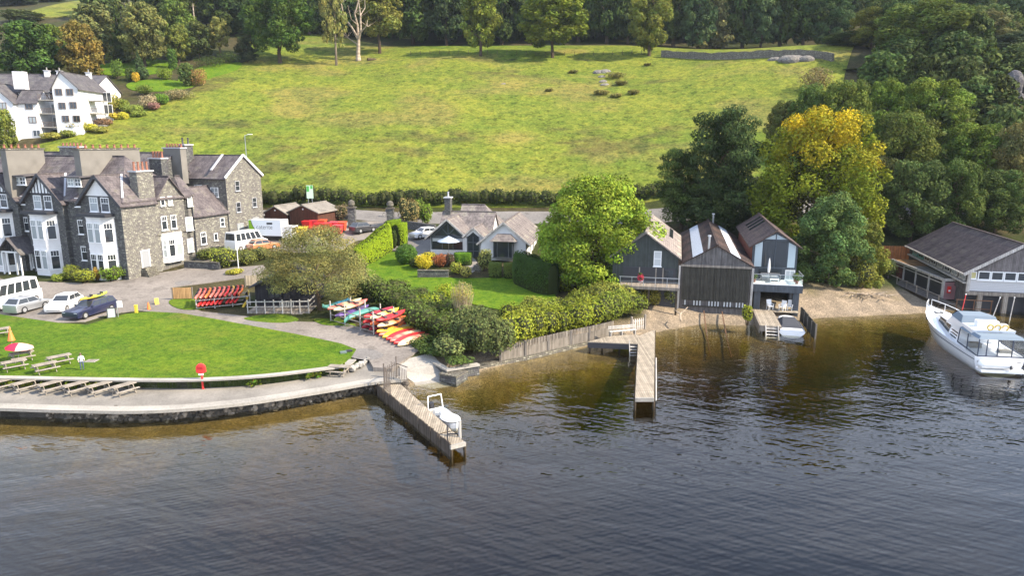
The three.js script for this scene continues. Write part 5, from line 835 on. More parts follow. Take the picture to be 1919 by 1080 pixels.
  const so = thing('sofa', 'grey outdoor sofa on the white balcony of the modern boathouse', 'sofa', put(c - 0.4, -1.75), BT); new MB().box(0, 0.2, 0, 1.9, 0.35, 0.8).box(0, 0.55, -0.33, 1.9, 0.45, 0.14).box(-0.95, 0.42, 0, 0.14, 0.5, 0.8).box(0.95, 0.42, 0, 0.14, 0.5, 0.8).build('frame', wick, so); for (const s of [-1, 1]) new MB().box(s * 0.44, 0.45, 0.05, 0.82, 0.16, 0.64).build('cushion', grey, so);
  const pa = thing('parasol', 'closed white parasol standing on the balcony of the modern boathouse', 'parasol', put(c - 0.75, -0.6), BT); new MB().tube([0, 0, 0], [0, 2.5, 0], 0.03, 0.03, 6).lathe([[0.28, 0], [0.28, 0.1], [0.05, 0.12]], 0, 0, 0, 10).build('pole', M.metal, pa); new MB().lathe([[0.03, 2.6], [0.09, 2.2], [0.14, 1.5], [0.1, 1.1], [0.02, 1.1]], 0, 0, 0, 8).build('canopy', M.white, pa);
  const tb = thing('coffee_table', 'low white table on the balcony of the modern boathouse', 'table', put(c - 0.1, -0.7), BT); new MB().box(0, 0.36, 0, 0.9, 0.06, 0.5).build('table_top', M.white, tb); for (const [x, z] of [[-0.4, -0.2], [0.4, -0.2], [-0.4, 0.2], [0.4, 0.2]]) new MB().box(x, 0.17, z, 0.05, 0.34, 0.05).build('leg', M.white, tb);
  for (const [x, z, s] of [[l1 - 0.5, -0.6, 'right front'], [l1 - 0.5, -1.7, 'right rear'], [l0 + 0.5, -0.6, 'left front']]) { const pt = thing('potted_plant', `leafy potted plant at the ${s} corner of the white balcony`, 'plant', put(x, z)); new MB().lathe([[0.14, 0], [0.2, 0.4], [0.17, 0.4], [0.15, 0.3]], 0, 0, 0, 10).build('pot', M.terracotta, pt); mesh(leafCloud([{ c: [0, 0.65, 0], r: [0.34, 0.34, 0.34] }], 160, 0.09, 5, { inner: 0.2 }), 'foliage', leafMat(MD), pt); }
  const chairG = new MB(); chairG.box(0, 0.42, 0, 0.52, 0.06, 0.52).box(0, 0.75, -0.25, 0.52, 0.6, 0.06, 0, -0.2); for (const [x, z] of [[-0.22, -0.22], [0.22, -0.22], [-0.22, 0.22], [0.22, 0.22]]) chairG.box(x, 0.2, z, 0.05, 0.4, 0.05); for (const s of [-1, 1]) chairG.box(s * 0.27, 0.63, 0, 0.05, 0.05, 0.5).box(s * 0.27, 0.53, 0.22, 0.05, 0.22, 0.05);
  const cg = chairG.geometry(); for (const [x, z, ry, s] of [[1.7, 0.05, 0.4, 'left'], [2.9, 0.2, -0.7, 'middle'], [3.7, -0.2, -0.3, 'right']]) tag(Object.assign(mesh(cg, 'deck_chair', M.white, scene), {}), `white chair under the balcony of the modern boathouse, ${s}most`.replace('middlemost', 'middle one'), 'chair', 'white chairs under the balcony').position.set(...put(x, z, -0.08)), scene.children.at(-1).rotation.y = BT + ry;
}
{ // dark green boathouse on the left of the three
  const P = [12.8, 1.0, -69.85], t = thing('boathouse', 'dark green boathouse with a pale lit roof, half hidden by the round green tree', 'boathouse', P, BT), L = onPlane(P, BT), W = new MB(), R = new MB(), grn = mat('dark green boards', [0.05, 0.064, 0.062], 0.7, { map: T.wood });
  gable(W, R, { x0: -2.6, x1: 4.1, z0: -1.2, z1: -19, y0: -1, ye: 5.35, yr: 7.75, axis: 'z', ov: 0.3, vg: 0.35 }); W.build('wall', grn, t);
  const rf = R.build('roof', mat('pale lichen slate', [0.34, 0.31, 0.28], 0.85, { map: T.slate, bumpMap: T.slateB, bumpScale: 0.03 }), t);
  const k = 2.4 / 3.35; for (const [x, z, w, l] of [[1.6, -15, 0.25, 2.4], [2.4, -11, 0.2, 3], [3.2, -14.5, 0.5, 7.5]]) new MB().box(x, 7.75 - (x - 0.75) * k + 0.1, z, w, 0.05, l, 0, 0, -Math.atan(k)).build('rooflight', M.glass, rf);
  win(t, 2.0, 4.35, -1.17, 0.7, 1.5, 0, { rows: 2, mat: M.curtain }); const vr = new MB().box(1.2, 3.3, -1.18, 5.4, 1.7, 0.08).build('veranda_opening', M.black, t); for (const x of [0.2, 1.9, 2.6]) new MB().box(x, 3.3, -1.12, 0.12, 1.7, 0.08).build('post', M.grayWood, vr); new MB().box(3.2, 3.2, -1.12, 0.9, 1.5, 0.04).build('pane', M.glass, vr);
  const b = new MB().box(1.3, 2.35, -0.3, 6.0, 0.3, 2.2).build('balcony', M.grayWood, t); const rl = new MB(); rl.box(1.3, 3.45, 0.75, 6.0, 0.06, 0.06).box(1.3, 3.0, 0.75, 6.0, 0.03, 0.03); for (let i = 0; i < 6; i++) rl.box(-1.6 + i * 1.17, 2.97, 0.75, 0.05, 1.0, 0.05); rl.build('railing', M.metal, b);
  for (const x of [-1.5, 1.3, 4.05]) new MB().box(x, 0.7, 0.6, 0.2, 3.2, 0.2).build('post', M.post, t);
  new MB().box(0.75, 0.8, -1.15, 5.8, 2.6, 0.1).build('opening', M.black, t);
  const fb = thing('flower_basket', 'hanging basket of red and pink flowers at the left end of the balcony rail', 'flowers', atD(1200, 520, 68.6)); mesh(leafCloud([{ c: [0, 0, 0], r: [0.35, 0.45, 0.35], col: [0.6, 0.06, 0.1] }, { c: [0, 0.35, 0], r: [0.2, 0.2, 0.2], col: [0.08, 0.14, 0.03] }, { c: [0.05, -0.4, 0], r: [0.18, 0.25, 0.18], col: [0.7, 0.55, 0.55] }], 420, 0.07, 3, { inner: 0.1 }), 'flowers', leafMat([1, 1, 1]), fb); new MB().lathe([[0.02, -0.35], [0.2, -0.25], [0.26, 0]], 0, 0, 0, 10).build('basket', M.bark, fb);
}
{ // boat club building on the right
  const P = [48.9, 0.6, -72.9], t = thing('boat_club', 'large boat club with brown slate roof and white window band at the right edge', 'boathouse', P, BT - 0.01), W = new MB(), R = new MB(), w = 9.6;
  gable(W, R, { x0: 0, x1: w, z0: 0, z1: -20.5, y0: 1.5, ye: 3.75, yr: 6.75, axis: 'z', ov: 0.45, vg: 0.35 }); W.box(w / 2, 0.2, -10.6, w - 0.4, 2.7, 19.6); W.build('wall', greyBoard, t); R.build('roof', mat('brown slate', [0.135, 0.11, 0.105], 0.85, { map: T.slate, bumpMap: T.slateB, bumpScale: 0.05 }), t);
  new MB().bar([-0.6, 3.4, 0.4], [w / 2, 6.82, 0.4], 0.1, 0.3).bar([w + 0.6, 3.4, 0.4], [w / 2, 6.82, 0.4], 0.1, 0.3).bar([-0.55, 3.42, 0.3], [-0.55, 3.42, -20.8], 0.12, 0.16).build('bargeboard', M.whiteWood, t);
  const cl = new MB(); for (let i = 0; i < 16; i++) { const y = 3.8 + i * 0.18, h = (6.6 - y) / 3 * w / 2; cl.box(w / 2, y, 0.04, h * 2 - 0.5, 0.165, 0.05, 0, -0.06); } stuff(cl.build('board', mat('grey shiplap', [0.24, 0.225, 0.225], 0.9, { map: T.wood }), t));
  const pn = new MB(); for (let i = 0; i < 7; i++) pn.box(w / 2, 1.72 + i * 0.165, 0.05, w, 0.15, 0.05); pn.build('panel', mat('grey white boards', [0.52, 0.52, 0.52], 0.7), t);
  new MB().box(w / 2, 1.4, 0.1, w + 0.2, 0.36, 0.4).build('beam', M.grayWood, t);
  for (let i = 0; i < 7; i++) win(t, 1.45 + i * 1.22, 2.92, 0.06, 1.08, 0.85, 0, { rows: 1, cols: 1, fw: 0.1 });
  win(t, 0.45, 2.98, 0.06, 0.5, 0.7, 0, { rows: 1, mat: mat('yellow blind', [0.5, 0.45, 0.2], 0.6) });
  new MB().box(0.05, 2.6, 0.1, 0.3, 2.4, 0.24).build('corner_post', M.whiteWood, t);
  for (let i = 0; i < 8; i++) win(t, -0.03, 2.75, -1.4 - i * 2.35, 1.7, 0.75, -Math.PI / 2, { rows: 1, cols: 2, frame: i > 5 ? M.teal : M.whiteWood });
  const ledge = new MB().box(-0.2, 2.45, -10, 0.4, 0.14, 20).build('ledge', M.whiteWood, t);
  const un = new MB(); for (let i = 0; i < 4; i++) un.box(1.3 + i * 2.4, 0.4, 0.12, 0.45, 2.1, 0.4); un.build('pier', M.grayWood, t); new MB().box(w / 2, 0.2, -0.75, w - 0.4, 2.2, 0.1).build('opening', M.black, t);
  // low lean-to terrace along its left side
  const Q = [48.6, 0.6, -76.5], QT = BT + 0.13, l = thing('lean_to', 'low lean-to with posts and a flat leaf-littered roof left of the boat club', 'outbuilding', Q, QT), lm = new MB();
  lm.box(1.6, 2.1, -6.6, 3.2, 0.14, 13.4); const lr = lm.build('roof', mat('felt roof', [0.2, 0.19, 0.19], 0.95, { map: T.soil }), l); new MB().box(1.5, 2.19, -10.8, 2.6, 0.05, 4.6).build('leaf_litter', mat('orange leaf litter', [0.3, 0.18, 0.1], 0.95, { map: T.soil }), lr);
  new MB().box(-0.08, 2.1, -6.6, 0.12, 0.3, 13.6).box(1.6, 2.1, 0.12, 3.3, 0.3, 0.12).build('fascia', M.whiteWood, l); new MB().box(0.02, 1.62, -6.6, 0.08, 0.12, 13.2).build('rail', M.whiteWood, l);
  for (const z of [-0.1, -3.3, -6.6, -9.8, -13.1]) new MB().box(0, 0.9, z, 0.16, 2.3, 0.16).build('post', M.whiteWood, l);
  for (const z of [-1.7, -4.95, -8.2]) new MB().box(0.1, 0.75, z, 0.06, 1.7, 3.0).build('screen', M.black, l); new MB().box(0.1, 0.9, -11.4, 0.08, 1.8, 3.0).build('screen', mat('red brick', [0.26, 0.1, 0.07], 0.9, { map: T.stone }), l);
  const pk = new MB(); for (let i = 0; i < 11; i++) pk.box(1.15, -0.05 + i * 0.18, 0.06, 2.1, 0.165, 0.05); pk.build('panel', mat('faded pink boards', [0.3, 0.17, 0.17], 0.8), l); for (const x of [0.02, 2.3]) new MB().box(x, 0.9, 0.12, 0.15, 2.4, 0.15).build('post', M.whiteWood, l);
  const fe = thing('fire_extinguisher', 'red fire extinguisher box on the pink wall of the boat club lean-to', 'extinguisher', [Q[0] + 0.6 * Math.cos(QT) + 0.2 * Math.sin(QT), 1.5, Q[2] - 0.6 * Math.sin(QT) + 0.2 * Math.cos(QT)], QT); new MB().box(0, 0.1, 0, 0.34, 0.75, 0.2).build('case', M.red, fe); new MB().box(0, 0.0, 0.11, 0.2, 0.2, 0.02).build('label', M.white, fe);
  // jetty walkway along the lean-to
  const j = thing('club_walkway', 'grey board walkway on posts along the left side of the boat club', 'jetty', Q, QT), jm = new MB(); for (let i = 0; i < 66; i++) jm.box(-0.95, 0.02 + 0.004 * (i % 2), 3.2 - i * 0.25, 1.7, 0.07, 0.23); stuff(jm.build('plank', mat('dark deck boards', [0.2, 0.18, 0.16], 0.9, { map: T.wood }), j));
  new MB().box(-1.82, -0.12, -5, 0.08, 0.3, 16.6).build('fascia', M.post, j); for (let i = 0; i < 6; i++) new MB().tube([-1.75, -2.5, 3 - i * 2.6], [-1.75, 0.95, 3 - i * 2.6], 0.07, 0.07, 6).build('post', M.grayWood, j);
  new MB().box(-1.75, 0.85, -3.5, 0.06, 0.08, 13).build('rail', M.grayWood, j);
}
// dark kayak hut with a railed deck
{
  const P0 = gp(521, 582), P = [P0[0], P0[1] + 0.1, P0[2]], t = thing('kayak_hut', 'small dark timber hut with a railed deck under the feathery fruit tree', 'hut', P, 0.05), W = new MB(), R = new MB();
  gable(W, R, { x0: -2.5, x1: 3.3, z0: -1.4, z1: -6, y0: -0.3, ye: 2.2, yr: 3.5, axis: 'z', ov: 0.5, vg: 0.4 }); const nav = mat('black stained boards', [0.035, 0.034, 0.04], 0.8, { map: T.wood }); W.build('wall', nav, t); R.build('roof', mat('grey felt', [0.085, 0.085, 0.095], 0.95, { map: T.tarmac }), t);
  win(t, -0.6, 0.9, -1.37, 1.3, 0.9, 0, { cols: 2, rows: 1, frame: nav }); const d = new MB().box(1.6, 0.95, -1.36, 0.9, 1.9, 0.08).build('door', nav, t);
  const f = new MB(); for (let i = 0; i < 26; i++) f.box(-2.5 + i * 0.235, 0.0, -0.2, 0.21, 0.07, 2.6); stuff(f.build('plank', M.grayWood, t)); new MB().box(0.4, -0.25, 1.1, 6.0, 0.45, 0.1).build('fascia', M.grayWood, t);
  const r = new MB(); r.box(0.4, 1.05, 1.15, 6.0, 0.09, 0.09).box(0.4, 0.55, 1.15, 6.0, 0.07, 0.05).box(3.35, 1.05, -0.1, 0.09, 0.09, 2.5).box(3.35, 0.55, -0.1, 0.05, 0.07, 2.5); for (let i = 0; i < 8; i++) r.box(-2.5 + i * 0.83, 0.4, 1.15, 0.09, 1.7, 0.09); for (let i = 0; i < 9; i++) r.box(0.6 + i * 0.16, 0.75, 1.17, 0.05, 0.5, 0.04); r.build('railing', M.whiteWood, t);
  const s = new MB(); for (let i = 0; i < 2; i++) s.box(2.2, -0.2 - i * 0.2, 1.35 + i * 0.28, 1.1, 0.2, 0.3); s.build('step', M.grayWood, t);
}
{ // brown sheds by the yard
  const brn = mat('brown creosoted boards', [0.115, 0.05, 0.032], 0.85, { map: T.wood }), felt = mat('pale grey felt', [0.33, 0.31, 0.28], 0.95, { map: T.tarmac });
  const mk = (label, cx, w, dz, h, D) => { const p = atD(cx, 430, D), t = thing('shed', label, 'shed', [p[0], land(p[0], -D) - 0.1, -D], -0.28), W = new MB(), R = new MB(); gable(W, R, { x0: -w / 2, x1: w / 2, z0: 0, z1: -dz, y0: -0.6, ye: h, yr: h + 0.95, axis: 'z', ov: 0.35, vg: 0.35 }); W.build('wall', brn, t); R.build('roof', felt, t); const d = new MB().box(-w * 0.15, 0.9, 0.05, w * 0.35, 1.9, 0.08).build('door', brn, t); new MB().ball(0, h + 0.35, 0.1, 0.12, 0.12, 0.08).build('lamp', M.white, t); return t; };
  mk('larger brown timber shed with a pale felt roof, right of the pair by the yard', 571, 4.6, 6, 2.6, 100.5); mk('smaller brown timber shed with a pale felt roof, left of the pair by the yard', 519, 3.6, 5, 2.4, 101.5);
}
// ---------- vehicles ----------
function paint(name, c) { return mats[name] ?? mat(name, c, 0.35, { clearcoat: 0.8, clearcoatRoughness: 0.1 }); }
// o: L,W,H, belt (window line), nose (height at the front), ws/wt windscreen foot and top, rt/rb rear window top and foot (along z, front is +z)
function car(name, label, cat, at, turn, o) {
  const t = thing(name, label, cat, at, turn), { L, W, H, belt, color } = o, h = L / 2, wr = o.wr ?? 0.32, za = o.za ?? h - 0.85, zb = o.zb ?? -h + 0.8, cl = 0.22;
  const s = new THREE.Shape(); s.moveTo(-h + 0.04, cl); const arch = (z) => { s.lineTo(z - wr - 0.06, cl); s.absarc(z, cl + 0.05, wr + 0.06, Math.PI, 0, true); s.lineTo(z + wr + 0.06, cl); }; arch(zb); arch(za); s.lineTo(h - 0.08, cl); s.lineTo(h, cl + 0.22); s.lineTo(h - 0.04, o.nose); s.lineTo(o.ws, belt); s.lineTo(o.rb, belt); s.lineTo(-h + 0.02, belt - (o.boot ?? 0.08)); s.lineTo(-h, cl + 0.2); s.closePath();
  const g = new THREE.ExtrudeGeometry(s, { depth: W - 0.16, bevelEnabled: true, bevelThickness: 0.08, bevelSize: 0.05, bevelSegments: 2, curveSegments: 6 });
  const b = new MB().geo(g, new THREE.Matrix4().makeRotationY(-Math.PI / 2).setPosition(W / 2 - 0.08, 0, 0));
  const wb = W / 2 - 0.03, wt = W / 2 - (o.tumble ?? 0.2), C = (x, y, z) => [x, y, z];
  const lo = [C(-wb, belt - 0.02, o.ws + 0.02), C(wb, belt - 0.02, o.ws + 0.02), C(wb, belt - 0.02, o.rb), C(-wb, belt - 0.02, o.rb)], hi = [C(-wt, H - 0.05, o.wt), C(wt, H - 0.05, o.wt), C(wt, H - 0.04, o.rt), C(-wt, H - 0.04, o.rt)];
  b.hexa(lo, hi); const md = 0.12; b.hexa(hi, [C(-wt + md, H, o.wt - 0.2), C(wt - md, H, o.wt - 0.2), C(wt - md, H, o.rt + 0.15), C(-wt + md, H, o.rt + 0.15)]);
  b.build('body', color, t, 0.6);
  const face = (a, bb, c, d, u0, u1, v0, v1, nm, m) => { const P = (u, v) => { const q = [0, 1, 2].map((i) => mix(mix(a[i], bb[i], u), mix(d[i], c[i], u), v)); return q; }, n = V(bb[0] - a[0], bb[1] - a[1], bb[2] - a[2]).cross(V(d[0] - a[0], d[1] - a[1], d[2] - a[2])).normalize().multiplyScalar(0.014), k = (p) => [p[0] + n.x, p[1] + n.y, p[2] + n.z]; new MB().quad(k(P(u0, v0)), k(P(u1, v0)), k(P(u1, v1)), k(P(u0, v1))).build(nm, m ?? M.glass, t); };
  face(lo[0], lo[1], hi[1], hi[0], 0.06, 0.94, 0.08, 0.9, 'windscreen'); face(lo[2], lo[3], hi[3], hi[2], 0.08, 0.92, o.rv ?? 0.12, 0.88, 'rear_window');
  const n = o.win ?? 2; for (let i = 0; i < n; i++) { const u0 = 0.03 + 0.94 * i / n + 0.015, u1 = 0.03 + 0.94 * (i + 1) / n - 0.015; face(lo[1], lo[2], hi[2], hi[1], u0, u1, 0.12, 0.86, 'side_window'); face(lo[3], lo[0], hi[0], hi[3], 1 - u1, 1 - u0, 0.12, 0.86, 'side_window', i === o.greenWin ? M.greenGlass : undefined); }
  const tg = geoCache['tyre' + wr] ??= new MB().tube([-0.1, 0, 0], [0.1, 0, 0], wr, wr, 18).geometry(0.6), rg = geoCache['rim' + wr] ??= (() => { const m = new MB(); m.tube([-0.11, 0, 0], [0.11, 0, 0], wr * 0.62, wr * 0.62, 14); return m.geometry(); })();
  for (const x of [-1, 1]) for (const z of [za, zb]) { const w = mesh(tg, 'wheel', M.rubber, t); w.position.set(x * (W / 2 - 0.1), wr, z); mesh(rg, 'rim', M.alloy, w); }
  const lt = M.lamp ??= mat('headlamp glass', [0.75, 0.76, 0.78], 0.1), rl = M.tail ??= mat('tail lamp', [0.45, 0.02, 0.02], 0.25);
  for (const x of [-1, 1]) { new MB().box(x * (W / 2 - 0.24), o.nose - 0.1, h - 0.05, 0.34, 0.16, 0.14).build('headlight', lt, t); new MB().box(x * (W / 2 - 0.12), belt - 0.25, -h + 0.03, 0.16, 0.34, 0.1).build('tail_light', rl, t); new MB().box(x * (W / 2 + 0.08), belt + 0.08, o.ws - 0.15, 0.18, 0.13, 0.1).build('mirror', color, t); }
  new MB().box(0, cl + 0.15, h - 0.02, W * 0.72, 0.16, 0.08).build('grille', M.black, t); new MB().box(0, cl + 0.22, -h - 0.02, 0.52, 0.12, 0.03).build('number_plate', M.white, t);
  return t;
}
const head = (a, b) => Math.atan2(b[0] - a[0], b[2] - a[2]), mid = (a, b) => [(a[0] + b[0]) / 2, (a[1] + b[1]) / 2, (a[2] + b[2]) / 2];
M.greenGlass = mat('green tinted glass', [0.02, 0.1, 0.03], 0.15);
const pc = (name, label, cat, rear, front, o) => { const a = gp(...rear), b = gp(...front), m = mid(a, b); return car(name, label, cat, [m[0], land(m[0], m[2]) + 0.07, m[2]], head(a, b), o); };
const white = paint('white car paint', [0.75, 0.75, 0.74]), silver = mat('silver car paint', [0.42, 0.43, 0.44], 0.35, { metalness: 0.5, clearcoat: 0.8 }), navy = paint('dark blue car paint', [0.018, 0.022, 0.06]), redP = paint('red car paint', [0.42, 0.02, 0.03]), darkP = paint('dark grey car paint', [0.04, 0.04, 0.045]), oran = paint('faded orange paint', [0.5, 0.2, 0.09]);
const HATCH = { L: 3.9, W: 1.68, H: 1.48, belt: 0.92, nose: 0.68, ws: 0.75, wt: 0.1, rt: -1.35, rb: -1.85, boot: 0.05 }, VAN = { L: 5.6, W: 2.0, H: 2.5, belt: 1.25, nose: 1.0, ws: 2.0, wt: 1.35, rt: -2.65, rb: -2.78, tumble: 0.16, wr: 0.35, win: 5, rv: 0.2, boot: 0.02 };
pc('minibus', 'white high-roofed minibus parked at the left photo edge behind the silver hatchback', 'minibus', [66, 562], [-32, 590], { ...VAN, L: 5.9, H: 2.6, color: white, greenWin: 1 });
pc('car', 'silver hatchback parked beside the white minibus', 'car', [30, 590], [80, 575], { ...HATCH, color: silver });
pc('car', 'white hatchback parked close behind the dark blue estate car', 'car', [152, 566], [92, 596], { ...HATCH, L: 4.0, color: white });
const volvo = pc('car', 'dark blue estate car with a lime green kayak on its roof', 'car', [205, 580], [138, 602], { L: 4.7, W: 1.78, H: 1.46, belt: 0.92, nose: 0.72, ws: 0.85, wt: 0.2, rt: -2.05, rb: -2.3, boot: 0.02, win: 3, color: navy });
pc('car', 'red hatchback beside the rear stone house', 'car', [478, 432], [437, 437], { ...HATCH, color: redP });
pc('minibus', 'white minibus standing in the yard below the white box truck', 'minibus', [432, 480], [494, 455], { ...VAN, color: white });
pc('car', 'faded orange car half hidden by the fruit tree, beside the yard minibus', 'car', [478, 474], [512, 464], { ...HATCH, color: oran });
pc('car', 'dark car parked behind the bright clipped hedge', 'car', [664, 440], [700, 432], { ...HATCH, color: darkP });
pc('car', 'white hatchback on the drive left of the cottage', 'car', [812, 443], [776, 450], { ...HATCH, color: white });
{ // white box truck with lettering on its side
  const a = gp(474, 452), b = gp(540, 454), m = mid(a, b), ry = head(a, b) - Math.PI / 2 , t = thing('box_truck', 'white box truck with a green corner and dark lettering in the yard', 'truck', [m[0] - 0.6, land(m[0], m[2]) + 0.05, m[2]], ry); t.scale.setScalar(0.86);
  const g = new MB().box(0, 2.1, -1.2, 5.6, 2.5, 2.4).build('box', paint('white truck paint', [0.74, 0.75, 0.76]), t);
  const cv = document.createElement('canvas'); cv.width = 512; cv.height = 232; const c = cv.getContext('2d'); c.fillStyle = '#d5dde2'; c.fillRect(0, 0, 512, 232); c.fillStyle = '#7fae1c'; c.beginPath(); c.moveTo(0, 0); c.lineTo(38, 0); c.quadraticCurveTo(60, 150, 190, 232); c.lineTo(0, 232); c.fill(); c.strokeStyle = '#20301a'; c.lineWidth = 9; c.beginPath(); c.moveTo(38, 0); c.quadraticCurveTo(60, 150, 200, 232); c.stroke(); c.fillStyle = '#3c424a'; c.font = '78px sans-serif'; c.fillText('caterite', 118, 132); c.fillStyle = '#30363c'; c.fillRect(290, 30, 92, 32);
  const tx = new THREE.CanvasTexture(cv); tx.colorSpace = THREE.SRGBColorSpace; const pl = mesh(new THREE.PlaneGeometry(5.5, 2.4), 'lettering', new THREE.MeshStandardMaterial({ map: tx, roughness: 0.5 }), t); pl.position.set(0, 2.1, 0.006);
  new MB().box(3.7, 1.45, -1.2, 1.7, 1.9, 2.2).build('cab', white, t); new MB().box(4.56, 1.8, -1.2, 0.03, 0.8, 1.9).build('windscreen', M.glass, t); new MB().box(0.6, 0.72, -1.2, 7.4, 0.24, 1.0).build('chassis', M.black, t);
  for (const x of [-1.9, 3.6]) for (const z of [-0.25, -2.15]) { const w = new MB().tube([x, 0.46, z - 0.14], [x, 0.46, z + 0.14], 0.46, 0.46, 16).build('wheel', M.rubber, t); new MB().tube([x, 0.46, z - 0.15], [x, 0.46, z + 0.15], 0.25, 0.25, 10).build('rim', M.alloy, w); }
}
{ // yellow skip and red crates in the yard
  const p = gp(552, 446), t = thing('skip', 'yellow skip behind the top of the feathery fruit tree', 'skip', p, 0.1); const o = new MB(); o.hexa([[-1.2, 0.1, 0.8], [1.2, 0.1, 0.8], [1.2, 0.1, -0.8], [-1.2, 0.1, -0.8]], [[-1.8, 1.4, 0.9], [1.8, 1.4, 0.9], [1.8, 1.4, -0.9], [-1.8, 1.4, -0.9]]); o.build('tub', M.yellow, t); new MB().box(0, 1.42, 0.92, 3.7, 0.1, 0.1).box(0, 1.42, -0.92, 3.7, 0.1, 0.1).build('rim', M.yellow, t);
  const reds = [mat('bright red crate', [0.62, 0.02, 0.02], 0.5), mat('pinkish red crate', [0.6, 0.05, 0.06], 0.5), mat('orange red crate', [0.68, 0.09, 0.03], 0.5)], r = rng(8);
  [[577, 432, 'left front'], [590, 430, 'left middle'], [604, 430, 'middle rear'], [614, 436, 'middle front'], [627, 434, 'right middle'], [641, 434, 'right end'], [600, 436, 'front, next to the middle'], [634, 440, 'right front']].forEach(([x, y, s], i) => { const q = gp(x, y), c = thing('wheeled_bin', `red wheeled bin in the yard cluster, ${s}`, 'bin', q, -0.2 + r() * 0.2, 'red bins in the yard'), m = reds[i % 3]; new MB().hexa([[-0.5, 0.15, 0.4], [0.5, 0.15, 0.4], [0.5, 0.15, -0.4], [-0.5, 0.15, -0.4]], [[-0.62, 1.25, 0.5], [0.62, 1.25, 0.5], [0.62, 1.25, -0.5], [-0.62, 1.25, -0.5]]).build('body', m, c); new MB().box(0, 1.32, 0, 1.32, 0.12, 1.1, 0, 0.06).build('lid', m, c); for (const k of [-1, 1]) new MB().tube([k * 0.45 - 0.05, 0.12, 0.4], [k * 0.45 + 0.05, 0.12, 0.4], 0.12, 0.12, 8).build('wheel', M.rubber, c); });
}
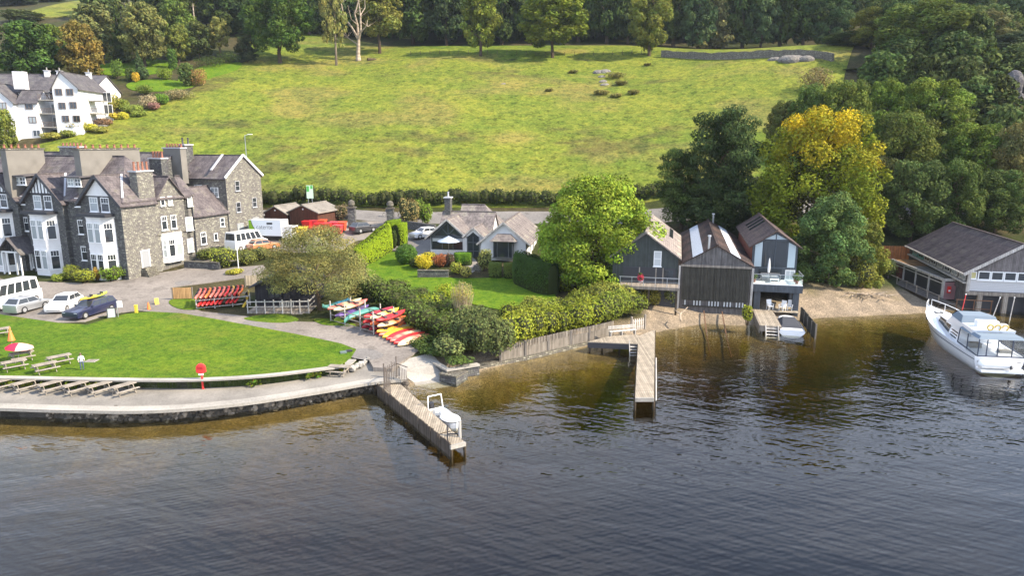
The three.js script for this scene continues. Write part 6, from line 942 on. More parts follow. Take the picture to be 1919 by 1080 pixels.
// ---------- street things ----------
{
  for (const [x, y, s] of [[661, 427, 'left'], [733, 428, 'right']]) { const p = gp(x, y), t = thing('gate_pillar', `stone gate pillar with a round finial, ${s} of the yard entrance`, 'pillar', p); new MB().box(0, 1.4, 0, 1.0, 3.0, 1.0).build('shaft', M.stoneD, t); new MB().box(0, 2.98, 0, 1.25, 0.18, 1.25).build('cap', M.drywall, t); new MB().ball(0, 3.55, 0, 0.52, 0.52, 0.52, 14).build('finial', M.drywall, t); }
  const sg = gp(583, 391), s = thing('road_sign', 'tall white and green sign board on two posts beside the main road', 'sign', [sg[0], sg[1], sg[2]], 0.15), k = pxm(-sg[2]); for (const x of [-0.3, 0.3]) new MB().box(x, 1.2, 0, 0.09, 2.6, 0.09).build('post', M.metal, s); new MB().box(0, 2.5 + 0.2, 0.02, 1.05, 2.1, 0.08).build('board', mat('pale sign green', [0.5, 0.66, 0.5], 0.5), s); new MB().box(-0.28, 3.2, 0.075, 0.4, 0.9, 0.02).box(0.3, 3.45, 0.075, 0.35, 0.5, 0.02).build('marking', mat('sign green', [0.08, 0.35, 0.07], 0.5), s);
  const lp = atD(463, 300, 114), l = thing('street_lamp', 'slim grey street lamp above the rear stone house', 'lamp', [lp[0], land(lp[0], -114), -114]); const lh = 18 + 114 * 0.0155 - land(lp[0], -114) - 0.9; new MB().tube([0, 0, 0], [0, lh, 0], 0.09, 0.05, 8).build('pole', M.metal, l); new MB().bar([0, lh, 0], [0.7, lh + 0.15, 0.2], 0.06).box(0.95, lh + 0.17, 0.25, 0.7, 0.12, 0.25).build('lamp_head', M.white, l);
  const tp = atD(365, 40, 222), tg = land(tp[0], -222), te = thing('telegraph_pole', 'pale telegraph pole standing among the trees at upper left', 'pole', [tp[0], tg, -222]); const th = tp[1] - tg + 5; new MB().tube([0, 0, 0], [0, th, 0], 0.22, 0.16, 7).build('pole', M.barkPale, te); new MB().box(0, th - 0.8, 0, 2, 0.14, 0.14).build('crossarm', M.bark, te);
  const yp = gp(448, 506), y = thing('flag_pole', 'slim white pole by the bend of the shore road below the yard', 'pole', yp); new MB().tube([0, 0, 0], [0, 3.4, 0], 0.05, 0.04, 7).build('pole', M.white, y); new MB().ball(0, 3.42, 0, 0.08).build('cap', M.white, y);
  const ab = gp(211, 596), a = thing('a_board', 'black A-board standing beside the parked estate car', 'sign', ab, 0.5); for (const q of [-1, 1]) new MB().box(0, 0.5, q * 0.2, 0.75, 1.05, 0.05, 0, -q * 0.3).build('board', M.black, a); new MB().box(-0.0, 0.52, 0.245, 0.58, 0.8, 0.02, 0, -0.3).build('poster', mat('poster', [0.3, 0.34, 0.32], 0.6), a);
  const wp = gp(223, 596), w = thing('post_sign', 'small white notice on a metal post at the lawn edge', 'sign', wp, 0.2); new MB().tube([0, 0, 0], [0, 1.55, 0], 0.04, 0.04, 6).build('post', M.metal, w); new MB().box(0.22, 1.3, 0, 0.5, 0.6, 0.03).build('board', M.white, w);
  const bo = gp(257, 588), b = thing('bollard', 'short yellow bollard at the corner of the lawn', 'bollard', bo); new MB().box(0, 0.4, 0, 0.22, 0.8, 0.22).build('post', M.yellow, b); new MB().box(0, 0.82, 0, 0.26, 0.06, 0.26).build('cap', M.yellow, b);
  const co = gp(280, 581), c = thing('traffic_cone', 'orange traffic cone on the shore road', 'cone', co); new MB().lathe([[0.17, 0.04], [0.05, 0.75], [0, 0.76]], 0, 0, 0, 12).build('cone', M.orange, c); new MB().box(0, 0.025, 0, 0.42, 0.05, 0.42).build('base', M.orange, c);
  const fy = gp(295, 571), f = thing('floor_sign', 'folded yellow warning sign on the shore road behind the cone', 'sign', fy, 0.6); for (const q of [-1, 1]) new MB().box(0, 0.32, q * 0.12, 0.36, 0.66, 0.03, 0, -q * 0.3).build('board', M.yellow, f);
  // notice boards
  const nb = (label, p, ry, n, m) => { const t = thing('notice_board', label, 'board', p, ry); for (let i = 0; i < n; i++) new MB().box((i - (n - 1) / 2) * 0.62, 0.75, 0, 0.59, 1.15, 0.06).build('board', m, t); new MB().box((-n / 2) * 0.62 - 0.06, 0.6, 0, 0.1, 1.5, 0.1).build('post', M.grayWood, t); new MB().box((n / 2) * 0.62 + 0.06, 0.6, 0, 0.1, 1.5, 0.1).build('post', M.grayWood, t); };
  nb('tan boarded panel left of the kayak rack', gp(344, 563), 0.1, 3, mat('tan ply', [0.55, 0.34, 0.16], 0.8, { map: T.wood })); nb('pale boarded panel behind the dark kayak hut', gp(484, 538), 0.15, 4, mat('pale ply', [0.6, 0.52, 0.38], 0.8, { map: T.wood }));
  // lifebuoy post
  const lb = gp(364, 727), r = thing('lifebuoy_post', 'red lifebuoy housing on a red post in front of the lawn wall', 'lifebuoy post', [lb[0], 0.9, -46.2], 0.05); r.scale.setScalar(0.85); new MB().box(0, 0.75, 0, 0.14, 1.5, 0.12).build('post', M.red, r);
  const hs = new THREE.Shape(); hs.absarc(0, 0.1, 0.36, 0, Math.PI); hs.lineTo(-0.36, -0.22); hs.quadraticCurveTo(0, -0.45, 0.36, -0.22); const hg = new THREE.ExtrudeGeometry(hs, { depth: 0.16, bevelEnabled: true, bevelSize: 0.03, bevelThickness: 0.03, bevelSegments: 2 }); new MB().geo(hg, new THREE.Matrix4().makeTranslation(0, 1.75, -0.02)).build('housing', M.red, r, 0.6);
  const sl = new MB(); for (const x of [-0.16, 0, 0.16]) sl.box(x, 1.9, 0.19, 0.05, 0.22, 0.03); sl.build('slot', mat('dark red', [0.3, 0.015, 0.02], 0.5), r); new MB().box(0, 1.4, 0.14, 0.4, 0.3, 0.03).build('label', M.white, r);
  // bits on the lawn
  const mh = gp(173, 679); const m1 = thing('manhole_cover', 'rectangular pale manhole cover in the lawn beside the child', 'cover', [mh[0], mh[1] + 0.11, mh[2]]); new MB().box(0, 0, 0, 0.7, 0.06, 0.55).build('cover', M.grayWood, m1); new MB().box(0, -0.01, 0, 0.82, 0.05, 0.67).build('frame', M.kerb, m1);
  const bx = gp(644, 664); const b1 = thing('valve_box', 'small dark green valve box in the corner of the lawn', 'box', [bx[0], bx[1] + 0.1, bx[2]], 0.4); new MB().box(0, 0.06, 0, 0.5, 0.14, 0.36).build('box', mat('grey green plastic', [0.12, 0.16, 0.15], 0.6), b1); new MB().box(0.5, 0.05, -0.3, 0.5, 0.12, 0.36).build('lid', M.black, b1);
}
// ---------- picnic tables ----------
function picnic() {
  const t = thing('picnic_table', '', 'picnic table', [0, 0, 0], 0, 'picnic tables'), L = 1.8; const pl = geoCache.plank ??= new MB().box(0, 0, 0, 0.135, 0.045, L).geometry();
  for (let i = -2; i <= 2; i++) { const p = mesh(pl, 'plank', M.table, t); p.position.set(i * 0.145, 0.75, 0); }
  for (const s of [-1, 1]) { new MB().box(s * 0.68, 0.44, 0, 0.25, 0.045, L).build('bench', M.table, t); for (const z of [-0.62, 0.62]) new MB().bar([s * 0.2, 0.72, z], [s * 0.6, 0.0, z], 0.05, 0.09).build('leg', M.table, t); }
  for (const z of [-0.62, 0.62]) new MB().box(0, 0.4, z + 0.05, 1.5, 0.09, 0.045).box(0, 0.7, z + 0.05, 0.7, 0.07, 0.045).build('crosspiece', M.table, t);
  return t;
}
{
  const proto = picnic(); let first = true; const put = (label, p, ry) => { proto.scale.setScalar(0.86); if (first) { proto.position.set(...p); proto.rotation.y = ry; proto.userData.label = label; first = false; } else copyOf(proto, 'picnic_table', label, p, ry); };
  const ord = ['first from the right in the row on the promenade', 'second from the right in the promenade row', 'third from the right in the promenade row', 'fourth from the right in the promenade row', 'fifth from the right in the promenade row', 'sixth from the right in the promenade row, at the photo edge'];
  [[234, 738], [188, 737], [144, 736], [98, 734], [50, 732], [6, 730]].forEach(([x, y], i) => { const p = atE(x, y, 0.9); put('bleached picnic table ' + ord[i], [p[0], 0.9, p[2] + 0.0], -0.6); });
  { const p = atE(636, 701, 0.95); put('lone picnic table by the curled end of the lawn wall', [p[0], 0.92, p[2]], 1.42); }
  for (const [x, y, s, ry] of [[88, 700, 'nearer of two tables standing end to end on the lawn', -0.72], [114, 685, 'farther of two tables standing end to end on the lawn', -0.72], [30, 695, 'beside the red parasol, nearer the promenade', -0.8], [44, 678, 'under the pink and red parasol canopy on the lawn', -0.8], [2, 632, 'alone near the silver car at the photo edge', -0.8]]) { const p = gp(x, y); put('picnic table ' + s, [p[0], p[1] + 0.1, p[2]], ry); }
  // parasols
  const q = gp(28, 672), c = thing('parasol', 'closed orange parasol rising above the red canopy on the lawn', 'parasol', [q[0], q[1] + 0.1, q[2]]); new MB().tube([0, 0, 0], [0, 2.3, 0], 0.025, 0.025, 6).build('pole', M.whiteWood, c); new MB().lathe([[0.02, 2.45], [0.08, 2.1], [0.26, 1.35], [0.2, 1.3], [0.02, 1.6]], 0, 0, 0, 10).build('canopy', M.orange, c);
  const u = gp(36, 680), d = thing('parasol', 'open parasol with red and pale pink panels tilted over a lawn picnic table', 'parasol', [u[0], u[1] + 0.1, u[2]], 0.3); d.scale.setScalar(0.8); new MB().tube([0, 0, 0], [0.25, 1.7, 0], 0.025, 0.025, 6).build('pole', M.whiteWood, d);
  const pink = mat('pale pink cloth', [0.62, 0.36, 0.3], 0.9, { side: THREE.DoubleSide }), rd = mat('red cloth', [0.55, 0.03, 0.07], 0.9, { side: THREE.DoubleSide }); for (let i = 0; i < 8; i++) { const a = i * Math.PI / 4, b = (i + 1) * Math.PI / 4, P = (t, r, y) => [0.25 + Math.cos(t) * r, y - Math.cos(t) * 0.12, Math.sin(t) * r]; new MB().quad(P(a, 0.75, 1.6), P(b, 0.75, 1.6), P(b, 1.2, 1.32), P(a, 1.2, 1.32)).tri(P(a, 0.75, 1.6), [0.25, 1.78, 0], P(b, 0.75, 1.6)).build('panel', i === 3 || i === 4 || i === 2 ? rd : pink, d); }
  const v = gp(843, 476), b = thing('parasol', 'open pale blue-grey parasol on the terrace in front of the cottage', 'parasol', [v[0], v[1], v[2] + 1.2]); new MB().tube([0, 0, 0], [0, 2.2, 0], 0.03, 0.03, 6).build('pole', M.whiteWood, b); new MB().lathe([[0, 2.5], [0.05, 2.48], [1.45, 1.85], [1.45, 1.75], [1.42, 1.84], [0.05, 2.4]], 0, 0, 0, 8).build('canopy', mat('pale blue cloth', [0.36, 0.42, 0.52], 0.9), b);
}
// ---------- kayaks ----------
const plastic = mat('kayak plastic', [1, 1, 1], 0.4, { vertexColors: true });
function hullGeo(L, W, H, colA, colB, canoe) { // a moulded sit-on-top hull, colours swept from end to end
  const n = 22, m = 14, P = [], C = [], I = [];
  for (let i = 0; i <= n; i++) {
    const t = -1 + 2 * i / n, w = W / 2 * Math.pow(Math.max(0, 1 - Math.pow(Math.abs(t), canoe ? 2 : 2.5)), 0.75) + 0.015, rock = 0.12 * t * t + (canoe ? 0.25 * Math.pow(Math.abs(t), 6) : 0), h = H * (canoe ? 1 : 0.75 + 0.25 * (1 - t * t));
    for (let j = 0; j < m; j++) {
      const a = j / m * 2 * Math.PI, c = Math.cos(a), s = Math.sin(a); let y = s < 0 ? s * h * 0.5 : s * h * 0.42, x = c * w;
      if (!canoe && s > 0.3 && Math.abs(t) < 0.62 && Math.abs(t) > 0.06) y -= h * 0.3 * Math.min(1, (s - 0.3) * 3) * sstep(0.62, 0.45, Math.abs(t)) * sstep(0.06, 0.16, Math.abs(t));
      P.push(x, y + rock + h * 0.5, t * L / 2); const k = fbm(t * 1.7 + 5, W * 3 + L, 9, 2) > 0.5 ? 1 : 0, q = clamp(0.5 + (t + 0.25 * Math.sin(t * 9)) * 0.8); C.push(...[0, 1, 2].map((e) => mix(colA[e], colB[e], Math.round(q * 3) / 3)));
    }
  }
  for (let i = 0; i < n; i++) for (let j = 0; j < m; j++) { const a = i * m + j, b = i * m + (j + 1) % m, c = a + m, d = b + m; I.push(a, c, b, b, c, d); }
  const e0 = P.length / 3; P.push(0, 0.12 + H * 0.5, -L / 2, 0, 0.12 + H * 0.5, L / 2); C.push(...colA, ...colB); for (let j = 0; j < m; j++) { I.push(e0, j, (j + 1) % m); I.push(e0 + 1, n * m + (j + 1) % m, n * m + j); }
  const g = new THREE.BufferGeometry(); g.setAttribute('position', new THREE.BufferAttribute(new Float32Array(P), 3)); g.setAttribute('color', new THREE.BufferAttribute(new Float32Array(C), 3)); g.setIndex(I); g.computeVertexNormals(); return g;
}
const KC = Object.fromEntries(Object.entries({ red: [0.68, 0.03, 0.03], dred: [0.4, 0.02, 0.04], org: [0.72, 0.16, 0.03], yel: [0.75, 0.5, 0.04], cream: [0.72, 0.6, 0.35], teal: [0.1, 0.3, 0.25], pur: [0.12, 0.07, 0.24], pink: [0.62, 0.38, 0.36], grn: [0.45, 0.6, 0.08], blu: [0.05, 0.25, 0.42], coral: [0.68, 0.16, 0.12] }).map(([k, c]) => [k, c.map((q) => q * 0.85)]));
function kayak(name, label, at, dir, roll, L, W, a, b, group, lift = 0, canoe) {
  const t = thing(name, label, name.includes('canoe') ? 'canoe' : 'kayak', at, 0, group), g = geoCache[['k', L, W, a, b, canoe].join()] ??= hullGeo(L, W, canoe ? 0.4 : 0.32, KC[a], KC[b], canoe);
  t.rotation.set(-lift, Math.atan2(dir[0], dir[1]), roll, 'YXZ'); mesh(g, 'hull', plastic, t);
  if (!canoe && Math.abs(roll) < 2) for (const z of [-0.2, 0.18]) { new MB().ball(0, 0.2, z * L, W * 0.24, 0.1, 0.3, 8).build('seat', M.black, t); new MB().box(0, 0.33, z * L - 0.28, W * 0.5, 0.16, 0.06).build('backrest', M.black, t); }
  return t;
}
{
  // red kayaks on the long two-tier rack
  const A = gp(374, 581), B = gp(464, 573), u = V(B[0] - A[0], 0, B[2] - A[2]), LEN = u.length(); u.normalize(); const ry = Math.atan2(-u.z, u.x);
  const rk = thing('kayak_rack', 'long white two-tier rail rack full of red kayaks at the road edge', 'rack', [A[0], A[1], A[2]], ry); const rm = new MB(); for (const y of [0.18, 0.92]) for (const z of [-0.1, -1.9]) rm.bar([-0.2, y, z], [LEN + 0.3, y, z], 0.09); rm.build('rail', M.whiteWood, rk); for (let i = 0; i < 4; i++) for (const z of [-0.1, -1.9]) new MB().box(-0.2 + i * (LEN + 0.5) / 3, 0.5, z, 0.1, 1.4, 0.1).build('post', M.whiteWood, rk);
  const up = ['coral', 'red', 'org', 'coral', 'red', 'coral', 'red', 'yel', 'red', 'org'], nth = ['first', 'second', 'third', 'fourth', 'fifth', 'sixth', 'seventh', 'eighth', 'ninth', 'tenth'];
  const pos = (f, y, z) => { const q = V(f * LEN, y, z).applyAxisAngle(V(0, 1, 0), ry); return [A[0] + q.x, A[1] + y, A[2] + q.z]; };
  up.forEach((c, i) => kayak('kayak', `${c === 'yel' ? 'yellow' : c === 'org' ? 'orange' : 'red'} kayak on the upper tier of the long rack, ${nth[i]} from the left`, pos(0.05 + i * 0.099, 1.3, -1.0), [0.25, 1], 0.95, 2.9, 0.72, c, i % 3 === 1 ? 'coral' : c, 'kayaks on the long two-tier rack', -0.12));
  for (let i = 0; i < 9; i++) kayak('kayak', `red kayak on the lower tier of the long rack, ${nth[i]} from the left`, pos(0.08 + i * 0.087 + (i > 5 ? 0.06 : 0), 0.5, -0.9), [0.25, 1], 0.85, 2.9, 0.7, 'red', 'red', 'kayaks on the long two-tier rack', -0.1);
  kayak('kayak', 'yellow kayak leaning at the right end of the long rack', pos(1.04, 0.45, -0.6), [0.1, 1], 1.0, 2.8, 0.7, 'yel', 'yel', null, -0.45);
  // three-tier rack of mixed kayaks and canoes
  const d = [0.56, -0.83], E0 = gp(652, 612), E1 = gp(700, 628), v = V(E1[0] - E0[0], 0, E1[2] - E0[2]);
  const mk = (s, y, l, a, b, label, o = {}) => kayak(o.canoe ? 'canoe' : 'kayak', label, [E0[0] + v.x * s + d[0] * 1.5, E0[1] + y * 0.76 - 0.04, E0[2] + v.z * s + d[1] * 1.5], d, o.roll ?? 0.25, l, o.w ?? 0.75, a, b, null, 0.04, o.canoe);
  const R = thing('kayak_rack', 'three-tier timber rack of mixed kayaks and canoes beside the dark hedge', 'rack', [E0[0], E0[1], E0[2]], Math.atan2(-v.z, v.x)), vl = v.length();
  for (const x of [-2.4, -0.2, vl * 0.55, vl + 0.2]) for (const z of [0.1, -2.2]) new MB().box(x, 1.0, z, 0.08, 2.1, 0.08).build('post', M.whiteWood, R); const rr = new MB(); for (const y of [0.22, 0.76, 1.3]) for (const z of [0.1, -2.2]) rr.bar([-2.5, y, z], [vl + 0.3, y, z], 0.07); rr.build('rail', M.grayWood, R);
  mk(0.75, 1.75, 3.6, 'red', 'dred', 'red kayak on the top tier of the mixed rack, rearmost'); mk(0.98, 1.78, 3.6, 'cream', 'yel', 'cream and yellow kayak on the top tier of the mixed rack'); mk(1.22, 1.72, 3.6, 'red', 'red', 'plain red kayak at the front of the top tier');
  mk(0.7, 1.05, 3.6, 'red', 'org', 'red and orange kayak on the middle tier of the mixed rack'); mk(0.98, 1.05, 3.6, 'org', 'red', 'orange and red kayak on the middle tier'); mk(1.25, 1.05, 3.6, 'cream', 'org', 'cream and orange kayak at the front of the middle tier');
  mk(0.62, 0.35, 3.4, 'dred', 'blu', 'red kayak with a blue tail on the lowest tier of the mixed rack'); mk(0.9, 0.35, 3.4, 'dred', 'red', 'dark red kayak on the lowest tier'); mk(1.2, 0.35, 3.5, 'yel', 'org', 'yellow and orange kayak at the front of the lowest tier');
  mk(0.1, 1.75, 4.4, 'teal', 'teal', 'long teal canoe lying upside down on the top of the mixed rack', { canoe: true, w: 0.9, roll: 3.14 }); mk(-0.35, 1.8, 4.2, 'cream', 'coral', 'cream and coral kayak left of the teal canoe'); mk(-0.6, 1.75, 4.2, 'coral', 'cream', 'coral and cream kayak at the left of the top tier'); mk(-0.3, 1.1, 4.2, 'pur', 'pur', 'dark purple kayak on the middle tier at the left'); mk(-0.5, 0.4, 3.6, 'grn', 'yel', 'yellow-green kayak at the bottom left of the mixed rack', { roll: 0.8 }); mk(-0.95, 1.4, 3.6, 'teal', 'blu', 'dark teal canoe behind the feathery tree at the left end of the rack', { canoe: true, w: 0.85 });
  // kayaks lying in a row on the ground
  const F0 = gp(709, 629), F1 = gp(751, 652); ['red', 'coral', 'yel', 'red', 'coral', 'red', 'cream'].forEach((c, i) => { const f = i / 6, x = mix(F0[0], F1[0], f), z = mix(F0[2], F1[2], f); kayak('kayak', `${c === 'yel' ? 'yellow' : c === 'cream' ? 'cream' : c === 'coral' ? 'coral and cream' : 'red'} kayak on the ground, ${nth[i]} from the left in the row of seven`, [x + d[0] * 1.7, land(x, z) + 0.48, z + d[1] * 1.7], d, Math.PI + 0.35, 3.9, 0.85, c, c === 'coral' ? 'cream' : c === 'cream' ? 'coral' : c, 'kayaks lying in a row on the ground'); });
  const vq = volvo.position, k = kayak('kayak', 'lime green kayak tied on the roof of the dark blue estate car', [vq.x - 0.55 * Math.sin(volvo.rotation.y), vq.y + 1.48, vq.z - 0.55 * Math.cos(volvo.rotation.y)], [Math.sin(volvo.rotation.y), Math.cos(volvo.rotation.y)], 0, 3.2, 0.7, 'grn', 'yel', null);
}
// ---------- jetties ----------
function jetty(name, label, a, b, c, dd, y, o) { // deck corners: near-left a, near-right b, far-right c, far-left d (in plan)
  const t = thing(name, label, 'jetty', [0, 0, 0]), n = o.n, P = new MB(), at = (p, q, f) => [mix(p[0], q[0], f), y, mix(p[2], q[2], f)];
  for (let i = 0; i < n; i++) { if (o.gap === i) continue; const f0 = (i + 0.04) / n, f1 = (i + 0.96) / n, e = 0.012 * hash(i, 3, 7), q = [at(a, dd, f0), at(b, c, f0), at(b, c, f1), at(a, dd, f1)].map((p) => [p[0], y + e, p[2]]); P.hexa(q.map((p) => [p[0], p[1] - 0.06, p[2]]), q); }
  stuff(P.build('plank', M.deck, t));
  const bm = new MB(); for (const [p, q] of [[a, dd], [b, c]]) bm.bar([p[0], y - 0.2, p[2]], [q[0], y - 0.2, q[2]], 0.1, 0.22); bm.build('beam', M.post, t);
  const pn = o.posts; for (const [p, q] of [[a, dd], [b, c]]) for (let i = 0; i <= pn; i++) { const s = at(p, q, i / pn); new MB().tube([s[0], -3, s[2]], [s[0], y - 0.1, s[2]], 0.09, 0.09, 7).build('pile', M.post, t); }
  return t;
}
{
  const y = 0.68, a = atE(846, 836, y), b = atE(871, 829, y), c = atE(742, 712, y), d = atE(703, 719, y), t = jetty('jetty', 'grey board jetty with slatted sides running out from the promenade', a, b, c, d, y, { n: 62, posts: 7, gap: 9 });
  const s = new MB(); for (let i = 0; i < 90; i++) if (hash(i, 1, 3) > 0.12) { const f = i / 90 * 0.96, x = mix(a[0], d[0], f), z = mix(a[2], d[2], f); s.box(x - 0.06, 0.32, z, 0.06, 1.15 - 0.2 * hash(i, 4, 4), 0.14, Math.atan2(d[0] - a[0], d[2] - a[2])); } stuff(s.build('slat', mat('dark slats', [0.13, 0.11, 0.09], 0.9, { map: T.wood }), t));
  new MB().bar([a[0] - 0.05, y - 0.05, a[2] + 0.1], [b[0] + 0.05, y - 0.05, b[2] + 0.1], 0.16, 0.24).build('end_beam', M.kerb, t);
  for (const [px0, py0, h] of [[839, 826, 1.0], [862, 819, 1.05]]) { const p = atE(px0, py0, y); new MB().tube([p[0], y - 0.1, p[2]], [p[0], y + h, p[2]], h > 1 ? 0.09 : 0.04, h > 1 ? 0.09 : 0.04, 7).build('mooring_post', h > 1 ? M.whiteWood : M.black, t); }
  const p1 = atE(839, 818, y), p2 = atE(862, 818, y); new MB().bar([p1[0], y + 0.15, p1[2]], [p2[0], y + 0.15, p2[2]], 0.07).build('rail', M.black, t);
  // spiked gate fans at the root of the jetty
  const g = thing('jetty_gate', 'rusty spiked rod gate with fanned sides at the root of the jetty', 'gate', [0, 0, 0]), rods = new MB(), rod = (q, h0, h1) => rods.tube([q[0], y - h0, q[2]], [q[0], y + h1, q[2]], 0.028, 0.022, 5);
  for (let i = 0; i < 7; i++) { const p = atE(721 + i * 1.9, 729 + i * 1.9, y); rod(p, 0.7, 1.75 - 0.05 * i); } for (let i = 0; i < 10; i++) { const p = atE(735 + i * 3, 714 + i * 0.9, y); rod(p, i > 5 ? 0.9 : 0, 1.5 - 0.04 * i); } for (let i = 0; i < 7; i++) { const p = atE(722 + i * 3.2, 728 - i * 1.8, y); rod(p, 0, 1.6); }
  const q0 = atE(721, 729, y), q1 = atE(744, 714, y), q2 = atE(765, 722, y); for (const h of [0.15, 1.35]) rods.bar([q0[0], y + h, q0[2]], [q1[0], y + h, q1[2]], 0.05).bar([q1[0], y + h, q1[2]], [q2[0], y + h, q2[2]], 0.05); rods.build('rod', M.gateRod = mat('weathered iron rod', [0.12, 0.1, 0.085], 0.8), g); for (const q of [q0, q1]) new MB().tube([q[0], y - 0.5, q[2]], [q[0], y + 1.9, q[2]], 0.05, 0.05, 6).build('post', M.gateRod, g);
}
{
  const y = 0.85, a = atE(1190, 746, y), b = atE(1225, 746, y), c = atE(1227, 618, y), d = atE(1196, 630, y), t = jetty('jetty', 'straight narrow board jetty with a side deck below the laurel hedge', a, b, c, d, y, { n: 84, posts: 5 });
  new MB().bar([a[0], y - 0.1, a[2] + 0.06], [b[0], y - 0.1, b[2] + 0.06], 0.1, 0.28).build('end_beam', M.kerb, t);
  const e = atE(1101, 641, y), f = atE(1197, 645, y), g = atE(1196, 627, y), h = atE(1150, 628, y), sd = new MB(); for (let i = 0; i < 30; i++) { const u = (i + 0.05) / 30, w = (i + 0.95) / 30, q = [e, f].map(() => 0); const P = (s, v) => [mix(mix(e[0], f[0], s), mix(h[0], g[0], s), v), y + 0.01, mix(mix(e[2], f[2], s), mix(h[2], g[2], s), v)]; const r = [P(u, 0), P(w, 0), P(w, 1), P(u, 1)]; sd.hexa(r.map((p) => [p[0], p[1] - 0.06, p[2]]), r); } stuff(sd.build('side_plank', M.deck, t));
  new MB().bar([e[0], y - 0.28, e[2] + 0.04], [f[0], y - 0.28, f[2] + 0.04], 0.1, 0.46).build('fascia', M.black, t); for (const k of [0.05, 0.3, 0.65]) new MB().tube([mix(e[0], f[0], k), -1, e[2] - 0.1], [mix(e[0], f[0], k), y - 0.1, e[2] - 0.1], 0.09, 0.09, 7).build('pile', M.post, t);
  const st = new MB(), s0 = atE(1181, 645, y); for (let i = 0; i < 4; i++) st.box(s0[0] + 0.3, y - 0.22 - i * 0.22, s0[2] + 0.1 + i * 0.12, 0.75, 0.05, 0.22); st.bar([s0[0] - 0.1, y + 0.3, s0[2]], [s0[0] - 0.1, -0.4, s0[2] + 0.6], 0.07, 0.1).build('step', M.whiteWood, t);
  const r1 = atE(1229, 672, 0.7), r2 = atE(1229, 752, 0.7); new MB().tube([r1[0], 0.75, r1[2]], [r2[0], 0.75, r2[2]], 0.05, 0.05, 6).build('fender_rail', M.whiteWood, t);
  const bp = atE(1166, 628, y), bn = thing('bench', 'long white-grey bench on the deck beside the laurel hedge', 'bench', [bp[0], y, bp[2]], 0.3); for (let i = 0; i < 3; i++) new MB().box(0, 0.42, -0.12 + i * 0.14, 2.6, 0.05, 0.12).build('seat_slat', M.whiteWood, bn); for (let i = 0; i < 2; i++) new MB().box(0, 0.62 + i * 0.17, -0.24, 2.6, 0.11, 0.04).build('back_slat', M.whiteWood, bn); for (const x of [-1.2, -0.1, 1.2]) new MB().box(x, 0.2, 0, 0.07, 0.42, 0.4).build('leg', M.whiteWood, bn);
  const gp0 = atE(1186, 620, y), gt = thing('picket_gate', 'weathered white picket gate at the landward end of the deck', 'gate', [gp0[0], y, gp0[2]], 0.55); for (let i = 0; i < 6; i++) new MB().box(i * 0.24, 0.55, 0, 0.1, 1.05, 0.03).build('picket', M.whiteWood, gt); new MB().box(0.6, 0.3, -0.03, 1.5, 0.08, 0.03).box(0.6, 0.85, -0.03, 1.5, 0.08, 0.03).build('rail', M.whiteWood, gt); for (const x of [-0.2, 1.45]) new MB().box(x, 0.65, 0, 0.14, 1.4, 0.14).build('post', M.grayWood, gt);
}
{ // timber fence on a low stone foot along the little beach
  const pts = [[938, 669], [985, 660], [1028, 650], [1070, 640], [1104, 633], [1150, 622]].map(([x, y]) => atE(x, y - 1, 0.72)), t = thing('beach_fence', 'weathered grey board fence with pickets above the little beach under the laurels', 'fence', [0, 0, 0]);
  for (let i = 0; i < pts.length - 1; i++) {
    const a = pts[i], b = pts[i + 1], L = Math.hypot(b[0] - a[0], b[2] - a[2]), ry = Math.atan2(-(b[2] - a[2]), b[0] - a[0]), m = mid(a, b);
    new MB().box(0, 0.0, 0, L - 0.1, 1.0, 0.06).build('panel', mats.fenceBoard ?? (mats.fenceBoard = mat('grey fence boards', [0.24, 0.22, 0.19], 0.9, { map: T.wood })), t).position.set(...m); t.children.at(-1).rotation.y = ry; const pk = new MB(); for (let k = 0; k < Math.floor(L / 0.17); k++) pk.box(-L / 2 + 0.12 + k * 0.17, 0.75, 0.05, 0.08, 0.55, 0.03); const pm = stuff(pk.build('picket', M.grayWood, t)); pm.position.set(...m); pm.rotation.y = ry;
    new MB().box(a[0], 0.8, a[2] + 0.08, 0.16, 1.8, 0.16).build('post', M.grayWood, t);
  }
  const w = thing('beach_wall', 'low mossy stone footing wall below the beach fence', 'wall'); wallPath(new MB(), [[893, 682], ...[[938, 672], [985, 663], [1028, 653], [1070, 643], [1104, 635]]].map(([x, y]) => atE(x, y, 0.4)), -0.5, -0.5, 0.36).build('wall', M.drywall, w);
}
// ---------- boats ----------
function hull(n, m, f) { const P = [], I = []; for (let i = 0; i <= n; i++) { const s = f(i / n); const M2 = s.length; for (const q of s) P.push(...q); } const k = P.length / 3 / (n + 1); for (let i = 0; i < n; i++) for (let j = 0; j < k - 1; j++) { const a = i * k + j, b = a + 1, c = a + k, d = c + 1; I.push(a, b, c, b, d, c); } const e = []; const g = new THREE.BufferGeometry(); for (let j = 1; j < k - 1; j++) I.push(0, j + 1, j); g.setAttribute('position', new THREE.BufferAttribute(new Float32Array(P), 3)); g.setIndex(I); g.computeVertexNormals(); return toCreasedNormals(g, 0.5); }
const gel = mat('white gelcoat', [0.78, 0.79, 0.8], 0.2, { clearcoat: 0.6 }), canvasB = mat('grey-blue canvas', [0.17, 0.215, 0.26], 0.85), navyS = mat('navy stripe', [0.03, 0.04, 0.07], 0.4), clearV = mat('clear vinyl', [0.85, 0.88, 0.9], 0.08, { transmission: 1, ior: 1.4 }), tint = mat('dark tinted acrylic', [0.02, 0.025, 0.03], 0.08);
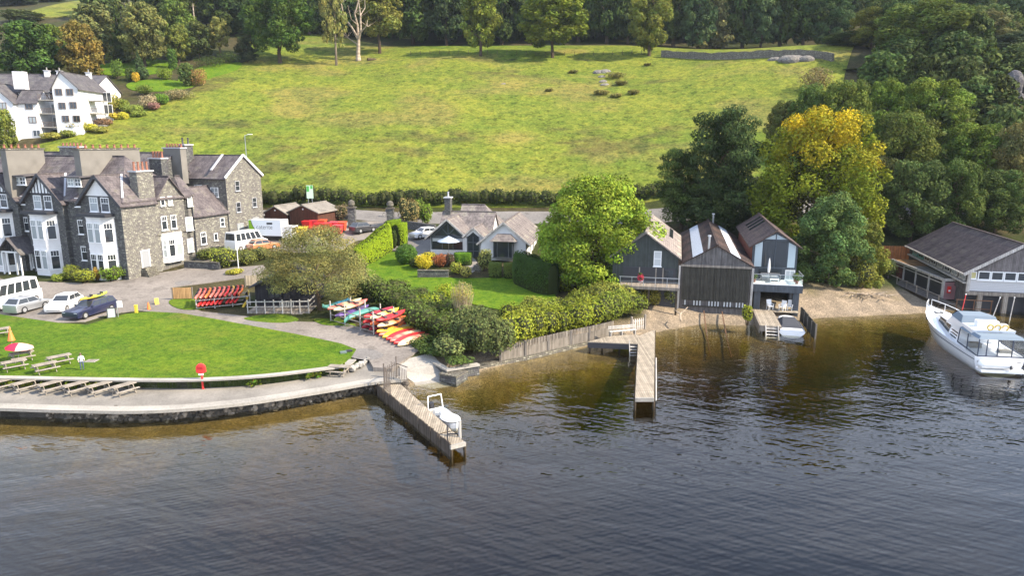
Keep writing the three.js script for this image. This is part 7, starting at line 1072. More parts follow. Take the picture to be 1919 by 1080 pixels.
{ // motor cruiser; bow is +z
  const S = atE(1868, 697, 0), B = atE(1737, 617, 0), L = 13.2, t = thing('motor_cruiser', 'large white flybridge motor cruiser moored with its stern to the viewer at the right', 'boat', [S[0], 0, S[2]], Math.atan2(B[0] - S[0] , B[2] - S[2]));
  const hb = (u) => 1.95 * (u < 0.45 ? 0.92 + 0.08 * u / 0.45 : Math.pow(Math.max(0, 1 - Math.pow((u - 0.45) / 0.55, 2.1)), 0.85)) + 0.03, sh = (u) => 1.25 + 1.05 * Math.pow(u, 1.6), Z = (u, y) => u * (L - 1.2) + 1.2 * u * clamp(y / 2.1);
  const sec = (u) => { const b = hb(u), s = sh(u), fl = 1 - 0.28 * u; return [[-b, s], [-b * (0.97 - 0.1 * u), s * 0.55], [-b * fl * 0.86, 0.1], [-b * fl * 0.7, -0.25], [0, -0.55], [b * fl * 0.7, -0.25], [b * fl * 0.86, 0.1], [b * (0.97 - 0.1 * u), s * 0.55], [b, s]].map(([x, y]) => [x, y, Z(u, y)]); };
  mesh(hull(26, 9, sec), 'hull', gel, t);
  const dk = new MB(); for (let i = 0; i < 26; i++) { const u = i / 26, v = (i + 1) / 26, y = (q) => sh(q) - 0.02, cam = (q) => sh(q) + 0.12 * q; const e = (q) => [[-hb(q), y(q), Z(q, y(q))], [0, cam(q), Z(q, y(q))], [hb(q), y(q), Z(q, y(q))]]; const A = e(u), C = e(v); dk.quad(A[0], A[1], C[1], C[0]).quad(A[1], A[2], C[2], C[1]); } dk.build('deck', gel, t, 0.6);
  const st = new MB(); for (let i = 0; i < 25; i++) for (const s of [-1, 1]) { const u = i / 26, v = (i + 1) / 26, P = (q, k) => { const y = sh(q) * 0.74 + k; return [s * (hb(q) * 0.985 + 0.02), y, Z(q, y)]; }; const q = [P(u, 0), P(v, 0), P(v, 0.06), P(u, 0.06)]; st.poly(s > 0 ? q.reverse() : q); } st.build('stripe', navyS, t);
  // coachroof with raked front and side windows
  const ring = (z0, z1, w0, w1, y) => [[-w0, y, z0], [w0, y, z0], [w1, y, z1], [-w1, y, z1]]; const rr = (a) => [a[0], a[3], a[2], a[1]].reverse();
  const hx = (lo, hi) => new MB().hexa([lo[0], lo[1], lo[2], lo[3]].map((p) => p), hi);
  const H2 = (mb, lo, hi) => mb.hexa([...lo].reverse(), [...hi].reverse());
  const cab = new MB(); H2(cab, ring(3.4, 10.6, 1.62, 0.75, 1.35), ring(3.6, 9.4, 1.3, 0.7, 2.35)); cab.build('coachroof', gel, t, 0.4);
  const fb = new MB(); H2(fb, ring(1.6, 6.9, 1.55, 1.15, 2.3), ring(1.4, 6.3, 1.6, 1.2, 2.75)); H2(fb, ring(1.4, 6.3, 1.6, 1.2, 2.75), ring(1.3, 6.0, 1.6, 1.15, 3.05)); fb.build('flybridge', gel, t, 0.4);
  const sf = (s, z0, z1, y0, y1, nm) => { const X = (z, y) => { const u = (z - 3.4) / 7.2, lo = mix(1.62, 0.75, u), u2 = (z - 3.6) / 5.8, hi = mix(1.3, 0.7, u2); return s * (mix(lo, hi, (y - 1.35) / 1.0) + 0.02); }; const q = [[X(z0, y0), y0, z0], [X(z1, y0), y0, z1], [X(z1 - 0.25, y1), y1, z1 - 0.25], [X(z0 + 0.05, y1), y1, z0 + 0.05]]; new MB().poly(s > 0 ? [...q].reverse() : q).build(nm, tint, t); };
  for (const s of [-1, 1]) { sf(s, 6.0, 9.1, 1.5, 2.3, 'side_window'); for (let i = 0; i < 3; i++) sf(s, 4.0, 5.7, 1.5 + i * 0.22, 1.6 + i * 0.22, 'vent'); }
  new MB().quad([-0.62, 1.72, 10.2], [0.62, 1.72, 10.2], [0.6, 2.32, 9.46], [-0.6, 2.32, 9.46]).build('windscreen', tint, t); new MB().box(0, 2.12, 11.2, 0.7, 0.06, 0.7).build('hatch', tint, t);
  // flybridge screen and folded canvas cover
  const cv = new MB(); H2(cv, ring(3.6, 6.35, 1.45, 1.05, 3.05), ring(3.9, 5.6, 1.25, 0.9, 3.6)); cv.build('canvas_cover', canvasB, t, 0.3); new MB().quad([-1.05, 3.06, 6.38], [1.05, 3.06, 6.38], [0.9, 3.6, 5.82], [-0.9, 3.6, 5.82]).build('windscreen', tint, t);
  new MB().box(0, 3.3, 2.6, 1.6, 0.5, 0.6).box(-0.9, 3.25, 1.9, 0.5, 0.4, 0.5).build('seat', M.white, t);
  for (const x of [-0.75, -0.2, 0.35]) { const g = new MB().geo(new THREE.TorusGeometry(0.21, 0.065, 8, 16, x < 0 ? 4.3 : 6.3), new THREE.Matrix4().makeTranslation(x, 3.3, 1.24)); g.build('lifebuoy', mats.buoyYellow ?? (mats.buoyYellow = mat('faded yellow', [0.6, 0.42, 0.1], 0.6)), t, 0.8); }
  // cockpit enclosure: canvas roof on a frame with clear panels
  const top = new MB(); H2(top, ring(-0.1, 3.5, 1.72, 1.6, 2.65), ring(0.15, 3.3, 1.5, 1.4, 2.85)); top.build('canvas_roof', canvasB, t, 0.3);
  const cp = new MB(); cp.quad([-1.72, 1.3, -0.15], [1.72, 1.3, -0.15], [1.7, 2.65, -0.1], [-1.7, 2.65, -0.1]); cp.build('clear_panel', clearV, t); for (const s of [-1, 1]) { const q = [[s * 1.74, 1.3, -0.15], [s * 1.66, 1.45, 3.3], [s * 1.6, 2.65, 3.3], [s * 1.72, 2.65, -0.1]]; new MB().poly(s > 0 ? q : q.reverse()).build('clear_panel', clearV, t); }
  const fr = new MB(); for (const x of [-1.72, -0.75, 0.3, 1.1, 1.72]) fr.bar([x, 1.3, -0.18], [x * 0.99, 2.65, -0.13], 0.06); for (const s of [-1, 1]) fr.bar([s * 1.76, 1.32, -0.15], [s * 1.68, 1.48, 3.3], 0.07).bar([s * 1.76, 1.35, 1.5], [s * 1.7, 2.62, 1.7], 0.06).bar([s * 1.68, 1.45, 3.3], [s * 1.6, 2.65, 3.3], 0.07); fr.bar([-1.74, 1.3, -0.18], [1.74, 1.3, -0.18], 0.07); fr.build('frame', navyS, t);
  new MB().box(0, 0.8, 1.6, 3.2, 0.1, 3.2).build('cockpit_floor', M.deck, t); new MB().box(-0.9, 1.1, 1.2, 0.9, 0.8, 0.5).box(0.8, 1.2, 2.4, 0.9, 1.0, 0.6).build('seat', M.cream, t);
  new MB().box(0, 0.25, -0.45, 3.3, 0.16, 0.95).build('bathing_platform', gel, t); const dg = new MB(); dg.geo(new THREE.CapsuleGeometry(0.33, 2.2, 5, 10), new THREE.Matrix4().makeRotationZ(Math.PI / 2).setPosition(0.35, 0.75, -0.5)); dg.build('dinghy', M.white, t, 0.8);
  new MB().tube([-0.5, 0.5, -0.9], [-0.5, 0.75, -0.75], 0.12, 0.1, 8).build('motor', M.black, t);
  const rl = new MB(); for (const s of [-1, 1]) { let p = null; for (let i = 0; i <= 8; i++) { const u = 0.6 + 0.39 * i / 8, q = [s * hb(u) * 0.95, sh(u) + 0.65, Z(u, sh(u)) + 0.05], b = [s * hb(u) * 0.95, sh(u), Z(u, sh(u))]; if (i % 2 === 0) rl.tube(b, q, 0.025, 0.025, 5); if (p) rl.tube(p, q, 0.03, 0.03, 5); p = q; } } rl.build('guard_rail', M.white, t);
  for (const u of [0.9, 0.86]) for (const s of [-1, 1]) new MB().box(s * (hb(u) * 0.97), sh(u) * 0.72, Z(u, 1.4), 0.08, 0.16, 0.22).build('fairlead', M.black, t);
  // boats moored beyond it
  const b2 = atE(1905, 640, 0), y2 = thing('sailing_yacht', 'white yacht with a blue cover moored beyond the motor cruiser at the right edge', 'boat', [b2[0] + 1.2, 0, b2[2]], 0.5), sec2 = (u) => { const b = 1.2 * Math.sin(Math.PI * clamp(0.28 + 0.72 * u)) + 0.03, s = 0.9 + 0.3 * u; return [[-b, s], [-b * 0.9, 0.3], [-b * 0.5, -0.3], [0, -0.45], [b * 0.5, -0.3], [b * 0.9, 0.3], [b, s]].map(([x, y]) => [x, y, u * 8]); };
  mesh(hull(16, 7, sec2), 'hull', gel, y2); new MB().box(0, 0.95, 3, 1.8, 0.1, 6).build('deck', gel, y2); new MB().box(0, 1.25, 4, 1.3, 0.5, 2.4).build('cabin', gel, y2); new MB().geo(new THREE.CapsuleGeometry(0.25, 3, 4, 8), new THREE.Matrix4().makeRotationX(Math.PI / 2).setPosition(0, 1.9, 1.8)).build('sail_cover', mat('blue canvas', [0.03, 0.16, 0.45], 0.8), y2, 0.8); new MB().tube([0, 1, 4], [0, 6, 3.7], 0.06, 0.05, 6).build('mast', M.metal, y2);
  for (const [x0, y0, x1, y1, s] of [[1809, 552, 1798, 588, 'reddish, beside the pink wall'], [1873, 558, 1855, 596, 'left one of two leaning under the club'], [1900, 558, 1888, 610, 'right one of two leaning under the club']]) { const a = atD(x1, y1, 68.5), b = atD(x0, y0, 69), m = thing('mast', `slim mooring mast, ${s}`, 'mast', [a[0], Math.min(a[1], 0) - 0.5, a[2]]); new MB().tube([0, 0, 0], [b[0] - a[0], b[1] - Math.min(a[1], 0) + 0.5, b[2] - a[2]], 0.05, 0.04, 6).build('pole', s[0] === 'r' && s[1] === 'e' ? M.red : M.whiteWood, m); new MB().ball(b[0] - a[0], b[1] - Math.min(a[1], 0) + 0.5, b[2] - a[2], 0.07).build('cap', M.white, m); }
  const rf = atD(1822, 585, 70), rk = thing('rack_frame', 'rusty red frame standing in front of the boat club', 'frame', [rf[0], -0.3, rf[2]], BT); const rm2 = new MB(); for (const x of [-1.6, 0, 1.6]) rm2.box(x, 0.9, 0, 0.08, 2.4, 0.08); rm2.box(0, 2.1, 0, 3.4, 0.08, 0.08).box(0, 1.2, 0, 3.3, 0.06, 0.06); rm2.build('frame', M.rail, rk); const bs = new MB(); for (let i = 0; i < 4; i++) bs.box(-1.2 + i * 0.8, 0.55, 0.1, 0.7, 0.4, 0.5); bs.build('crate', M.grayWood, rk);
}
function smallBoat(label, P, ry, L, W) { const t = thing('motorboat', label, 'boat', P, ry), sec = (u) => { const b = W / 2 * Math.pow(Math.max(0, 1 - Math.pow(u, 3.6)), 0.5) + 0.03, s = 0.42 + 0.14 * u; return [[-b, s], [-b * 0.92, 0.2], [-b * 0.6, -0.15], [0, -0.25], [b * 0.6, -0.15], [b * 0.92, 0.2], [b, s]].map(([x, y]) => [x, y, (u - 0.5) * L]); }; mesh(hull(16, 7, sec), 'hull', gel, t); return t; }
{
  const a = atE(815, 776, 0), b = atE(851, 801, 0), m = mid(a, b), t = smallBoat('small white motorboat with a roll bar tied along the jetty', [m[0], -0.04, m[2]], head(a, b), 4.2, 1.8); t.scale.setScalar(0.78);
  new MB().geo(new THREE.SphereGeometry(1, 14, 6, 0, 6.2832, 0, 1.5708), new THREE.Matrix4().makeScale(0.8, 0.14, 1.05).setPosition(0, 0.66, 1.05)).build('foredeck', gel, t, 0.8); new MB().box(0, 0.2, -0.9, 1.4, 0.1, 2.6).build('floor', M.cream, t); new MB().box(0, 0.6, -0.1, 0.6, 0.8, 0.4).build('console', gel, t); new MB().box(0, 1.15, 0.08, 0.62, 0.42, 0.03, 0, -0.3).build('windscreen', clearV, t);
  const ar = new MB(); for (const s of [-1, 1]) ar.tube([s * 0.72, 0.4, -1.5], [s * 0.62, 1.75, -1.7], 0.05, 0.05, 7); ar.tube([-0.64, 1.75, -1.7], [0.64, 1.75, -1.7], 0.05, 0.05, 7); ar.build('roll_bar', M.white, t); new MB().box(0, 0.55, -0.9, 0.9, 0.5, 0.45).build('seat', M.white, t); const ob = new MB().box(0, 0.65, -2.35, 0.36, 0.5, 0.4).build('outboard', M.black, t); new MB().box(0, 0.2, -2.4, 0.12, 0.7, 0.14).build('leg', M.black, ob); new MB().box(0, 0.81, 1.0, 0.35, 0.05, 0.35).build('hatch', M.curtain, t);
}
{
  const a = atE(1484, 632, 0), b = atE(1470, 600, 0), m = mid(a, b), t = smallBoat('white speedboat under a dark cockpit cover beside the boat deck', [m[0], 0, m[2]], head(a, b), 5.6, 2.3);
  const cv = new MB(), lo = [[-1.02, 0.5, -1.9], [1.02, 0.5, -1.9], [0.9, 0.62, 1.2], [-0.9, 0.62, 1.2]], hi = [[-0.75, 0.75, -1.6], [0.75, 0.75, -1.6], [0.55, 1.0, 0.6], [-0.55, 1.0, 0.6]]; cv.hexa([...lo].reverse(), [...hi].reverse()); cv.build('cover', mat('charcoal canvas', [0.055, 0.058, 0.066], 0.8), t, 0.3);
  new MB().box(0, 0.42, -2.35, 2.1, 0.22, 0.85).build('stern_platform', gel, t); new MB().geo(new THREE.SphereGeometry(1, 14, 6, 0, 6.2832, 0, 1.5708), new THREE.Matrix4().makeScale(0.85, 0.12, 1.3).setPosition(0, 0.66, 1.4)).build('foredeck', gel, t, 0.8); new MB().box(0, 0.25, -2.72, 1.9, 0.08, 0.04).build('stripe', navyS, t);
}
// ---------- hedges and shrubs ----------
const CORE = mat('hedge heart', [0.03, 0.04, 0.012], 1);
// clipped hedge along a path: rounded box section covered with small leaves
function clipped(name, label, path, w, h, col, n, leaf, seed, o = {}) {
  const pts = smoothO(path, 6), t = thing(name, label, 'hedge', [pts[0][0], land(pts[0][0], pts[0][2]), pts[0][2]]), r = rng(seed), O = pts[0], oy = t.position.y;
  const H = (k) => typeof h === 'function' ? h(k) : h, at = (f) => { const x = f * (pts.length - 1), i = Math.min(pts.length - 2, Math.floor(x)), q = x - i, a = pts[i], b = pts[i + 1], l = Math.hypot(b[0] - a[0], b[2] - a[2]) || 1; return [mix(a[0], b[0], q), mix(a[2], b[2], q), (b[0] - a[0]) / l, (b[2] - a[2]) / l]; };
  const blobs = [], m = o.m ?? 40; const P = [];
  const sup = (a) => { const c = Math.cos(a), s = Math.sin(a), e = o.e ?? 0.55; return [Math.sign(c) * Math.pow(Math.abs(c), e), Math.sign(s) * Math.pow(Math.abs(s), e)]; };
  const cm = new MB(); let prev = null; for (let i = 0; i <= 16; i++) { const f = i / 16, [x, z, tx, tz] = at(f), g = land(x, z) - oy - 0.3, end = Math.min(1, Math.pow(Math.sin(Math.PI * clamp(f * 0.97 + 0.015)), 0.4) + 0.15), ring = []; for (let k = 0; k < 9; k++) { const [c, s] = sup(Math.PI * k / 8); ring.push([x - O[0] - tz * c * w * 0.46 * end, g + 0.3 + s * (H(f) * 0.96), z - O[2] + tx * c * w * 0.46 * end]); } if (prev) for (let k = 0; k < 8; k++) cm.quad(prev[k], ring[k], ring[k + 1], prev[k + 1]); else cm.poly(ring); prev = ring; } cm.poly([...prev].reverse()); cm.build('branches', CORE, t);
  const g = new Float32Array(n * 9 * 2), c9 = new Float32Array(n * 9 * 2); let kk = 0;
  for (let i = 0; i < n; i++) {
    const f = r(), [x, z, tx, tz] = at(f), a = Math.PI * r(), [c, s] = sup(a), end = Math.min(1, Math.pow(Math.sin(Math.PI * clamp(f * 0.97 + 0.015)), 0.4) + 0.15), y0 = land(x, z) - oy, j = 1 + (r() - 0.5) * (o.wild ?? 0.05);
    const p = [x - O[0] - tz * c * w * 0.5 * end * j, y0 + s * H(f) * j, z - O[2] + tx * c * w * 0.5 * end * j], d = leaf * (0.6 + 0.8 * r());
    const nr = V(-tz * c + (r() - 0.5) * 1.1 + (f < 0.03 ? -tx : f > 0.97 ? tx : 0), Math.max(0.1, s) + (r() - 0.3) * 0.8, tx * c + (r() - 0.5) * 1.1).normalize(), u = V(r() - 0.5, r() - 0.5, r() - 0.5).cross(nr).normalize(), q = V(0, 0, 0).crossVectors(nr, u);
    const A = [p[0] - u.x * d, p[1] - u.y * d, p[2] - u.z * d], B = [p[0] + u.x * d, p[1] + u.y * d, p[2] + u.z * d], C = [p[0] + q.x * d * 0.6, p[1] + q.y * d * 0.6, p[2] + q.z * d * 0.6], D = [p[0] - q.x * d * 0.6, p[1] - q.y * d * 0.6, p[2] - q.z * d * 0.6], v = 0.78 + 0.44 * r(), hu = (r() - 0.5) * 0.2;
    for (const e of [A, C, B, A, B, D]) { g.set(e, kk); c9.set([v * (1 + hu), v, v * (1 - hu)], kk); kk += 3; }
  }
  const ge = new THREE.BufferGeometry(); ge.setAttribute('position', new THREE.BufferAttribute(g, 3)); ge.setAttribute('color', new THREE.BufferAttribute(c9, 3)); ge.computeVertexNormals(); mesh(ge, 'foliage', leafMat(col), t); return t;
}
// loose mass of shrubs over a strip of ground; rows of [x,z,h,r,tint]
function mass(name, label, cat, list, col, n, leaf, seed, o = {}) {
  const c = list[0], oy = land(c[0], c[1]), r = rng(seed), B = []; for (const [x, z, h, rad, t, cc] of list) { const y = land(x, z) - oy; for (let i = 0; i < 4; i++) { const a = r() * 6.28, d = i ? rad * 0.55 : 0; B.push([x - c[0] + Math.cos(a) * d, y + h * (0.45 + 0.17 * r()), z - c[1] + Math.sin(a) * d, rad * (0.6 + 0.25 * r()), h * 0.45, rad * (0.6 + 0.25 * r()), (t ?? 1) * (0.8 + 0.4 * r()), cc]); } }
  return shrub(name, label, cat, [c[0], oy, c[1]], B, col, n, leaf, seed, { stem: false, ...o });
}
{
  const W = (s) => px(s);
  // field hedge along the main road
  const fh = []; const r = rng(5); for (let x = -47; x <= 46; x += 1.25) { const z = -115.2 + Math.sin(x * 0.2) * 0.5 + (x > 20 ? (x - 20) * 0.06 : 0); fh.push([x, z, 2.3 + 0.9 * r(), 1.15 + 0.4 * r(), 0.5 + 0.5 * r()]); }
  mass('field_hedge', 'long dark overgrown hedge between the main road and the pasture', 'hedge', fh, [0.058, 0.078, 0.024], 15000, 0.19, 71);
  clipped('clipped_hedge', 'large rounded bright lime-green clipped hedge left of the garden archway', W('664,500 690,488 712,474 727,463'), 2.7, (f) => 2.1 + 1.1 * f, [0.165, 0.23, 0.016], 11000, 0.085, 3, { e: 0.6 });
  clipped('clipped_hedge', 'smaller bright clipped hedge right of the garden archway', W('744,462 752,458 764,457'), 1.9, 2.9, [0.15, 0.22, 0.016], 5000, 0.085, 4, { e: 0.6 });
  clipped('clipped_hedge', 'clipped green arch bridging the two bright hedges', W('722,465 735,461 750,459').map(([x, y, z]) => [x, y, z - 1.2]), 1.5, 3.2, [0.11, 0.17, 0.016], 3500, 0.085, 14, { e: 0.5 });
  bushP('shrub', 'dark narrow plant in the mouth of the garden archway', 'plant', 740, 466, 14, 38, DK, { k: 4 });
  bushP('ball_bush', 'round dark green ball-shaped bush on the garden lawn', 'bush', 762, 494, 44, 38, [0.05, 0.1, 0.025], { k: 1, n: 4200, leaf: 0.09, fat: 1.75 });
  bushP('shrub', 'bright yellow bush in the bed below the cottage', 'bush', 795, 505, 36, 30, [0.36, 0.3, 0.03], { n: 1900, leaf: 0.08, k: 13, heart: false });
  bushP('shrub', 'yellow-green bush behind the bright yellow one', 'bush', 806, 488, 30, 16, [0.34, 0.3, 0.04], { n: 800, leaf: 0.09 });
  bushP('shrub', 'red-leaved bush right of the bright yellow bush', 'bush', 826, 500, 34, 24, [0.24, 0.085, 0.05], { n: 1700, leaf: 0.08, k: 13, heart: false });
  bushP('shrub', 'dark purplish bush beside the red-leaved bush', 'bush', 845, 500, 20, 26, [0.07, 0.045, 0.04], { n: 800, leaf: 0.09 });
  bushP('shrub', 'dark green bush at the left end of the cottage flower bed', 'bush', 778, 502, 24, 18, DK, { n: 700 });
  clipped('clipped_hedge', 'small square clipped green hedge left of the garden steps', W('852,497 866,496 884,497'), 1.3, 1.5, [0.075, 0.15, 0.02], 3200, 0.07, 6, { e: 0.35 });
  bushP('shrub', 'pale green and yellow flowering shrub under the square hedge', 'bush', 856, 514, 26, 24, [0.22, 0.24, 0.05], { n: 1000, leaf: 0.08 });
  bushP('shrub', 'pale clipped tan shrub at the foot of the garden steps', 'bush', 875, 521, 28, 22, [0.27, 0.24, 0.09], { n: 1200, leaf: 0.07, k: 5 });
  bushP('shrub', 'variegated climbing shrub right of the cottage door', 'bush', 909, 508, 30, 42, [0.18, 0.19, 0.08], { n: 1400, leaf: 0.09, k: 9 });
  clipped('clipped_hedge', 'left one of two dark rounded clipped hedges under the bay window', W('918,518 930,519 940,519'), 1.7, 1.7, [0.075, 0.1, 0.03], 2600, 0.075, 8, { e: 0.5 });
  clipped('clipped_hedge', 'right one of two dark rounded clipped hedges under the bay window', W('944,520 956,520 968,520'), 1.7, 1.7, [0.085, 0.11, 0.03], 2600, 0.075, 9, { e: 0.5 });
  clipped('clipped_hedge', 'tall dark green hedge at the right of the garden, under the round tree', W('972,525 1004,540 1036,553'), 3, 3.3, [0.035, 0.065, 0.018], 9000, 0.1, 10, { e: 0.5, wild: 0.12 });
  // garden boundary, kayak side: dark
  const bd = []; for (const [x, y, h, rd] of [[672, 548, 2.0, 1.4], [692, 556, 2.1, 1.5], [714, 566, 2.2, 1.6], [738, 578, 2.3, 1.7], [760, 590, 2.3, 1.7], [782, 604, 2.4, 1.7], [800, 618, 2.5, 1.7], [700, 545, 1.7, 1.4], [740, 556, 1.8, 1.5], [775, 570, 1.9, 1.6], [806, 586, 2.0, 1.7], [826, 604, 2.2, 1.7], [830, 630, 2.4, 1.6], [818, 575, 1.6, 1.5], [846, 590, 1.7, 1.6]]) { const p = gp(x, y); bd.push([p[0], p[2], h, rd, 0.8 + 0.4 * r()]); }
  mass('boundary_hedge', 'dark overgrown hedge between the kayak racks and the garden lawn', 'hedge', bd, [0.062, 0.088, 0.026], 11000, 0.12, 23);
  const yg = []; for (const [x, y, h] of [[838, 572, 1.8], [852, 584, 2.0], [800, 592, 1.8]]) { const p = gp(x, y); yg.push([p[0], p[2], h + 0.4, 1.1]); } mass('shrub', 'bright yellow-green shrub in the dark boundary hedge', 'bush', yg, [0.17, 0.2, 0.026], 2600, 0.11, 24, { heart: false });
  const gl = []; for (const [x, y, h] of [[866, 650, 3.2], [888, 662, 3.4], [912, 668, 3.3], [938, 660, 2.9], [880, 632, 3.0], [910, 640, 3.2], [850, 668, 1.8]]) { const p = gp(x, y); gl.push([p[0], p[2], h, 1.35, 0.8 + 0.4 * r()]); } mass('shrub', 'large glossy grey-green shrub above the slipway wall', 'bush', gl, [0.085, 0.105, 0.05], 9000, 0.11, 25);
  const LB = [[960, 646, 2.9], [985, 636, 2.7], [1010, 630, 2.5], [1036, 625, 2.5], [1062, 620, 2.5], [1088, 614, 2.6], [1112, 606, 2.7], [1136, 600, 2.8], [1160, 592, 2.7], [1178, 588, 2.2], [970, 612, 2.3], [1000, 604, 2.1], [1030, 600, 2.1], [1062, 598, 2.2], [1092, 590, 2.4], [1122, 582, 2.6], [1150, 578, 2.6], [1172, 574, 2.3], [1010, 585, 1.6], [1100, 572, 2.0], [1130, 566, 2.3]];
  for (const [a, b, nm, c] of [[0, 3, 'leftmost bright yellow-green clump of the laurel bank, beside the glossy grey-green shrub', [0.17, 0.19, 0.03]], [3, 7, 'middle stretch of the laurel bank above the beach fence', [0.15, 0.175, 0.026]], [7, 10, 'right end of the laurel bank next to the bench', [0.115, 0.145, 0.03]], [10, 15, 'low rear part of the laurel bank at the garden lawn edge', [0.135, 0.16, 0.03]], [15, 21, 'high rear part of the laurel bank under the round tree', [0.15, 0.16, 0.04]]]) mass('laurel', nm, 'bush', LB.slice(a, b).map(([x, y, h]) => { const p = gp(x, y + 5); return [p[0], p[2], h + 0.25, 1.5, 0.8 + 0.4 * r()]; }), c, 1500 * (b - a), 0.105, a + 31);
  { const p = gp(868, 612), t = thing('twiggy_shrub', 'tall bare-stemmed tan shrub rising above the dark boundary hedge', 'bush', p), mb = new MB(); for (let i = 0; i < 130; i++) { const a = r() * 6.28, d = r() * 0.9, h = 2.6 + 1.6 * r(); mb.tube([Math.cos(a) * d * 0.4, 0, Math.sin(a) * d * 0.4], [Math.cos(a) * d * 1.3, h, Math.sin(a) * d * 1.3], 0.022, 0.008, 4); } mb.build('stem', mat('pale stems', [0.36, 0.29, 0.19], 0.95), t); mesh(leafCloud([{ c: [0, 3.2, 0], r: [1.1, 1.0, 1.1] }], 700, 0.07, 8, { inner: 0 }), 'foliage', leafMat([0.24, 0.21, 0.09]), t); }
  const iv = []; for (const [x, y] of [[796, 655], [812, 665], [830, 668], [800, 640], [850, 680], [828, 652], [866, 684], [784, 646]]) { const p = gp(x, y); iv.push([p[0], p[2], 0.6, 0.9, 0.8 + 0.5 * r()]); } mass('ground_ivy', 'dark low ground cover between the row of kayaks and the slipway wall', 'plants', iv, [0.05, 0.075, 0.024], 2600, 0.1, 51, { heart: false });
  bushP('shrub', 'round olive-yellow bush in front of the dark green boathouse', 'bush', 1220, 572, 42, 38, [0.19, 0.17, 0.045], { n: 2200, leaf: 0.08, k: 6 });
  bushP('shrub', 'grey-green bush between the olive bush and the old boathouse', 'bush', 1253, 573, 30, 38, [0.09, 0.1, 0.05], { n: 1500, leaf: 0.08, k: 6 });
  bushP('shrub', 'yellow-green weed clump at the right corner of the old boathouse', 'plant', 1400, 606, 22, 36, [0.2, 0.22, 0.03], { n: 700, leaf: 0.08, k: 5 });
  bushP('shrub', 'dark bush beside the lean-to of the boat club', 'bush', 1660, 520, 40, 34, [0.05, 0.07, 0.03], { n: 1400, leaf: 0.09 });
  bushP('shrub', 'yellowish bushy shrub at the back of the right-hand beach', 'bush', 1612, 540, 60, 60, [0.13, 0.135, 0.035], { n: 2600, leaf: 0.1, k: 9 });
  // shrubs in front of the terrace and in the yard
  [[112, 528, 26, 16, [0.16, 0.2, 0.05], 'pale green round shrub, leftmost in front of the terrace'], [138, 526, 34, 30, [0.11, 0.13, 0.03], 'dark brownish shrub against the recess of the terrace'], [160, 531, 40, 26, [0.17, 0.19, 0.035], 'yellow-green flowering shrub in front of the terrace recess'], [186, 526, 16, 26, [0.2, 0.13, 0.04], 'reddish shrub left of the corner bay'], [214, 527, 52, 30, [0.11, 0.17, 0.025], 'green shrub under the corner bay window']].forEach(([x, y, w, h, c, l]) => bushP('shrub', l, 'bush', x, y, w, h, c, { n: 1300, leaf: 0.09, k: 6 }));
  [[392, 487, 44, 24, [0.1, 0.12, 0.035], 'dark green shrub on the yard bank left of the minibus'], [420, 500, 60, 36, [0.19, 0.22, 0.04], 'bright green shrub on the yard bank below the minibus'], [462, 496, 50, 30, [0.13, 0.14, 0.045], 'olive shrub on the yard bank by the white pole'], [488, 488, 40, 26, [0.11, 0.12, 0.05], 'grey-green shrub left of the feathery fruit tree'], [440, 514, 36, 10, [0.26, 0.25, 0.05], 'low yellow-green planting at the road bend']].forEach(([x, y, w, h, c, l]) => bushP('shrub', l, 'bush', x, y, w, h, c, { n: 1300, leaf: 0.09, k: 6 }));
  { const a = gp(350, 502), b = gp(412, 505), t = thing('bank_wall', 'short dark stone retaining wall below the yard bank', 'wall'); wallPath(new MB(), [a, b, gp(416, 494)], -0.4, (x, z) => land(x, z) - 0.4, (x, z) => land(x, z) + 0.85).build('wall', M.stoneD, t); wallPath(new MB(), [a, b], -0.45, (x, z) => land(x, z) + 0.82, (x, z) => land(x, z) + 0.92).build('coping', M.drywall, t); }
  [[640, 396, 40, 22, [0.13, 0.1, 0.08], 'purplish heather bush by the left gate pillar'], [690, 404, 0, 0]].slice(0, 1).forEach(([x, y, w, h, c, l]) => bushP('shrub', l, 'bush', x, y + 16, w, h + 8, c, { n: 1200, leaf: 0.12 }));
  bushP('shrub', 'brownish bush right of the right gate pillar', 'bush', 768, 425, 48, 54, [0.2, 0.16, 0.09], { n: 1700, leaf: 0.12, k: 9 }); bushP('shrub', 'light green bush left of the cottage chimney', 'bush', 800, 422, 28, 40, [0.12, 0.18, 0.03], { n: 1200, leaf: 0.12 }); bushP('shrub', 'green bush behind the brownish bush by the cottage drive', 'bush', 786, 412, 26, 40, [0.1, 0.15, 0.03], { n: 900, leaf: 0.12 });
  { const a = gp(742, 424), b = gp(818, 436), t = thing('drive_wall', 'low dark stone wall between the yard entrance and the cottage drive', 'wall'); wallPath(new MB(), [a, gp(780, 430), b], -0.45, (x, z) => land(x, z) - 0.3, (x, z) => land(x, z) + 1.1).build('wall', M.stoneD, t); }
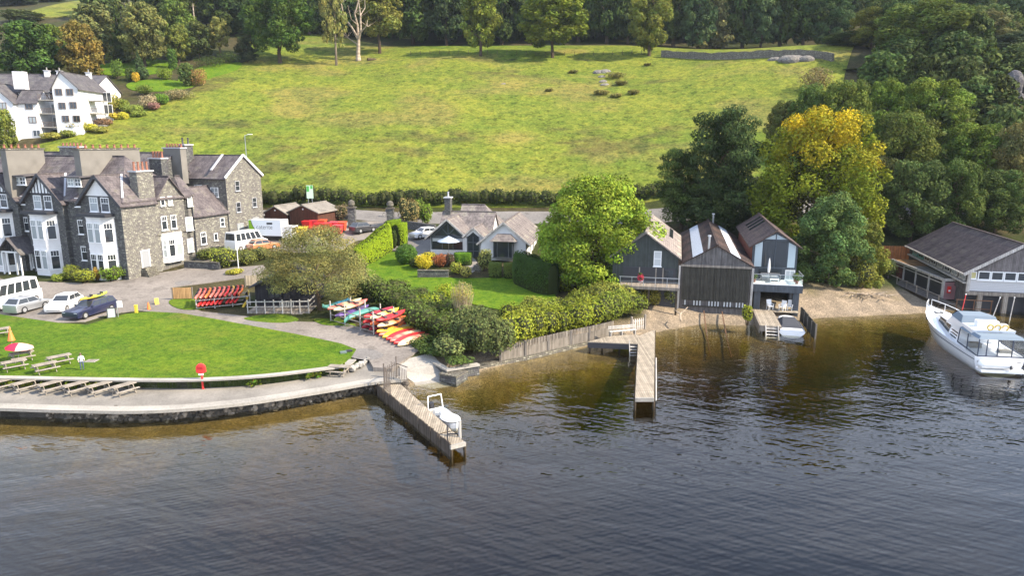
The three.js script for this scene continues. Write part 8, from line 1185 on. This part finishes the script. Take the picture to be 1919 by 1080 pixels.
  { const a = gp(480, 384), t = thing('road_wall', 'dark stone wall with a pale coping along the main road behind the sheds', 'wall'), q = [[-46, 0, -107.2], [-35, 0, -106.9], [-24.5, 0, -106.4]]; wallPath(new MB(), q, -0.45, (x, z) => land(x, z) - 1.5, (x, z) => land(x, z) + 0.75).build('wall', M.stoneD, t); wallPath(new MB(), q.map(([x, y, z]) => [x, y, z + 0.05]), -0.55, (x, z) => land(x, z) + 0.72, (x, z) => land(x, z) + 0.84).build('coping', M.kerb, t); }
  // flower garden beside the apartments
  [[100, 262, 44, 14, [0.2, 0.19, 0.06], 'low brownish yellow shrub at the foot of the apartments, leftmost'], [150, 248, 44, 24, [0.17, 0.14, 0.07], 'purple-brown shrub beside the white apartments'], [172, 248, 30, 16, [0.3, 0.29, 0.05], 'bright yellow shrub nearest the pasture edge'], [212, 210, 34, 32, [0.2, 0.19, 0.06], 'olive shrub under the right-hand apartment gable'], [216, 224, 22, 12, [0.34, 0.27, 0.05], 'golden yellow shrub, left one of the upper pair'], [232, 224, 22, 13, [0.33, 0.31, 0.05], 'lemon yellow shrub, right one of the upper pair'], [250, 212, 40, 16, [0.15, 0.19, 0.05], 'green shrub on the terrace edge right of the yellow pair'], [280, 203, 34, 26, [0.24, 0.2, 0.17], 'pale purple flowering shrub on the terrace edge'], [306, 197, 26, 20, [0.09, 0.16, 0.03], 'round green bush at the top of the garden edge'], [335, 187, 56, 20, [0.2, 0.17, 0.12], 'greyish heather hedge along the top of the garden edge'], [272, 178, 30, 18, [0.09, 0.12, 0.03], 'dark green bush on the curved garden lawn'], [256, 155, 14, 18, [0.3, 0.2, 0.03], 'small orange-yellow bush on the upper terrace'], [246, 152, 18, 26, DK, 'dark bush left of the orange-yellow bush'], [310, 150, 30, 22, [0.12, 0.16, 0.03], 'bright green low bush in the middle garden'], [374, 162, 34, 34, [0.19, 0.12, 0.06], 'reddish brown bush right of the small garden tree'], [238, 118, 26, 20, [0.12, 0.14, 0.05], 'grey-green bush at the left of the upper lawn'], [208, 118, 16, 16, [0.13, 0.15, 0.05], 'pale round bush left of the upper lawn'], [395, 126, 60, 20, DK, 'dark bush row on the field edge, left'], [430, 120, 50, 22, DK, 'dark bush row on the field edge, right'], [222, 148, 26, 34, [0.08, 0.13, 0.03], 'bright green broad column bush left of the blue conifer'], [196, 236, 34, 14, [0.16, 0.1, 0.08], 'dark reddish low shrub between the yellow shrubs and the apartments'], [262, 219, 30, 12, [0.12, 0.15, 0.04], 'mid green low shrub on the sloping garden edge'], [290, 207, 24, 14, [0.2, 0.11, 0.13], 'purple-pink flowering shrub on the garden edge'], [190, 250, 30, 12, [0.2, 0.2, 0.06], 'low olive shrub next to the bright yellow shrub'], [128, 258, 28, 14, [0.15, 0.17, 0.05], 'green low shrub second from the left at the apartments'], [230, 206, 30, 20, [0.13, 0.16, 0.04], 'green shrub right under the corner of the apartment gable']].filter((q) => q[2]).forEach(([x, y, w, h, c, l]) => bushP('garden_shrub', l, 'bush', x, y, w, h, c, { n: 1000, k: 9, leaf: 0.17, heart: false }));
  const sm = (label, x, y, w, h, kind, c, v) => { const p = gp(x, y), s = pxm(-p[2]); tree({ name: 'garden_conifer', label, at: p, w: w * s, h: h * s, kind, col: c, n: 2400, leaf: 0.045, base: 0.02, v }); };
  sm('blue-green pointed conifer on the upper garden lawn', 263, 140, 28, 42, 'conifer', TE, 2); sm('dark green columnar conifer below the yellow-topped bush', 325, 130, 20, 36, 'column', [0.06, 0.11, 0.03], 1); sm('yellow-topped conifer above the dark columnar one', 322, 110, 28, 26, 'round', [0.3, 0.28, 0.03], 1); sm('dark green garden tree with pale-edged foliage left of the reddish bush', 353, 162, 36, 40, 'round', [0.07, 0.1, 0.035], 2); sm('grey-blue round conifer under the pointed one', 268, 150, 26, 22, 'round', TE, 3);
  // the pasture: wall, outcrops, scrub, fence
  const wl = W('1241,107 1290,110 1340,112 1400,110 1450,108 1500,108 1540,110 1562,116'), fw = thing('dry_stone_wall', 'grey dry stone wall along the top right of the pasture', 'wall'); wallPath(new MB(), smoothO(wl, 8).map(([x, y, z], i) => [x, y, z + 0.15 * Math.sin(i)]), -0.7, (x, z) => land(x, z) - 0.5, (x, z) => land(x, z) + 1.75 + 0.1 * Math.sin(x * 0.9) + 0.1 * Math.sin(x * 2.3)).build('wall', M.drywall, fw);
  const rk = mat('outcrop rock', [0.34, 0.32, 0.3], 0.95, { map: T.stone, bumpMap: T.stoneB, bumpScale: 0.05 }), rock = (label, list) => { const o = gp(list[0][0], list[0][1]), t = thing('rock_outcrop', label, 'rock', o), mb = new MB(), q = rng(list[0][0]); for (const [x, y, s] of list) { const p = gp(x, y); for (let i = 0; i < 4; i++) { const g = new THREE.IcosahedronGeometry(s * (0.5 + 0.5 * q()), 1), a = g.attributes.position; mb.geo(g, new THREE.Matrix4().makeRotationFromEuler(new THREE.Euler(q() * 6, q() * 6, q() * 6)).premultiply(new THREE.Matrix4().makeScale(1.3, 0.8, 1)).setPosition(p[0] - o[0] + (q() - 0.5) * s, p[1] - o[1] - 0.1, p[2] - o[2] + (q() - 0.5) * s)); } } mb.build('rock', rk, t); };
  rock('pale rock outcrop showing through the turf right of the pasture middle', [[1122, 137, 1.4], [1132, 136, 1.3], [1127, 145, 0.8], [1130, 154, 1.0], [1133, 160, 1.1], [1118, 135, 0.9]]);
  rock('grey rock outcrop under the dry stone wall', [[1470, 114, 2.0], [1480, 115, 2.2], [1492, 113, 1.8], [1506, 113, 1.5], [1450, 113, 1.2]]); rock('small pale stone in the left middle of the pasture', [[943, 158, 0.6]]);
  { const o = atD(1900, 195, 142), t = thing('rock_outcrop', 'steep grey rock face among the trees at the right edge', 'rock', [o[0], land(o[0], -142) - 1, -142]), q = rng(3), mb = new MB(); for (let i = 0; i < 22; i++) mb.geo(new THREE.IcosahedronGeometry(1.2 + 1.1 * q(), 1), new THREE.Matrix4().makeRotationFromEuler(new THREE.Euler(q() * 6, q() * 6, q() * 6)).premultiply(new THREE.Matrix4().makeScale(0.8, 1.3, 0.8)).setPosition((q() - 0.5) * 7, 0.5 + q() * 5.5, (q() - 0.5) * 3)); mb.build('rock', mat('grey cliff rock', [0.2, 0.19, 0.2], 0.95, { map: T.stone }), t); }
  [[1155, 148, 44, 12, 'scrub right of the pale outcrop'], [1165, 160, 28, 9, 'dark scrub clump below the pale outcrop, nearest it'], [1188, 177, 28, 9, 'dark scrub clump lowest right of the pale outcrop'], [1128, 178, 34, 9, 'scrub clump straight below the pale outcrop'], [1155, 183, 24, 8, 'small scrub clump between the two lowest clumps'], [1075, 138, 20, 6, 'low scrub left of the pale outcrop'], [1213, 124, 14, 5, 'tiny scrub tuft near the rightmost field tree'], [1030, 172, 18, 6, 'small scrub tuft left below the pale outcrop']].forEach(([x, y, w, h, l]) => bushP('scrub', l, 'bush', x, y, w, h, [0.13, 0.12, 0.05], { n: 500, leaf: 0.22, heart: false, k: 5 }));
  bushP('shrub', 'brownish bare bush at the right edge of the pasture above the yellow tree', 'bush', 1528, 170, 70, 44, [0.16, 0.13, 0.08], { n: 1500, leaf: 0.2, heart: false });
  const fp = thing('wire_fence', 'line of thin fence posts along the crest of the pasture', 'fence'), pg = new MB().box(0, 0.55, 0, 0.12, 1.2, 0.12).geometry(); for (let i = 0; i < 26; i++) { const p = gp(770 + i * 18, 104 - 2 * Math.sin(i * 0.3)), m = mesh(pg, 'post', M.bark, fp); m.position.set(p[0], p[1] + 0.1, p[2]); }
  // verges, drive, beds
  drape(smooth(W('318,566 345,558 372,566 384,580 345,582')), 'grass_verge', M.lawn, 0.12, 2); drape(smooth(W('590,600 630,600 668,612 640,612 605,610')), 'grass_verge', M.lawn, 0.1, 2); drape(smooth(W('458,598 520,590 560,600 540,606 480,604')), 'grass_verge', M.lawn, 0.09, 2); drape(W('735,470 750,448 780,436 822,440 826,456 806,470 800,482 775,474'), 'drive', M.road, 0.05, 2);
  for (const [x, y, s] of [[1182, 570, 'left'], [1192, 571, 'right']]) { const p = gp(x, y), c = thing('garden_chair', `white plastic garden chair, ${s} of the pair under the dark green boathouse`, 'chair', p, x * 0.9); new MB().box(0, 0.42, 0, 0.5, 0.05, 0.5).build('seat', M.white, c); new MB().box(0, 0.7, -0.25, 0.5, 0.5, 0.05, 0, -0.2).build('backrest', M.white, c); for (const [a, b] of [[-0.2, -0.2], [0.2, -0.2], [-0.2, 0.2], [0.2, 0.2]]) new MB().box(a, 0.2, b, 0.05, 0.42, 0.05).build('leg', M.white, c); }
  { const p = gp(1272, 600), t = thing('driftwood', 'bleached driftwood branch on the beach in front of the old boathouse', 'driftwood', p), mb = new MB(); mb.tube([0, 0.1, 0.6], [0.1, 0.6, 0], 0.09, 0.07, 6).tube([0.1, 0.6, 0], [1.0, 1.1, -0.8], 0.07, 0.04, 6).tube([0.1, 0.6, 0], [-0.5, 1.0, -0.6], 0.06, 0.03, 6).tube([0.5, 0.8, -0.4], [1.3, 0.6, -0.4], 0.04, 0.02, 5); mb.build('branch', M.barkPale, t); }
  { const p = gp(1622, 556), t = thing('driftwood_pile', 'heap of bleached driftwood at the back of the right-hand beach', 'driftwood', p), q = rng(6), mb = new MB(); for (let i = 0; i < 40; i++) { const x = (q() - 0.5) * 5, z = (q() - 0.5) * 2, a = q() * 3, l = 0.5 + q(); mb.tube([x, 0.1 + 0.3 * q(), z], [x + Math.cos(a) * l, 0.15 + 0.4 * q(), z + Math.sin(a) * l], 0.06, 0.03, 5); } mb.build('branch', M.barkPale, t); }
  { const p = gp(1680, 486), t = thing('board_fence', 'orange-brown board fence behind the boat club lean-to', 'fence', p, -0.2); for (let i = 0; i < 14; i++) new MB().box(-2 + i * 0.32, 0.85, 0, 0.29, 1.9, 0.04).build('board', mats.orangeFence ?? (mats.orangeFence = mat('orange brown boards', [0.36, 0.15, 0.06], 0.8, { map: T.wood })), t); for (const y of [0.4, 1.4]) new MB().box(0.1, y, -0.05, 4.5, 0.1, 0.05).build('rail', M.bark, t); }
}
// ---------- people: one continuous skin grown from tapered limbs ----------
function person(label, at, turn, s, joints, cloth) {
  const t = thing('person', label, 'person', at, turn), N = 44, R = 1.05, Pn = [], Nn = [], C = [];
  const J = joints.bones.map(([a, b, r0, r1]) => [joints[a], joints[b], r0, r1]);
  const field = (x, y, z) => { let d = 9; for (const [a, b, r0, r1] of J) { const vx = b[0] - a[0], vy = b[1] - a[1], vz = b[2] - a[2], l2 = vx * vx + vy * vy + vz * vz || 1e-6, h = clamp(((x - a[0]) * vx + (y - a[1]) * vy + (z - a[2]) * vz) / l2), e = Math.hypot(x - a[0] - vx * h, y - a[1] - vy * h, z - a[2] - vz * h) - mix(r0, r1, h), k = 0.03, m = clamp(0.5 + 0.5 * (d - e) / k); d = mix(d, e, m) - k * m * (1 - m); } return d; };
  const mc = new MarchingCubes(N, new THREE.MeshStandardMaterial(), true, false, 60000); mc.isolation = 0; for (let k = 0; k < N; k++) for (let j = 0; j < N; j++) for (let i = 0; i < N; i++) mc.field[k * N * N + j * N + i] = -field((i / N * 2 - 1) * R, (j / N * 2 - 1) * R + 0.95, (k / N * 2 - 1) * R); mc.update();
  const p = mc.positionArray, n = mc.count; for (let i = 0; i < n; i++) { const x = p[i * 3] * R, y = p[i * 3 + 1] * R + 0.95, z = p[i * 3 + 2] * R; Pn.push(x * s, y * s, z * s); C.push(...cloth(x, y, z)); }
  const g = new THREE.BufferGeometry(); g.setAttribute('position', new THREE.BufferAttribute(new Float32Array(Pn), 3)); g.setAttribute('normal', new THREE.BufferAttribute(new Float32Array(mc.normalArray.slice(0, n * 3)), 3)); g.setAttribute('color', new THREE.BufferAttribute(new Float32Array(C), 3)); g.computeVertexNormals(); mesh(g, 'body', M.cloth ??= mat('skin and cloth', [1, 1, 1], 0.85, { vertexColors: true }), t);
  const hd = joints.head; new MB().geo(new THREE.SphereGeometry(0.118, 12, 9, 0, 6.2832, 0, 1.75), new THREE.Matrix4().makeScale(s, s * 1.08, s * 1.05).setPosition(hd[0] * s, (hd[1] + 0.02) * s, (hd[2] - 0.015) * s)).build('hair', M.hair ??= mat('dark hair', [0.05, 0.035, 0.025], 0.8), t, 0.9); return t;
}
const BONES = [['hip', 'chest', 0.12, 0.135], ['chest', 'neck', 0.12, 0.055], ['neck', 'head', 0.05, 0.095], ['head', 'crown', 0.1, 0.09], ['chest', 'ls', 0.09, 0.065], ['chest', 'rs', 0.09, 0.065], ['ls', 'le', 0.055, 0.042], ['le', 'lw', 0.042, 0.03], ['lw', 'lh', 0.036, 0.028], ['rs', 're', 0.055, 0.042], ['re', 'rw', 0.042, 0.03], ['rw', 'rh', 0.036, 0.028], ['hip', 'll', 0.12, 0.09], ['hip', 'rl', 0.12, 0.09], ['ll', 'lk', 0.088, 0.058], ['lk', 'la', 0.056, 0.038], ['la', 'lt', 0.045, 0.035], ['rl', 'rk', 0.088, 0.058], ['rk', 'ra', 0.056, 0.038], ['ra', 'rt', 0.045, 0.035]];
{
  const st = { bones: BONES, hip: [0, 0.95, 0], chest: [0, 1.32, 0], neck: [0, 1.5, 0], head: [0, 1.62, 0.02], crown: [0, 1.69, 0], ls: [-0.18, 1.4, 0], rs: [0.18, 1.4, 0], le: [-0.26, 1.14, 0.02], lw: [-0.24, 0.95, 0.14], lh: [-0.22, 0.88, 0.2], re: [0.26, 1.13, 0.0], rw: [0.28, 0.9, 0.06], rh: [0.28, 0.8, 0.08], ll: [-0.1, 0.9, 0], lk: [-0.12, 0.5, 0.03], la: [-0.12, 0.09, -0.02], lt: [-0.13, 0.04, 0.12], rl: [0.1, 0.9, 0], rk: [0.12, 0.5, 0.06], ra: [0.12, 0.09, 0.02], rt: [0.13, 0.04, 0.16] };
  const p = gp(156, 696); person('small child in a pale top and dark blue trousers standing on the lawn', [p[0], p[1] + 0.1, p[2]], 0.5, 0.72, st, (x, y, z) => y > 1.5 ? [0.5, 0.32, 0.24] : y > 0.92 ? (Math.abs(x) > 0.2 && y < 1.05 ? [0.5, 0.32, 0.24] : [0.62, 0.63, 0.66]) : y < 0.1 ? [0.05, 0.05, 0.05] : [0.07, 0.09, 0.15]);
  const cy = { ...st, hip: [0, 0.98, -0.15], chest: [0, 1.32, 0.12], neck: [0, 1.47, 0.22], head: [0, 1.56, 0.3], crown: [0, 1.63, 0.29], ls: [-0.17, 1.38, 0.15], rs: [0.17, 1.38, 0.15], le: [-0.22, 1.16, 0.33], lw: [-0.22, 1.05, 0.5], lh: [-0.21, 1.02, 0.56], re: [0.22, 1.16, 0.33], rw: [0.22, 1.05, 0.5], rh: [0.21, 1.02, 0.56], ll: [-0.1, 0.94, -0.12], lk: [-0.12, 0.72, 0.25], la: [-0.12, 0.38, 0.08], lt: [-0.12, 0.32, 0.2], rl: [0.1, 0.94, -0.12], rk: [0.12, 0.56, 0.18], ra: [0.12, 0.2, 0.02], rt: [0.12, 0.14, 0.14] };
  const q = gp(726, 408), ry = 1.2; person('cyclist in a white helmet and dark clothes riding along the main road', [q[0], q[1] + 0.06, q[2]], ry, 1, cy, (x, y, z) => y > 1.58 ? [0.7, 0.7, 0.72] : y > 1.5 ? [0.5, 0.32, 0.24] : y > 0.98 ? [0.05, 0.06, 0.09] : y > 0.55 ? [0.03, 0.03, 0.035] : [0.45, 0.3, 0.22]);
  const b = thing('bicycle', 'dark bicycle under the cyclist on the main road', 'bicycle', [q[0], q[1] + 0.06, q[2]], ry); for (const z of [-0.5, 0.52]) new MB().geo(new THREE.TorusGeometry(0.32, 0.02, 6, 20), new THREE.Matrix4().makeRotationY(Math.PI / 2).setPosition(0, 0.34, z)).build('wheel', M.rubber, b); new MB().tube([0, 0.3, 0], [0, 0.9, -0.18], 0.02).tube([0, 0.3, 0], [0, 0.85, 0.38], 0.02).tube([0, 0.82, -0.15], [0, 0.85, 0.38], 0.02).tube([0, 0.34, -0.5], [0, 0.3, 0], 0.015).tube([0, 0.34, 0.52], [0, 1.0, 0.36], 0.018).build('frame', M.black, b); new MB().box(0, 0.93, -0.2, 0.14, 0.05, 0.26).build('saddle', M.black, b); new MB().tube([-0.22, 1.0, 0.5], [0.22, 1.0, 0.5], 0.015).build('handlebar', M.black, b);
}
camera.updateMatrixWorld(true);
renderer.render(scene, camera);
